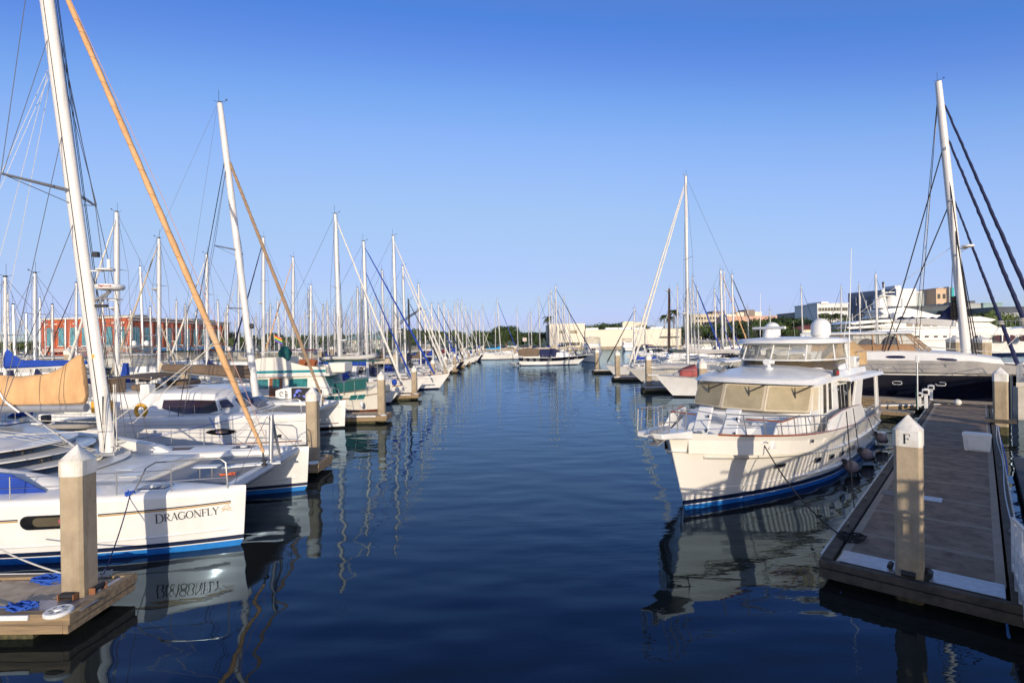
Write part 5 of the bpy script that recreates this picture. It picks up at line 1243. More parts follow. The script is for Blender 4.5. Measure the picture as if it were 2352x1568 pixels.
hl = obj('hull', sh(h.band(.34, lambda u: h.sheer(u), rows=14, n=48)), hull_mat, root)
obj('boot_stripe', sh(h.band(lambda u: .16 + .03 * u, .34, rows=1, n=40)), stripe_navy, hl)
obj('bottom_paint', sh(h.band(-.5, lambda u: .14 + .03 * u, rows=3, n=40)), stripe_blue, hl)
obj('white_line', sh(h.band(lambda u: .135 + .03 * u, lambda u: .168 + .03 * u, out=.003, rows=1, n=40)), white, hl)
# plank seams following the sheer
m1 = MB()
for k in range(11):
    f = .10 + k * .079
    fz = lambda u, f=f: lerp(.42, rubz(u) - .06, f)
    h.band(lambda u: fz(u) - .006, lambda u: fz(u) + .006, out=.004, rows=1, n=40, u1=.965, u0=.02, mb=m1, transom=False)
obj('plank_seam', sh(m1), white, hl)
# spray knuckle low at the bow, rub rail with steel strip
m1 = MB()
for s_ in (1, -1): m1.tube([h.pt(u, lerp(.42, .66, (u - .35) / .64), s_, .01) for u in [.35 + .64 * k / 18 for k in range(19)]], [.02 + .05 * math.sin(PI * min(1, k / 12)) for k in range(19)], 6)
obj('spray_rail', sh(m1), hull_mat, hl)
m1 = MB(); m2 = MB()
for s_ in (1, -1):
    us = [.955 * k / 34 for k in range(35)]
    m1.loft([[h.pt(u, rubz(u) - .07, s_, -.01), h.pt(u, rubz(u) - .05, s_, .075), h.pt(u, rubz(u) + .03, s_, .075), h.pt(u, rubz(u) + .09, s_, -.01)] for u in us])
    m2.tube([h.pt(u, rubz(u) - .01, s_, .085) for u in us], .018, 6)
obj('rub_rail', sh(m1), hull_mat, hl); obj('rub_strip', sh(m2), steel, hl)
# chamfered fairleads and ports in the topsides
def oval_ring(c, n_, t_, a, b_, r_): return [c + t_ * a * math.cos(x) + V(0, 0, b_ * math.sin(x)) for x in [2 * PI * k / 16 for k in range(16)]]
def hull_mark(u, z, a, b_, material, name, sides=(1, -1), frame=None, rect=False, out=.035):
    for s_ in sides:
        c = h.pt(u, z, s_, out); t_ = (h.pt(u + .01, z, s_, out) - h.pt(u - .01, z, s_, out)).normalized(); uz = (h.pt(u, z + .05, s_, out) - h.pt(u, z - .05, s_, out)).normalized()
        n_ = t_.cross(uz).normalized() * (1 if (t_.cross(uz)).y * s_ > 0 else -1)
        e = .35 if rect else 1
        prof = [(math.copysign(abs(math.cos(x)) ** e, math.cos(x)), math.copysign(abs(math.sin(x)) ** e, math.sin(x))) for x in [2 * PI * (k + .5) / 24 for k in range(24)]]
        pts = [c + t_ * a * p + uz * b_ * q for p, q in prof]
        m1 = MB(); m1.slab(pts, -n_ * .06); o = obj(name, sh(m1), material, hl)
        if frame: m1 = MB(); m1.tube([p + n_ * .004 for p in pts], frame[1], 6, close=True); obj('frame', sh(m1), frame[0], o)
for u, s_ in ((.845, .5), (.70, .5)): hull_mark(u, h.sheer(u) - .30, .15 if u > .8 else .12, .10, rubber, 'hawse_hole', frame=(steel, .022))
hull_mark(.785, rubz(.785) - .36, .27, .075, darkglass, 'hull_window', frame=(steel, .016), rect=True)
for u in (.645, .575, .505, .44, .395): hull_mark(u, rubz(u) - .34, .22 if u > .5 else .17, .10, darkglass, 'hull_window', frame=(steel, .014), rect=True)
hull_mark(.63, h.sheer(.63) - .36, .13, .10, hull_mat, 'fuel_hatch', rect=True, frame=(cream, .006))
# toe rail of varnished teak, and inner bulwark, deck
m1 = MB()
for s_ in (1, -1): m1.tube([h.pt(u, h.sheer(u), s_, -.03) for u in [.93 * k / 36 for k in range(37)]], .035, 6)
obj('cap_rail', sh(m1), teak, root)
m1 = MB()
for s_ in (1, -1): m1.grid(lambda a_, b_: h.pt(.97 * a_, h.sheer(.97 * a_), s_, -.10) - V(0, 0, .62 * b_), 30, 2)
obj('bulwark', sh(m1), cream, root)
obj('deck', sh(h.deck(dz=-.60, camber=.05, inset=.08, n=26, across=6)), deckgrey, root)
# bow platform with anchor gear
m1 = MB(); zb = h.sheer(1)
m1.loft([[V(-.4, -.62, zb - .20), V(-.4, .62, zb - .20), V(-.4, .62, zb + .06), V(-.4, -.62, zb + .06)], [V(.4, -.50, zb - .10), V(.4, .50, zb - .10), V(.4, .50, zb + .08), V(.4, -.50, zb + .08)], [V(1.05, -.42, zb - .04), V(1.05, .42, zb - .04), V(1.05, .42, zb + .12), V(1.05, -.42, zb + .12)]])
pf = obj('bow_platform', sh(m1), white, root, bev=.03)
m1 = MB(); m1.box((.7 + OX, .12, zb + .18), (.9, .12, .10)); m1.tube([V(.1 + OX, .12, zb + .2), V(1.25 + OX, .12, zb + .14)], .03, 8); m1.tube([V(1.15 + OX, .12, zb + .05), V(.7 + OX, .12, zb - .2), V(.35 + OX, .12, zb - .14)], [.04, .07, .03], 6); m1.box((.8 + OX, .12, zb - .16), (.5, .28, .05), ry=.25)
obj('anchor', m1, greymetal, root)
m1 = MB(); m1.lathe([(.001, 0), (.17, 0), (.17, .12), (.10, .16), (.10, .26), (.16, .30), (.14, .36), (.001, .38)], (.1 + OX - 1.0, .0, zb - .5), 14); m1.tube([V(-.1, .12, zb - .18), V(-.1, .42, zb - .18)], [.11, .09], 12); m1.tube([V(-.1, .42, zb - .18), V(-.1, .52, zb - .18)], .13, 12); m1.tube([V(-.1, -.1, zb - .18), V(-.1, -.4, zb - .18)], [.11, .12], 12); m1.box((.3, .0, zb - .25), (.8, .25, .16))
obj('windlass', m1, steel, root, bev=.01)
# pulpit rail round the platform and along the side deck
m1 = MB()
def rp_(u, s_, dz, out=-.05): return h.pt(u, h.sheer(u), s_, out) + V(OX, 0, dz)
for s_ in (1, -1):
    top = [V(1.0 + OX, s_ * .40, zb + .80), V(.3 + OX, s_ * .50, zb + .76), rp_(.965, s_, .72), rp_(.93, s_, .62)]
    m1.tube([V(1.08 + OX, s_ * .38, zb + .14)] + top, .017, 6)
    m1.tube([V(1.03 + OX, s_ * .40, zb + .45), V(.3 + OX, s_ * .5, zb + .4)], .016, 6)
    for q, q2 in ((V(.75 + OX, s_ * .46, zb + .12), V(.68 + OX, s_ * .46, zb + .78)), (V(.35 + OX, s_ * .5, zb + .1), V(.3 + OX, s_ * .5, zb + .76)), (V(-.1 + OX, s_ * .52, zb + .06), V(-.15 + OX, s_ * .54, zb + .72))): m1.tube([q, q2], .02, 6)
    us = [.915, .88, .84, .80, .76, .72, .685, .65, .62]
    m1.tube([rp_(.925, s_, 0)] + [rp_(u, s_, lerp(.64, .60, k / 8)) for k, u in enumerate(us)] + [rp_(.60, s_, .60)], .022, 6)
    m1.tube([rp_(u, s_, .31) for u in us] + [rp_(.605, s_, .31)], .014, 6)
    for u in us[1:]: m1.tube([rp_(u, s_, 0), rp_(u + .006, s_, .62)], .018, 6)
m1.tube([V(1.0 + OX, -.40, zb + .80), V(1.1 + OX, 0, zb + .81), V(1.0 + OX, .40, zb + .80)], .022, 6)
obj('bow_rail', m1, steel, root)
# forward trunk, Portuguese bridge with doors
zd = 1.95
m1 = MB(); house(m1, [(-5.6, -5.6, 2.05, 2.0, 1.4, 2.62, .08, .05), (-4.9, -4.95, 2.0, 1.95, 1.4, 2.60, .08, .05)]); obj('bridge_bulwark', m1, white, root, bev=.02)
tr = [(-4.95, -4.95, 1.55, 1.5, 1.6, 2.50, .08, .05), (-2.9, -3.15, 1.15, 1.05, 1.6, 2.40, .10, .04)]
m1 = MB(); house(m1, tr); to = obj('fore_cabin', m1, white, root, bev=.02)
for y_ in (.45, -.55):
    m1 = MB(); m1.slab([V(-2.75, y_ + .28, 1.75), V(-2.75, y_ - .28, 1.75), V(-3.45, y_ - .26, 2.95), V(-3.45, y_ + .26, 2.95)], (-.14, 0, .02)); d_ = obj('bridge_door', m1, white, root, bev=.03)
    m1 = MB(); m1.box((-3.20, y_ + .22, 2.68), (.05, .04, .10)); m1.box((-2.98, y_ + .24, 2.2), (.05, .04, .12)); obj('hinge', m1, darkmetal, d_)
m1 = MB()
for s_ in (1, -1): m1.slab([V(-2.3, s_ * 1.75, 1.8), V(-2.3, s_ * 1.0, 1.7), V(-3.9, s_ * .95, 2.62), V(-4.8, s_ * 1.75, 2.70)], (-.12, 0, -.05)); m1.slab([V(-2.6, s_ * 1.98, 1.9), V(-4.9, s_ * 2.15, 1.75), V(-4.9, s_ * 2.12, 2.72), V(-3.4, s_ * 1.95, 2.62)], (0, -s_ * .1, 0))
m1.box((-3.1, 0.95, 1.75), (1.1, .6, .55)); m1.box((-3.3, -1.1, 1.75), (.9, .6, .5))
obj('fore_seat', m1, white, root, bev=.04)
m1 = MB(); m1.tube([V(-4.85, 2.15, 2.74), V(-3.6, 2.0, 2.67), V(-3.4, .9, 2.67)], .03, 6); m1.tube([V(-4.85, -2.15, 2.74), V(-3.6, -2.0, 2.67), V(-3.4, -.9, 2.67)], .03, 6); obj('coaming_cap', m1, teak, root)
# pilothouse
ph = [(-15.0, -15.0, 2.15, 2.05, 1.2, 3.72, .1, .04), (-9.0, -9.0, 2.2, 2.08, 1.2, 3.78, .1, .05), (-5.85, -6.45, 2.18, 2.06, 1.3, 3.74, .1, .05)]
pw = [(-11.5, -11.5, 2.18, 2.06, 1.2, 3.74, .1, .04), (-9.0, -9.0, 2.2, 2.08, 1.2, 3.78, .1, .05), (-5.85, -6.45, 2.18, 2.06, 1.3, 3.74, .1, .05)]
m1 = MB(); house(m1, pw); m1.loft([ring((-5.86, -6.46, 2.17, 2.05, 1.3, 3.73, .1, .05)), ring((-5.35, -6.32, 1.55, 1.5, 1.3, 3.68, .1, .05)), ring((-5.2, -6.2, .5, .5, 1.3, 3.68, .1, .05))]); cb = obj('pilothouse', m1, white, root, bev=.02)
# windscreen covers: khaki mesh on three panes, with pale strips between them
def wq(ya, yb, xa0, xa1, xb0, xb1, z0=2.72, z1=3.62): return [V(xa0, ya, z0), V(xb0, yb, z0), V(xb1, yb, z1), V(xa1, ya, z1)]
cornersx = [(-2.17, -5.98), (-.78, -5.38), (.78, -5.38), (2.17, -5.98)]
for k in range(3):
    (ya, xa), (yb, xb) = cornersx[k], cornersx[k + 1]
    q = wq(ya, yb, xa + .06, xa - .42, xb + .06, xb - .42)
    n_ = (q[1] - q[0]).cross(q[3] - q[0]).normalized(); n_ = n_ if n_.x > 0 else -n_
    m1 = MB(); m1.slab([p + n_ * .05 for p in q], -n_ * .1); o = obj('windscreen_frame', m1, mat('windscreen_cover_pale', (.62, .53, .38), .8, var=.06), root)
    m1 = patch(q, .05, .95, .05, .95, n_ * .062, rnd=.05); obj('windscreen_cover', m1, shade_cloth, o)
    m1 = MB(); c = q[0].lerp(q[1], .62 if k else .5) * .32 + q[3].lerp(q[2], .62 if k else .5) * .68 + n_ * .12; e = q[3].lerp(q[2], .95) + n_ * .10
    m1.tube([c, e], .012, 5); m1.tube([c + V(0, .05, .01), e + V(0, .06, 0)], .010, 5); m1.tube([c + V(0, 0, .22), c, c - V(0, -.02, .32)], [.014, .03, .014], 5); m1.tube([c + V(.0, 0, .2), c - V(0, .0, .36)], .014, 4); obj('wiper', m1, darkmetal, o)
# side cover panel and side windows
for s_ in (1, -1):
    m1 = MB(); side_window(m1, pw, -6.75, -6.1, .61, .95, s_, slant=-.12, out=.02); obj('side_cover', m1, mat('windscreen_cover_pale', (.62, .53, .38), .8, var=.06), cb)
    for xa, xb, h0, h1 in ((-7.2, -7.0, .52, .95), (-8.05, -7.42, .52, .97), (-8.85, -8.22, .55, .97)):
        m1 = MB(); side_window(m1, pw, xa, xb, h0, h1, s_, slant=-.10, out=.014); wo_ = obj('window', m1, darkglass, cb)
        m1 = MB(); m1.tube([side_pt(pw, xa, h0, s_, .02), side_pt(pw, xb, h0, s_, .02), side_pt(pw, xb - .1, h1, s_, .02), side_pt(pw, xa - .1, h1, s_, .02)], .018, 5, close=True); obj('frame', m1, white, wo_)
    m1 = MB(); m1.tube([side_pt(pw, -6.95, .15, s_, .015), side_pt(pw, -6.95, .97, s_, .015), side_pt(pw, -7.32, .97, s_, .015), side_pt(pw, -7.32, .15, s_, .015)], .014, 4); obj('side_door', m1, cream, cb)
    m1 = MB()
    for k in range(3): side_window(m1, pw, -11.3 + k * .52, -10.9 + k * .52, .5, .9, s_, out=.014)
    obj('saloon_window', m1, darkglass, cb)
# roof brow over the windscreen, crowned
m1 = MB()
m1.loft([ring((-11.9, -11.9, 2.15, 2.1, 3.74, 4.02, .1, .22)), ring((-9.2, -9.2, 2.28, 2.2, 3.74, 4.02, .14, .30)), ring((-7.4, -7.4, 2.36, 2.26, 3.72, 3.98, .14, .24)), ring((-6.35, -6.35, 2.38, 2.24, 3.70, 3.90, .12, .12)), ring((-5.95, -6.0, 2.05, 1.9, 3.70, 3.86, .10, .08)), ring((-5.66, -5.72, 1.3, 1.1, 3.71, 3.83, .08, .06)), ring((-5.6, -5.66, .5, .4, 3.71, 3.83, .06, .03))])
rf = obj('roof', m1, white, root)
# horn cluster, searchlight, nav light
m1 = MB()
for dy in (-.3, -.13, .04): m1.tube([V(-7.5, -1.6 + dy, 4.16), V(-7.15, -1.6 + dy, 4.17), V(-6.95, -1.6 + dy, 4.18)], [.03, .045, .10], 10)
m1.box((-7.35, -1.6, 4.08), (.3, .5, .08)); obj('horn', m1, steel, root)
m1 = MB(); m1.lathe([(.16, 0), (.17, .1), (.08, .14), (.06, .28), (.001, .28)], (-7.3, .30, 4.12), 14); m1.tube([V(-7.55, .30, 4.46), V(-7.05, .30, 4.46)], [.11, .13], 12); m1.tube([V(-7.3, .1, 4.46), V(-7.3, .5, 4.46)], .09, 8); obj('searchlight', m1, whiteplastic, root)
m1 = MB(); m1.box((-8.7, 2.33, 4.02), (.42, .12, .26)); nv = obj('navigation_light_box', m1, darkmetal, root, bev=.01); m1 = MB(); m1.box((-8.65, 2.39, 4.02), (.22, .08, .16)); obj('red_light', m1, redplastic, nv)
# flybridge: brown tinted lower screen, clear enclosure, hardtop
fbst = [(-15.0, -15.0, 2.0, 2.0, 3.80, 4.34, .1, .02), (-12.5, -12.5, 2.05, 2.0, 3.80, 4.36, .1, .02), (-11.2, -11.3, 2.0, 1.96, 3.82, 4.30, .1, .05), (-9.3, -9.5, 1.55, 1.5, 3.9, 4.24, .1, .08)]
m1 = MB(); house(m1, [(-15.2, -15.2, 2.05, 2.0, 3.74, 3.98, .08, .02), (-11.9, -11.9, 2.14, 2.05, 3.74, 4.02, .08, .06)]); obj('boat_deck', m1, white, root)
m1 = MB(); house(m1, fbst[1:]); obj('flybridge_coaming', m1, white, root)
def encl(z0, z1, inset, material, name, parent, xs=0.0):
    # wrap-round screen: centre pane, two angled panes and sides
    pts0 = [V(-12.6, 1.98, z0), V(-10.6, 1.98, z0), V(-9.25, 1.25, z0), V(-8.95, 0, z0), V(-9.25, -1.25, z0), V(-10.6, -1.98, z0), V(-12.6, -1.98, z0)]
    pts1 = [V(-12.6, 1.90 - inset, z1), V(-10.75 - xs, 1.90 - inset, z1), V(-9.5 - xs, 1.2, z1), V(-9.25 - xs, 0, z1), V(-9.5 - xs, -1.2, z1), V(-10.75 - xs, -1.90 + inset, z1), V(-12.6, -1.90 + inset, z1)]
    m1 = MB()
    m1.loft([pts0, pts1], closed=False, caps=False)
    return obj(name, m1, material, parent, thick=.02), pts0, pts1
lo, a0, a1 = encl(3.92, 4.50, 0.0, vinyltan, 'wind_deflector', root)
up_, b0, b1 = encl(4.56, 5.22, 0.06, vinyl, 'flybridge_enclosure', root, xs=.15)
m1 = MB()
for i in range(7): m1.tube([b0[i], b1[i]], .035, 6)
m1.tube(b0, .035, 6); m1.tube(b1, .04, 6)
for i in (2, 3, 4): m1.tube([b0[i].lerp(b0[i + 1], .5) if i < 4 else b0[i], b1[i].lerp(b1[i + 1], .5) if i < 4 else b1[i]], .012, 5)
obj('enclosure_frame', m1, white, up_)
m1 = MB()
for s_ in (1, -1):
    m1.tube([V(-9.9, s_ * 1.2, 4.1), V(-10.6, s_ * 1.6, 5.3)], .025, 6); m1.tube([V(-11.0, s_ * 1.8, 4.1), V(-11.4, s_ * 1.8, 5.3)], .025, 6); m1.tube([V(-12.9, s_ * 1.9, 4.1), V(-12.4, s_ * 1.85, 5.3)], .03, 6); m1.tube([V(-13.4, s_ * 1.9, 4.0), V(-12.7, s_ * 1.85, 5.3)], .03, 6)
obj('hardtop_support', m1, greymetal, root)
m1 = MB()
m1.loft([ring((-13.4, -13.4, 1.75, 1.7, 5.26, 5.42, .06, .05)), ring((-12.9, -12.9, 2.1, 2.05, 5.25, 5.44, .08, .08)), ring((-10.9, -10.9, 2.12, 2.06, 5.24, 5.44, .08, .10)), ring((-9.7, -9.7, 1.7, 1.6, 5.24, 5.42, .08, .08)), ring((-9.3, -9.35, 1.2, 1.1, 5.25, 5.39, .06, .05)), ring((-9.15, -9.2, .5, .4, 5.26, 5.37, .05, .02))])
obj('hardtop', m1, white, root)
for s_ in (1, -1): m1 = MB(); m1.slab([V(-12.55, s_ * 2.0, 4.0), V(-13.1, s_ * 2.0, 4.0), V(-12.95, s_ * 1.95, 5.3), V(-12.5, s_ * 1.95, 5.3)], (0, -s_ * .12, 0)); obj('hardtop_leg', m1, white, root, bev=.02)
m1 = MB(); m1.box((-11.2, .5, 4.45), (.6, .7, .6)); m1.box((-10.9, -.5, 4.5), (.5, 1.6, .4)); m1.box((-12.1, -.6, 4.35), (.8, 1.6, .45)); m1.tube([V(-10.7, -.6, 4.6), V(-10.5, -.6, 4.95)], .14, 10); obj('helm_seat', m1, cream, root, bev=.06)
# domes and open array radar on the hardtop
satdome(root, (-12.0, -.95, 5.48), .36, .74); satdome(root, (-11.8, 1.15, 5.48), .39, .84)
m1 = MB(); m1.lathe([(.26, 0), (.24, .08), (.20, .3), (.16, .40), (.001, .41)], (-10.6, -.62, 5.46), 16); ra = obj('radar_pedestal', m1, whiteplastic, root); m1 = MB(); m1.tube([V(-10.85, -1.4, 5.93), V(-10.6, -.62, 5.93), V(-10.35, .16, 5.93)], [.06, .07, .06], 8); obj('radar_array', m1, whiteplastic, ra)
m1 = MB(); m1.tube([V(-11.6, 2.12, 4.0), V(-11.75, 2.12, 5.5), V(-12.2, 2.14, 9.3)], [.03, .022, .012], 6); m1.box((-11.6, 2.16, 4.0), (.06, .06, .4)); obj('whip_antenna', m1, white, root)
m1 = MB(); m1.tube([V(-12.5, -1.9, 5.4), V(-12.6, -1.9, 7.6)], [.02, .01], 5); m1.tube([V(-12.7, 1.7, 5.4), V(-13.0, 1.8, 6.6)], [.015, .01], 5); obj('whip_antenna', m1, white, root)
# boat deck gear: white box lockers, covered tender
m1 = MB(); m1.box((-13.9, 1.75, 4.25), (.75, .40, .50)); lk = obj('deck_locker', m1, white, root, bev=.04); m1 = MB(); m1.box((-13.9, 1.97, 4.32), (.32, .02, .14)); m1.tube([V(-14.1, 1.96, 4.38), V(-14.1, 1.99, 4.38)], .04, 8); obj('locker_face', m1, galv, lk)
m1 = MB(); rings = []
for i in range(9):
    t = i / 8; x_ = -16.2 + t * 2.9; w = .95 * math.sin(PI * (.12 + .76 * t)) ** .6; zt = 4.15 + 1.15 * math.sin(PI * (.15 + .7 * t)) ** .8 + .06 * math.sin(i * 2.2)
    rings.append([V(x_, 1.05 - w, 4.05), V(x_, 1.05 - w * .95, lerp(4.05, zt, .5)), V(x_, 1.05 - w * .4, lerp(4.05, zt, .92)), V(x_, 1.05, zt + .05), V(x_, 1.05 + w * .4, lerp(4.05, zt, .90)), V(x_, 1.05 + w * .95, lerp(4.05, zt, .5)), V(x_, 1.05 + w, 4.05)])
m1.loft(rings); tag(obj('covered_tender', m1, mat('canvas_beige_orange', (.50, .33, .16), .85, var=.15, bump=.5, bscale=4), loc=HB, rz=HA), 'tender under a tan canvas cover on the boat deck of the trawler', 'tender')
m1 = MB(); m1.tube([V(-14.3, 1.9, 4.0), V(-14.4, 1.9, 4.7), V(-15.9, 1.9, 4.7), V(-16.0, 1.9, 4.0)], .02, 6); m1.tube([V(-15.1, 1.9, 4.0), V(-15.1, 1.9, 4.7)], .015, 6); m1.tube([V(-14.35, 1.9, 4.35), V(-15.95, 1.9, 4.35)], .012, 6); obj('boat_deck_rail', m1, steel, root)
# side wing overhang, wing wall and aft deck pillars
m1 = MB(); m1.loft([ring((-16.1, -16.1, 2.62, 2.55, 3.55, 3.70, .05, .03)), ring((-13.0, -13.0, 2.66, 2.58, 3.58, 3.74, .05, .03)), ring((-9.9, -9.9, 2.60, 2.52, 3.60, 3.76, .05, .02))]); obj('side_overhang', m1, white, root, bev=.02)
for s_ in (1, -1):
    m1 = MB(); m1.slab([V(-10.5, s_ * 2.46, 1.75), V(-11.5, s_ * 2.50, 1.75), V(-11.9, s_ * 2.50, 2.5), V(-12.3, s_ * 2.5, 3.6), V(-11.2, s_ * 2.5, 3.6), V(-10.9, s_ * 2.46, 2.7)], (0, -s_ * .10, 0)); obj('wing_pillar', m1, white, root, bev=.02)
    m1 = MB(); m1.slab([V(-15.2, s_ * 2.46, 1.7), V(-15.7, s_ * 2.46, 1.7), V(-15.4, s_ * 2.46, 3.6), V(-15.0, s_ * 2.46, 3.6)], (0, -s_ * .10, 0)); obj('wing_pillar', m1, white, root, bev=.02)
    m1 = MB(); m1.slab([V(-11.9, s_ * 2.46, 1.7), V(-12.15, s_ * 2.46, 1.7), V(-12.15, s_ * 2.46, 3.6), V(-11.9, s_ * 2.46, 3.6)], (0, -s_ * .08, 0)); obj('wing_pillar', m1, white, root, bev=.02)
# raised bulwark along the house side
m1 = MB()
for s_ in (1, -1): m1.loft([[h.pt(u, h.sheer(u), s_, -.02) + V(OX, 0, 0), h.pt(u, h.sheer(u), s_, -.10) + V(OX, 0, hh), h.pt(u, h.sheer(u), s_, -.16) + V(OX, 0, hh), h.pt(u, h.sheer(u), s_, -.12) + V(OX, 0, 0)] for u, hh in [(.27, .03), (.30, .68), (.40, .70), (.50, .62), (.585, .40), (.61, .03)]])
obj('raised_bulwark', m1, white, root)
m1 = MB()
for s_ in (1, -1): m1.tube([h.pt(u, h.sheer(u), s_, -.13) + V(OX, 0, hh) for u, hh in [(.30, .70), (.40, .72), (.50, .64), (.585, .42)]], .02, 6)
obj('bulwark_cap', m1, teak, root)
m1 = MB()
for s_ in (1, -1):
    m1.tube([rp_(.29, s_, .0), rp_(.28, s_, .45), rp_(.15, s_, .45), rp_(.02, s_, .45), rp_(.02, s_, 0)], .02, 6); m1.tube([rp_(.285, s_, .22), rp_(.02, s_, .22)], .013, 6)
    for u in (.24, .2, .15, .1, .06): m1.tube([rp_(u, s_, 0), rp_(u, s_, .45)], .016, 6)
obj('aft_rail', m1, steel, root)
m1 = MB(); m1.box((-12.6, 0, 2.4), (.1, 3.9, 2.3)); m1.box((-14.4, 1.2, 1.6), (1.4, 1.0, .6)); obj('aft_bulkhead', m1, cream, root); m1 = MB(); m1.box((-14.0, 0, 2.25), (.02, .9, 1.9)); m1.box((-12.66, 1.2, 2.8), (.04, .9, .9)); m1.box((-12.66, -1.2, 2.8), (.04, .9, .9)); obj('aft_door', m1, darkglass, root)
m1 = MB(); m1.box((-17.1, 0, .35), (1.0, 4.6, .12)); obj('swim_platform', m1, white, root, bev=.03)
m1 = MB(); m1.tube([V(-10.3, 2.2, 3.2), V(-10.3, 2.32, 3.08), V(-10.1, 2.32, 3.04)], .02, 5); m1.tube([V(-9.2, 2.2, 3.4), V(-9.2, 2.3, 3.3), V(-9.0, 2.3, 3.3)], .02, 5); obj('grab_hook', m1, steel, root)
tag(root, 'large white trawler yacht with khaki windscreen covers and blue waterline, moored at the wide dock', 'yacht')
for o_ in root.children:
    if not o_.name.split('.')[0] in ('hull', 'cap_rail', 'bulwark', 'deck', 'bow_platform', 'anchor', 'windlass', 'bow_rail', 'raised_bulwark', 'bulwark_cap', 'aft_rail', 'swim_platform', 'plank_seam'): o_.location.x = .7
    if o_.name.split('.')[0] in ('wind_deflector', 'flybridge_enclosure', 'hardtop', 'hardtop_support', 'hardtop_leg', 'helm_seat', 'satellite_dome', 'radar_pedestal', 'flybridge_coaming'): o_.location.x = 1.3; o_.location.z = -.08
# its lines and round fenders
HM = Matrix.Translation(HB) @ Matrix.Rotation(HA, 4, 'Z')
def hp(x, y, z): return HM @ V(x, y, z)
def line(a, b, s, r, material, label, name='mooring_line'):
    m1 = MB(); m1.tube(sag(a, b, s, 14), r, 6); return tag(obj(name, m1, material), label, 'rope')
hw = h.pt(.845, h.sheer(.845) - .30, 1, .03) + V(OX, 0, 0)
line(HM @ hw, G(1948, 1240, .56), .35, .02, ropeblack, 'long black bow line from the trawler hawse hole to the wide dock')
hb_ = h.pt(.50, h.sheer(.5) + .62, 1, .05) + V(OX, 0, 0)
line(HM @ hb_, G(1962, 1165, .56), -.0, .018, ropeblack, 'black breast line dropping from the trawler bulwark to the dock')
hb_ = h.pt(.44, h.sheer(.44) + .70, 1, .05) + V(OX, 0, 0)
line(HM @ hb_, HM @ V(-8.4, 3.0, .9), .0, .014, ropeblack, 'thin fender line hanging from the trawler bulwark')
hb_ = h.pt(.27, h.sheer(.27) + .05, 1, .05) + V(OX, 0, 0)
line(HM @ hb_, fp(11.5, .0, .56), .15, .016, ropeblack, 'spring line from the trawler side gate down to the dock')
line(HM @ (h.pt(.20, h.sheer(.20) + .05, 1, .05) + V(OX, 0, 0)), fp(19.0, .0, .56), .25, .016, ropeblack, 'aft breast line near the trawler stern')
for k, (u, lb) in enumerate(((.483, 'nearest big round worn fender between the trawler and the dock'), (.324, 'second big round worn fender between the trawler and the dock'), (.075, 'third round fender near the trawler stern'))):
    r_ = .25
    p = h.pt(u, .75, 1, r_ + .02) + V(OX, 0, 0); c = HM @ p
    fr = empty('round_fender', (c.x, c.y, (.32, .36, .45)[k]))
    m1 = MB(); ellipsoid(m1, (0, 0, 0), (r_, r_, r_ * 1.08), 18, 12); obj('ball', m1, fendermat, fr)
    m1 = MB(); m1.lathe([(.001, .30), (.13, .32), (.10, .39), (.05, .43), (.001, .43)], (0, 0, 0), 12); m1.lathe([(.001, -.34), (.07, -.33), (.12, -.26), (.001, -.22)], (0, 0, 0), 12); d3 = (CAM - c).normalized(); m1.lathe([(.16, 0), (.16, .01), (.1, .02), (.001, .0)], (0, 0, 0), 12); obj('end_cap', m1, rubber, fr)
    fr.rotation_euler = (.9, .0, HA + .6)
    tag(fr, lb, 'fender', 'round fenders of the trawler')
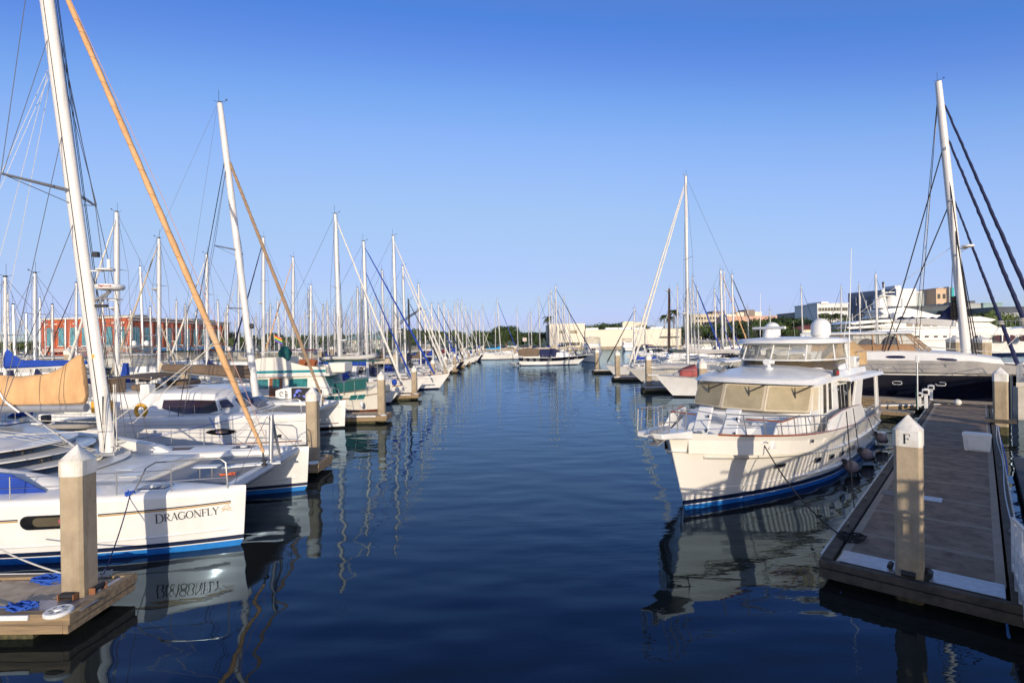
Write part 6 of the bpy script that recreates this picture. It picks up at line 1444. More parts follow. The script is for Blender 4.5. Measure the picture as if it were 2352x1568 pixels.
# ================================================================== the two catamarans on the left
def catamaran(label, pos, rz, off=2.65, L=12.4, B=1.9, fb=1.58, boot=True):
    root = empty('catamaran', (pos[0], pos[1], 0), rz)
    hs_ = {}
    for sd_ in (-1, 1):
        h = Hull(L, B, fb, fb + .02, fb - .1, rake=.10, trans=.75, draft=.45, mx=.5, entry=2.6, wentry=2.0, wfac=.84, flare=.8, trake=.9, y0=sd_ * off); hs_[sd_] = h
        hl = obj('hull', h.band(.30 if boot else .12, lambda u: h.sheer(u) - .10, rows=6, n=30), white, root)
        # rounded gunwale
        m1 = MB(); rows = []
        n = 30
        for i in range(n + 1):
            u = 1 - (1 - i / n) ** 1.4; z = h.sheer(u); p = h.pt(u, z - .10, 1); q = h.pt(u, z - .10, -1); w = (p.y - q.y) / 2; c = (p.y + q.y) / 2; r_ = min(.14, w * .9)
            rows.append([V(p.x, c - w, z - .10), V(p.x, c - w + r_ * .12, z - .03), V(p.x, c - w + r_ * .45, z + .02), V(p.x, c - w + r_, z + .045), V(p.x, c, z + .055 + .03 * min(1, w)), V(p.x, c + w - r_, z + .045), V(p.x, c + w - r_ * .45, z + .02), V(p.x, c + w - r_ * .12, z - .03), V(p.x, c + w, z - .10)])
        m1.loft(rows, closed=False, caps=False); m1.f.append(tuple(range(len(m1.v) - 9, len(m1.v)))); obj('side_deck', m1, white, root)
        if boot:
            obj('boot_stripe', h.band(.19, .30, rows=1, n=30), stripe_navy, hl); obj('cream_line', h.band(.165, .19, rows=1, n=30), cream, hl)
            obj('bottom_paint', h.band(-.3, .165, rows=2, n=30), stripe_blue, hl)
            m1 = MB()
            for s2 in (1, -1): m1.tube([h.pt(u, .40 + .10 * u, s2, -.01) for u in [.02 + .95 * k / 24 for k in range(25)]], .035, 6)
            obj('spray_rail', m1, white, hl)
        else:
            obj('boot_stripe', h.band(-.3, .12, rows=1, n=30), stripe_black, hl); obj('hull_stripe', h.band(lambda u: .30, lambda u: .36, out=.004, rows=1, n=30, u1=.97, transom=False), stripe_brown, hl)
            obj('groove_line', h.band(lambda u: h.sheer(u) - .36, lambda u: h.sheer(u) - .345, out=.003, rows=1, n=30, u1=.98, transom=False), canvasslate, hl)
    tag(root, label, 'catamaran')
    return root, hs_
def cat_rails(root, hs_, off, us=(.94, .86, .76, .66, .56, .46, .36, .26, .16), hh=.62):
    for sd_, h in hs_.items():
        m1 = MB(); m2 = MB()
        out = 1 if sd_ > 0 else -1
        pts = [h.pt(u, h.sheer(u) - .05, out, -.12) + V(0, 0, .05) for u in us]
        # pulpit hoop near the bow
        q = h.pt(.965, h.sheer(.965), out, -.06); q2 = h.pt(.80, h.sheer(.8), out, -.12)
        for dy in (0,): m1.tube([q + V(0, 0, .0), q + V(-.05, 0, .70), q + V(-.2, 0, .82), q2 + V(.45, 0, .84), q2 + V(.2, 0, .7), q2 + V(-.15, 0, 0)], .022, 6); m1.tube([q + V(-.03, 0, .30), q2 + V(.0, 0, .30)], .014, 6)
        obj('pulpit', m1, steel, root)
        for p in pts[1:]: m1 = MB(); m1.tube([p, p + V(0, 0, hh)], .014, 6); obj('stanchion', m1, steel, root)
        for z in (.33, .60): m2.tube([p + V(0, 0, z) for p in pts[1:]], .006, 4)
        obj('lifeline', m2, wire, root)
def spreader_set(ms, c, a, b, r_=.05):
    m1 = MB(); m1.tube([c, a], [r_ * 1.2, r_ * .7], 8); m1.tube([c, b], [r_ * 1.2, r_ * .7], 8); return obj('spreader', m1, greymetal, ms)

# ------------------------------------------------------------------ nearest catamaran
off = 2.65
root, hs1 = catamaran('white catamaran lettered on its near bow, with tan sail cover and blue waterline stripe', (-7.5, 17.15), R(3.3), off)
H1 = hs1[-1]
# bridge deck, foredeck and trampoline
m1 = MB(); m1.loft([[V(-11.6, -2.0, .75), V(-11.6, 2.0, .75), V(-11.6, 2.0, 1.5), V(-11.6, -2.0, 1.5)], [V(-4.2, -2.0, .80), V(-4.2, 2.0, .80), V(-4.2, 2.0, 1.52), V(-4.2, -2.0, 1.52)], [V(-3.4, -2.0, 1.15), V(-3.4, 2.0, 1.15), V(-3.4, 2.0, 1.52), V(-3.4, -2.0, 1.52)]])
obj('bridge_deck', m1, white, root, bev=.03)
m1 = MB(); m1.loft([ring((-6.0, -6.0, 2.05, 2.0, 1.45, 1.66, .05, .03)), ring((-3.5, -3.55, 2.0, 1.92, 1.45, 1.62, .08, .02))]); fd = obj('foredeck', m1, white2, root)
m1 = MB()
for x_, y_ in ((-3.9, -1.1), (-4.0, .9), (-4.6, -.2)): m1.box((x_, y_, 1.66), (.5, .7, .012))
obj('locker_lid', m1, white, fd, bev=.004)
m1 = MB(); m1.grid(lambda a, b_: V(-3.4 + 3.1 * a, -1.95 + 3.9 * b_ + (.25 * a if b_ < .5 else -.25 * a) * abs(2 * b_ - 1), 1.47 - .05 * math.sin(PI * a) * math.sin(PI * b_)), 8, 10); tr_ = obj('trampoline', m1, greynet, root)
m1 = MB(); z = 1.49
for i in range(60):
    t = i / 59
    for y_ in (-1.93, 1.93): m1.tube([V(-3.4 + 3.0 * t, y_ * (1 - .10 * t), z - .02), V(-3.36 + 3.0 * t, y_ * (1 - .10 * t) + (.10 if y_ > 0 else -.10), z + .02), V(-3.32 + 3.0 * t, y_ * (1 - .10 * t), z - .02)], .008, 3)
for i in range(46): y_ = -1.9 + 3.8 * i / 45; m1.tube([V(-3.34, y_, z - .02), V(-3.46, y_ + .03, z + .05), V(-3.34, y_ + .06, z - .02)], .008, 3)
obj('lacing', m1, ropewhite, tr_)
m1 = MB(); m1.tube([V(-.42, -2.6, 1.50), V(-.36, 0, 1.52), V(-.42, 2.6, 1.50)], .12, 12); cbm = obj('crossbeam', m1, greymetal, root)
m1 = MB(); m1.box((-.65, 0, 1.52), (.30, 4.6, .03)); m1.box((-.9, -.15, 1.62), (1.7, .16, .05), rz=.28); m1.box((-.9, .12, 1.60), (1.5, .10, .06), rz=.28); obj('bow_seat_plank', m1, whiteplastic, cbm, bev=.01)
# striker frame standing on the beam, with netting
m1 = MB(); a, b, c = V(-.40, .08, 1.5), V(-.40, .95, 1.5), V(-.42, .25, 3.15); m1.tube([a, c], .07, 10); m1.tube([b, c], .045, 8); m1.tube([a.lerp(c, .97), b.lerp(c, .97)], .03, 6); sf_ = obj('striker_frame', m1, greymetal, root)
m1 = MB()
for i in range(14): t = i / 14; m1.tube([a.lerp(c, t), b.lerp(c, t)], .006, 3)
for i in range(8): t = i / 8; m1.tube([a.lerp(b, t), c], .006, 3)
obj('netting', m1, ropewhite, sf_)
m1 = MB(); rnd = random.Random(4); pts = [V(-1.3 + rnd.uniform(-.25, .25), -.9 + rnd.uniform(-.14, .14), 1.5 + rnd.uniform(0, .06)) for k in range(26)]; m1.tube(pts, .014, 5); tag(obj('rope_tangle', m1, orangered, loc=(-7.5, 17.15, 0), rz=R(3.3)), 'orange cord tangle lying on the trampoline of the nearest catamaran', 'rope')
m1 = MB(); m1.box((-1.7, -1.35, 1.88), (.75, .34, .05)); st_ = obj('bow_seat', m1, whiteplastic, root, bev=.02); m1 = MB(); m1.tube([V(-1.55, -1.35, 1.5), V(-1.55, -1.35, 1.86)], .02, 6); m1.tube([V(-1.9, -1.35, 1.5), V(-1.9, -1.35, 1.86)], .02, 6); obj('seat_leg', m1, steel, st_)
# hatches
for (x_, y_, l_, w_) in ((-2.35, -2.72, .75, .50), (-2.35, 2.6, .75, .50), (-4.6, 2.55, .85, .5), (-8.6, 2.9, .9, .5)):
    m1 = MB(); m1.box((x_, y_, 1.665 if abs(y_) > 2 and x_ > -4 else 1.67), (l_, w_, .05), .04); o = obj('deck_hatch', m1, navyglass, root, bev=.03)
    m1 = MB(); m1.box((x_, y_, 1.655 if x_ > -4 else 1.66), (l_ + .14, w_ + .14, .035), .04); obj('frame', m1, white, o, bev=.01)
    if x_ > -3: m1 = MB(); m1.lathe([(.001, 0), (.13, 0), (.12, .04), (.001, .06)], (x_, y_, 1.69), 14); obj('vent', m1, whiteplastic, o)
# deckhouse
hs_st = [(-12.2, -12.2, 2.75, 2.35, 1.5, 2.85, .16, .10), (-9.8, -9.8, 2.8, 2.4, 1.5, 2.82, .18, .16), (-8.2, -8.6, 2.75, 2.2, 1.5, 2.60, .2, .14), (-7.0, -7.9, 2.6, 1.9, 1.5, 2.42, .2, .10)]
m1 = MB(); house(m1, hs_st); dh = obj('deckhouse', m1, white, root)
for s_ in (1, -1):
    m1 = MB(); rows = []
    for i in range(15):      # the swept white side moulding, reaching forward and down
        t = i / 14; x_ = lerp(-11.8, -4.6, t); zt = 1.60 + 1.02 * math.cos(t * PI / 2) ** .62; w = lerp(.42, .06, t ** 1.5)
        rows.append([V(x_, s_ * (2.95 - .15 * t), 1.55), V(x_, s_ * (2.88 - .2 * t), lerp(1.55, zt, .65)), V(x_, s_ * (2.72 - .25 * t), lerp(1.55, zt, .95)), V(x_, s_ * (2.55 - .3 * t), zt), V(x_, s_ * (2.45 - .3 * t - w * .3), lerp(1.55, zt, .92)), V(x_, s_ * (2.40 - .3 * t - w * .4), 1.55)])
    m1.loft(rows); sm = obj('side_moulding', m1, white, dh)
    if s_ > 0: continue
    m1 = MB(); q = [V(-4.95, s_ * 2.88, 1.66), V(-7.4, s_ * 2.96, 1.66), V(-7.4, s_ * 2.90, 2.36), V(-5.9, s_ * 2.84, 2.16)]; m1.slab([p + V(0, s_ * .05, 0) for p in q], (0, s_ * .03, 0)); obj('window_cover', m1, canvasblue, sm)
# louvred front: four white slats with dark glass between
for k in range(4):
    z0 = 1.74 + .25 * k; m1 = MB(); m2 = MB(); rows = []; rg = []
    for j in range(15):
        t = 2 * j / 14 - 1; yy = t * (2.35 - .12 * k); x_ = -5.55 - .52 * k - .95 * abs(t) ** 2.6
        rows.append([V(x_ + .16, yy, z0 - .03), V(x_ + .17, yy, z0 + .015), V(x_ - .5, yy, z0 + .035), V(x_ - .5, yy, z0 - .01)])
        rg.append([V(x_ - .16, yy, z0 - .23), V(x_ - .22, yy, z0 - .01), V(x_ - .28, yy, z0 - .01), V(x_ - .22, yy, z0 - .23)])
    m1.loft(rows); sl_ = obj('louvre_slat', m1, white, dh, bev=.008)
    m2.loft(rg); obj('front_window', m2, darkglass, sl_)
# near-side grab rail, roof hatches and ropes on the roof
for x_, y_ in ((-9.2, -1.2), (-9.2, 1.0), (-10.8, 0)): m1 = MB(); m1.box((x_, y_, 2.96), (.6, .8, .05)); obj('roof_hatch', m1, navyglass, dh, bev=.02)
m1 = MB(); m1.box((-8.9, -1.9, 2.72), (.45, .08, .02), .2); obj('red_sticker', m1, redplastic, dh)
m1 = MB()
for k in range(3): m1.tube([V(-5.75, -.2 + .1 * k, 2.2), V(-7.9, -.5 + .3 * k, 2.74), V(-9.5, -.9 + .5 * k, 3.0)], .008, 5)
obj('halyard', m1, ropewhite, dh)
m1 = MB()
for x_, y_ in ((-9.3, -1.6), (-9.6, -1.3), (-9.3, 1.6)): m1.lathe([(.11, 0), (.11, .05), (.08, .08), (.10, .17), (.001, .18)], (x_, y_, 2.88), 12)
obj('winch', m1, steel, dh)
# mast
C1 = Matrix.Translation(V(-7.5, 17.15, 0)) @ Matrix.Rotation(R(3.3), 4, 'Z'); C1i = C1.inverted()
def centre(px, py):
    o_ = C1i @ CAM; d_ = C1i.to_3x3() @ ray(px, py); return o_ + d_ * (-o_.y / d_.y)
mf = centre(250, 1042); mt_ = mf.lerp(centre(108, 0), 1.17)
m1 = MB(); n = 14; rings = []
for i in range(9):
    c = mf.lerp(mt_, i / 8); rings.append([c + V(.23 * math.cos(2 * PI * k / n) * (1 - .1 * i / 8), .145 * math.sin(2 * PI * k / n), 0) for k in range(n)])
m1.loft(rings); ms = obj('mast', m1, mastwhite, root)
m1 = MB()
for s_ in (-1,): m1.tube([mf + V(-.02, s_ * .155, .2), mt_ + V(-.02, s_ * .14, 0)], .012, 4)
m1.box(mf + V(-.05, -.15, 1.4), (.03, .03, .9)); obj('mast_track', m1, darkmetal, ms)
zs = 10.4; mc = mf.lerp(mt_, (zs - mf.z) / (mt_.z - mf.z)); sa = mc + V(-.75, -1.65, .05); sb = mc + V(-.55, 1.75, .0)
spreader_set(ms, mc, sa, sb)
m1 = MB()
hi = mf.lerp(mt_, .80); top1 = mf.lerp(mt_, 1)
chA, chB = V(-7.0, -3.35, 1.7), V(-7.0, 3.35, 1.7)
for tip, ch in ((sa, chA), (sb, chB)):
    m1.tube([ch, tip], .013, 4); m1.tube([tip, top1], .013, 4); m1.tube([tip + V(.05, 0, 0), hi], .012, 4); m1.tube([tip, mf.lerp(mt_, .47)], .012, 4); m1.tube([ch + V(.4, 0, 0), mf.lerp(mt_, .45)], .013, 4)
m1.tube([V(-6.2, 3.4, 1.7), mf.lerp(mt_, .92)], .012, 4); m1.tube([V(-6.2, -3.4, 1.7), mf.lerp(mt_, .62)], .012, 4)
obj('shroud', m1, wire, ms)
m1 = MB()
for dy, y2, tt in ((-.35, -.8, .72), (-.22, .5, .72), (.1, -1.6, .72), (.2, 1.3, .72)): m1.tube([mf.lerp(mt_, tt) + V(-.2, dy * .3, 0), V(-9.2 - abs(dy) * 4, y2, 4.4)], .009, 4)
obj('lazy_jack', m1, wirewhite, ms)
m1 = MB()
for dy in (.10, .16, .20): m1.tube([mf.lerp(mt_, .99) + V(.2, dy, 0), V(-5.55 + .2, dy * 2, 2.2)], .011, 4)
obj('halyard', m1, ropeblack, ms)
rc = mf.lerp(mt_, (6.95 - mf.z) / (mt_.z - mf.z))
r1 = radome(ms, rc + V(.72, -.05, .30), .40, rc + V(.15, 0, 0))
m1 = MB(); cc = rc + V(.72, -.05, .30)
def on_dome(a_, b_): an = R(-68) + a_ / .41; return V(cc.x + .407 * math.cos(an), cc.y + .407 * math.sin(an), cc.z + .09 + b_)
sans(m1, 'Raymarine', lambda a_, b_: on_dome(a_ - .26, b_), .085, w=.14); obj('lettering', m1, redtext, r1)
m1 = MB(); m1.tube([rc + V(.15, 0, .05), rc + V(.7, -.3, .02), rc + V(1.1, -.05, .02), rc + V(.7, .25, .02), rc + V(.15, 0, .05)], .02, 5); obj('radar_guard', m1, greymetal, r1)
m1 = MB(); m1.lathe([(.001, 0), (.26, .0), (.27, .04), (.2, .07), (.001, .08)], rc + V(.52, .05, .95), 16); m1.box(rc + V(.2, .03, .93), (.5, .1, .04)); m1.tube([rc + V(.62, .05, 1.0), rc + V(.62, .05, 1.3)], .05, 8); obj('antenna_plate', m1, whiteplastic, ms)
m1 = MB(); m1.box(rc + V(.27, 0, 1.45), (.16, .14, .16)); m1.box(rc + V(.38, .0, -.18), (.4, .1, .09)); obj('deck_light', m1, darkmetal, ms)
m1 = MB(); m1.box(mf.lerp(mt_, .185) + V(.03, -.150, 0), (.12, .01, .16)); s2_ = obj('mast_sticker', m1, cream_sticker, ms); m1 = MB(); m1.box(mf.lerp(mt_, .185) + V(.03, -.157, 0), (.06, .006, .11)); obj('sticker_mark', m1, sticker, s2_)
m1 = MB(); rnd = random.Random(9)
for k in range(9): a_ = rnd.uniform(0, 6.28); m1.tube([mf + V(.24 * math.cos(a_), .2 * math.sin(a_), .1), mf + V(.26 * math.cos(a_ + .3), .22 * math.sin(a_), .7 + rnd.uniform(0, .7)), mf + V(.24 * math.cos(a_ + .5), .2 * math.sin(a_ + .3), 2.2)], .013, 5)
for k in range(4): m1.tube([mf + V(.3 + .12 * math.cos(t), -.15 + .1 * k + .1 * math.sin(t), .15 + .03 * t) for t in [k + .6 * j for j in range(14)]], .014, 5)
obj('mast_rope', m1, ropewhite, ms)
m1 = MB(); m1.box(mf + V(-.02, 0, .02), (.7, .5, .1)); obj('mast_step', m1, greymetal, ms, bev=.02)
# boom, sail cover, vang strut
bz = 3.55; ba, bb = V(-6.05, 0, bz), V(-12.6, 0, bz + .12)
m1 = MB(); m1.tube([ba, bb], .14, 12); bm_ = obj('boom', m1, greymetal, root)
m1 = MB(); rings = []; n = 26; rnd = random.Random(12)
for i in range(n + 1):
    t = i / n; c = ba.lerp(bb, t) + V(.12, 0, .06); hh = .98 - .06 * t + .75 * max(0, 1 - t * 4.6) ** 1.3 + .03 * math.sin(i * 1.3); w = .24 + .04 * math.sin(i * .9) - .12 * max(0, 1 - t * 6)
    ring_ = []
    for j in range(17):
        a_ = PI * j / 16 ; yy = -math.cos(a_) * w * (1 + .15 * math.sin(a_ * 2 + i * .8)) ; zz = hh * math.sin(a_) ** .55 if 0 < j < 16 else 0
        ring_.append(c + V(-.18 * max(0, 1 - t * 5) * (zz / hh), yy + .015 * math.sin(i * 2.1 + j), zz))
    rings.append(ring_)
m1.loft(rings); obj('sail_cover', m1, tan, bm_, subd=1)
m1 = MB(); m1.box(bb.lerp(ba, .52) + V(0, -.31, .88), (.30, .012, .05), ry=.05); obj('cover_label', m1, whiteplastic, bm_)
m1 = MB()
for t in (.33, .62): c = ba.lerp(bb, t); m1.tube([c + V(-.25, -.3, .62), c + V(0, -.34, .25), c + V(.3, -.2, -.12)], .03, 6)
obj('boom_prop', m1, whiteplastic, bm_)
m1 = MB(); m1.tube([V(-6.15, -.05, 2.15), V(-7.9, 0, bz - .1)], [.05, .035], 8); obj('boom_vang', m1, greymetal, bm_)
# furled headsail, tan sleeve
m1 = MB(); fa, fb_ = V(-.45, -.35, 2.05), mf.lerp(mt_, .985) + V(.2, 0, 0); q_ = centre(158, 0); t_ = (q_.z - fa.z) / (fb_.z - fa.z); fb_.x = fa.x + (q_.x - fa.x) / t_
m1.tube([fa.lerp(fb_, t) for t in [k / 60 for k in range(61)]], [(.045 + .055 * min(1, k / 10)) * (1 - .25 * k / 60) * (1 + .08 * math.sin(k * 1.9)) for k in range(61)], 10)
fs = obj('furled_headsail', m1, tan, root)
def wrap(a, b, r_, turns, par):
    e1 = (b - a).normalized().cross(V(0, 1, 0)).normalized(); m1 = MB(); n_ = turns * 7
    m1.tube([a.lerp(b, k / n_) + (e1 * math.cos(2 * PI * k / 7) + V(0, 1, 0) * math.sin(2 * PI * k / 7)) * r_ * (1 - .25 * k / n_) * min(1, .5 + k / n_ * 4) for k in range(n_ + 1)], .008, 3); obj('wrap_seam', m1, mat('seam_brown', (.30, .19, .10), .9), par)
wrap(fa, fb_, .104, 42, fs)
m1 = MB(); m1.lathe([(.03, 0), (.09, .02), (.09, .06), (.045, .08), (.045, .14), (.09, .16), (.09, .2), (.03, .22)], (-.43, -.35, 1.62), 14); m1.tube([V(-.43, -.35, 1.5), V(-.47, -.35, 2.1)], .03, 8); obj('furler_drum', m1, darkmetal, fs)
m1 = MB()
for k in range(9): c = fa.lerp(fb_, .205 + .006 * k); m1.tube([c + V(.105 * math.cos(t), .105 * math.sin(t), .02 * math.sin(t + k)) for t in [2 * PI * j / 10 for j in range(10)]], .012, 4, close=True)
m1.tube([fa.lerp(fb_, .21), V(-5.2, -.6, 2.9), V(-9.3, -1.8, 2.95)], .014, 4); m1.tube([fa.lerp(fb_, .215), V(-5.2, .9, 2.9), V(-9.3, 1.8, 2.95)], .014, 4)
obj('sheet', m1, ropewhite, fs)
m1 = MB(); m1.tube([fa.lerp(fb_, .03) + V(.25, 0, 0), fa.lerp(fb_, .5) + V(.28, 0, 0), fb_], .010, 4); obj('furling_line', m1, mat('line_speckled', (.5, .3, .25), .7), fs)
cat_rails(root, hs1, off)
# bridle wires
m1 = MB(); m1.tube([V(-.40, -2.5, 1.6), V(-.42, -.1, 3.15), V(-.40, 2.5, 1.6)], .01, 4); obj('bridle', m1, wire, root)
# hull graphics on the near side
def onh(h, x, z, out=.012):
    # find u for local x
    u = clamp((x + h.L) / h.L)
    for _ in range(5): u += (x - h.pt(u, z).x) / h.L
    return h.pt(u, z, -1, out)
HG = [c for c in root.children if c.name.startswith('hull')][0]
m1 = MB(); k = 40; zf = lambda x: 1.20 + .018 * (x + .35)
for (x0, x1) in ((-12, -5.2), (-3.35, -.35)):
    for dz, mm in ((.035, 0),): m1.loft([[onh(H1, lerp(x0, x1, i / k), zf(lerp(x0, x1, i / k)) + .030, .006), onh(H1, lerp(x0, x1, i / k), zf(lerp(x0, x1, i / k)) + .062, .006)] for i in range(k + 1)], closed=False, caps=False)
obj('navy_pinstripe', m1, stripe_navy, HG)
m1 = MB()
for (x0, x1) in ((-12, -5.2), (-3.35, -.35)): m1.loft([[onh(H1, lerp(x0, x1, i / k), zf(lerp(x0, x1, i / k)) - .012, .006), onh(H1, lerp(x0, x1, i / k), zf(lerp(x0, x1, i / k)) + .022, .006)] for i in range(k + 1)], closed=False, caps=False)
obj('gold_pinstripe', m1, stripe_gold, HG)
m1 = MB(); x = 0; size = .20; tx0 = -2.08; tz = .87
for i, ch in enumerate('DRAGONFLY'):
    s_ = size * (1.22 if i == 0 else 1.0); adv, st = GL[ch]
    for pts, w in st:
        ws = [q * s_ for q in w] if isinstance(w, list) else w * s_
        glyph_stroke(m1, [(x + p[0] * s_ * 1.05, p[1] * s_ - (.03 if i == 0 else 0)) for p in pts], ws, lambda a, b: onh(H1, tx0 + a * .93, tz + b + .035 * a, .006))
    x += adv * s_ * 1.05
obj('lettering', m1, blacktext, HG)
m1 = MB(); gx = tx0 + x * .93 + .06
for pts in ([(.0, .12), (.10, .22), (.16, .24), (.16, .18), (.04, .12)], [(.02, .11), (.14, .17), (.21, .15), (.18, .11), (.03, .10)], [(-.02, .05), (.08, .10), (.20, .06), (.25, .08)], [(.10, .10), (.22, .13)]): glyph_stroke(m1, pts, .014, lambda a, b: onh(H1, gx + a, tz + b + .06, .006))
obj('dragonfly_mark', m1, stripe_gold, HG)
def hull_oval(h, x0, x1, zc, hz, out, material, name, parent):
    m1 = MB(); rows = []; hw = (x1 - x0) / 2; cx_ = (x0 + x1) / 2
    for j in range(29):
        x_ = cx_ - hw * math.cos(PI * j / 28); e = hw - abs(x_ - cx_); zz = hz * (1 if e >= hz else math.sqrt(max(0.0001, 1 - (1 - e / hz) ** 2)))
        rows.append([onh(h, x_, zc + zz * q_, out) for q_ in (-1, -.5, 0, .5, 1)])
    m1.loft(rows, closed=False, caps=False); return obj(name, m1, material, parent)
w_ = hull_oval(H1, -5.15, -3.4, 1.07, .18, .010, darkglass, 'hull_window', HG); hull_oval(H1, -4.85, -3.75, 1.08, .115, .016, mat('window_blind_brown', (.09, .075, .05), .4), 'blind', w_); hull_oval(H1, -4.25, -3.7, 1.08, .08, .021, mat('cushion_pink', (.42, .08, .13), .6), 'cushion', w_)
m1 = MB(); pts = []
for cx_, a0 in ((-3.4 - .2, -90), (-5.15 + .2, 90)):
    for j in range(9): a_ = R(a0 + 180 * j / 8); pts.append(onh(H1, cx_ + .21 * math.cos(a_), 1.07 + .195 * math.sin(a_), .012))
m1.tube(pts, .012, 5, close=True); obj('frame', m1, white, w_)
kn = C1 @ V(-2.65, -3.30, 1.62)
coil('rope_knot', kn, .09, ropeblue, 'blue rope knot on the near deck edge of the nearest catamaran', 3, rr=.014, seed=11, elong=1.4)
line(kn, V(left_piles[0][0] + .25, left_piles[0][1] + .3, .75), .12, .014, ropenavy, 'navy dock line from the nearest catamaran to the nearest pile')
line(G(0, 1261, .95), V(left_piles[0][0] - .26, left_piles[0][1] - .1, .95), .04, .018, ropewhite, 'white dock line from the left edge to the nearest pile')

# ------------------------------------------------------------------ second catamaran
off2 = 2.95
root, hs2 = catamaran('white catamaran with wraparound dark window and taupe sail cover, behind the lettered catamaran', (-10.75, 31.1), R(0), off2, L=12.9, B=2.0, fb=1.72, boot=False)
m1 = MB(); m1.loft([[V(-12, -2.1, .8), V(-12, 2.1, .8), V(-12, 2.1, 1.62), V(-12, -2.1, 1.62)], [V(-3.6, -2.1, .9), V(-3.6, 2.1, .9), V(-3.6, 2.1, 1.66), V(-3.6, -2.1, 1.66)]]); obj('bridge_deck', m1, white, root, bev=.03)
m1 = MB(); m1.grid(lambda a, b_: V(-3.6 + 3.1 * a, -2.05 + 4.1 * b_, 1.62 - .05 * math.sin(PI * a)), 4, 6); obj('trampoline', m1, mat('net_sand', (.40, .35, .28), .9, bump=.4, bscale=100), root)
m1 = MB(); m1.tube([V(-.5, -2.8, 1.6), V(-.5, 2.8, 1.66)], .13, 12); obj('crossbeam', m1, greymetal, root)
m1 = MB(); m1.tube([V(-.5, -.15, 1.6), V(-.5, 0, 2.5)], .05, 8); m1.tube([V(-.5, .35, 1.6), V(-.5, 0, 2.5)], .04, 8); obj('striker_frame', m1, greymetal, root)
c2s = [(-11.2, -11.2, 2.95, 2.6, 1.6, 2.92, .2, .14), (-7.0, -7.0, 3.0, 2.62, 1.6, 2.95, .22, .20), (-4.9, -5.5, 2.85, 2.25, 1.65, 2.82, .22, .14), (-4.1, -5.2, 1.9, 1.5, 1.7, 2.74, .2, .10), (-3.9, -5.1, .7, .6, 1.7, 2.70, .16, .05)]
m1 = MB(); house(m1, c2s); dh = obj('deckhouse', m1, white, root)
for s_ in (1, -1):
    m1 = MB()
    rows = []
    for i in range(19):
        t = i / 18; x_ = lerp(-8.0, -4.75, t); lo_ = .16 + .30 * (1 - min(1, t * 2.2)) ** 1.3 + (.15 * max(0, t - .75) * 4); hi_ = .84
        p, q = side_pt(c2s, x_, lo_, s_, .02), side_pt(c2s, x_, hi_, s_, .02); rows.append([p, q, q - V(0, s_ * .02, 0), p - V(0, s_ * .02, 0)])
    m1.loft(rows); obj('side_window', m1, mat('window_brown_tint', (.03, .014, .012), .08, var=.4, vscale=1.2, spec=.8), dh)
q = [V(-4.12, -1.85, 1.72), V(-3.92, -.7, 1.72), V(-5.1, -.6, 2.58), V(-5.2, -1.48, 2.6)]
n_ = V(.7, -.1, .5)
for s_ in (1, -1):
    qq = [V(p.x, p.y * s_, p.z) for p in q]; m1 = patch(qq, .12, .88, .25, .85, V(.06, 0, .04), rnd=.06); obj('front_window', m1, navyglass, dh)
    m1 = MB(); qq = [V(-4.85, s_ * -2.78, 1.8), V(-4.15, s_ * -1.98, 1.8), V(-5.18, s_ * -1.6, 2.52), V(-5.45, s_ * -2.2, 2.52)]; patch(qq, .12, .85, .35, .9, V(.04, -s_ * .05, .03), m1, rnd=.06); obj('front_window', m1, navyglass, dh)
m1 = MB(); m1.slab([V(-3.95, -.65, 1.8), V(-3.95, .65, 1.8), V(-5.05, .55, 2.62), V(-5.05, -.55, 2.62)], (.04, 0, .04)); obj('front_window', m1, navyglass, dh)
for x_, y_ in ((-7.6, -1.2), (-7.6, 1.2), (-9.6, -1.2)): m1 = MB(); m1.box((x_, y_, 3.12), (.7, .9, .05)); obj('roof_hatch', m1, navyglass, dh, bev=.02)
for x_, y_ in ((-2.6, -2.95), (-2.6, 2.95), (-4.6, -2.95)): m1 = MB(); m1.box((x_, y_, 1.80), (.75, .5, .05)); obj('deck_hatch', m1, navyglass, root, bev=.02)
m1 = MB(); canopy(m1, -11.6, -8.9, 2.3, 3.75, .14, droop=.1); bi = obj('bimini', m1, brown, root); m1 = MB()
m1.slab([V(-10.4, -2.2, 2.8), V(-11.6, -2.25, 2.7), V(-11.3, -2.2, 3.65), V(-10.4, -2.15, 3.7)], (0, -.03, 0)); obj('side_curtain', m1, vinyltan, bi)
m1 = MB()
for x_ in (-11.4, -9.1):
    for s_ in (1, -1): m1.tube([V(x_, s_ * 2.2, 1.7), V(x_ + .1, s_ * 2.15, 3.75)], .03, 6)
obj('frame', m1, white, bi)
for q_, d_ in (((-9.7, -1.6, 3.2), (.8, 1.3, .3)), ((-9.3, 1.2, 3.2), (1.2, 1.6, .25))): m1 = MB(); m1.box(q_, d_); obj('helm_cushion', m1, brown, root, bev=.08)
m1 = MB(); m1.box((-9.1, -2.3, 3.1), (.5, .6, .6)); obj('helm_console', m1, white, root, bev=.06)
mf, mt_ = V(-4.35, 0, 2.4), P(505, 238, 31.1) - V(-10.75, 31.1, 0); mt_.y = 0
m1 = MB(); m1.tube([mf, mf.lerp(mt_, .9), mt_], [.20, .18, .15], 12); ms = obj('mast', m1, mastwhite, root); masthead(ms, mt_)
m1 = MB()
for t, w in ((.50, 1.55), (.30, 0.9)):
    c = mf.lerp(mt_, t)
    for s_ in (1, -1): m1.tube([c, c + V(-.5, s_ * w, 0)], [.05, .03], 5); m1.tube([c + V(-.1, 0, -.35), c + V(-.5, s_ * w, 0)], .012, 4)
obj('spreader', m1, greymetal, ms)
m1 = MB(); c = mf.lerp(mt_, .50); c3 = mf.lerp(mt_, .3)
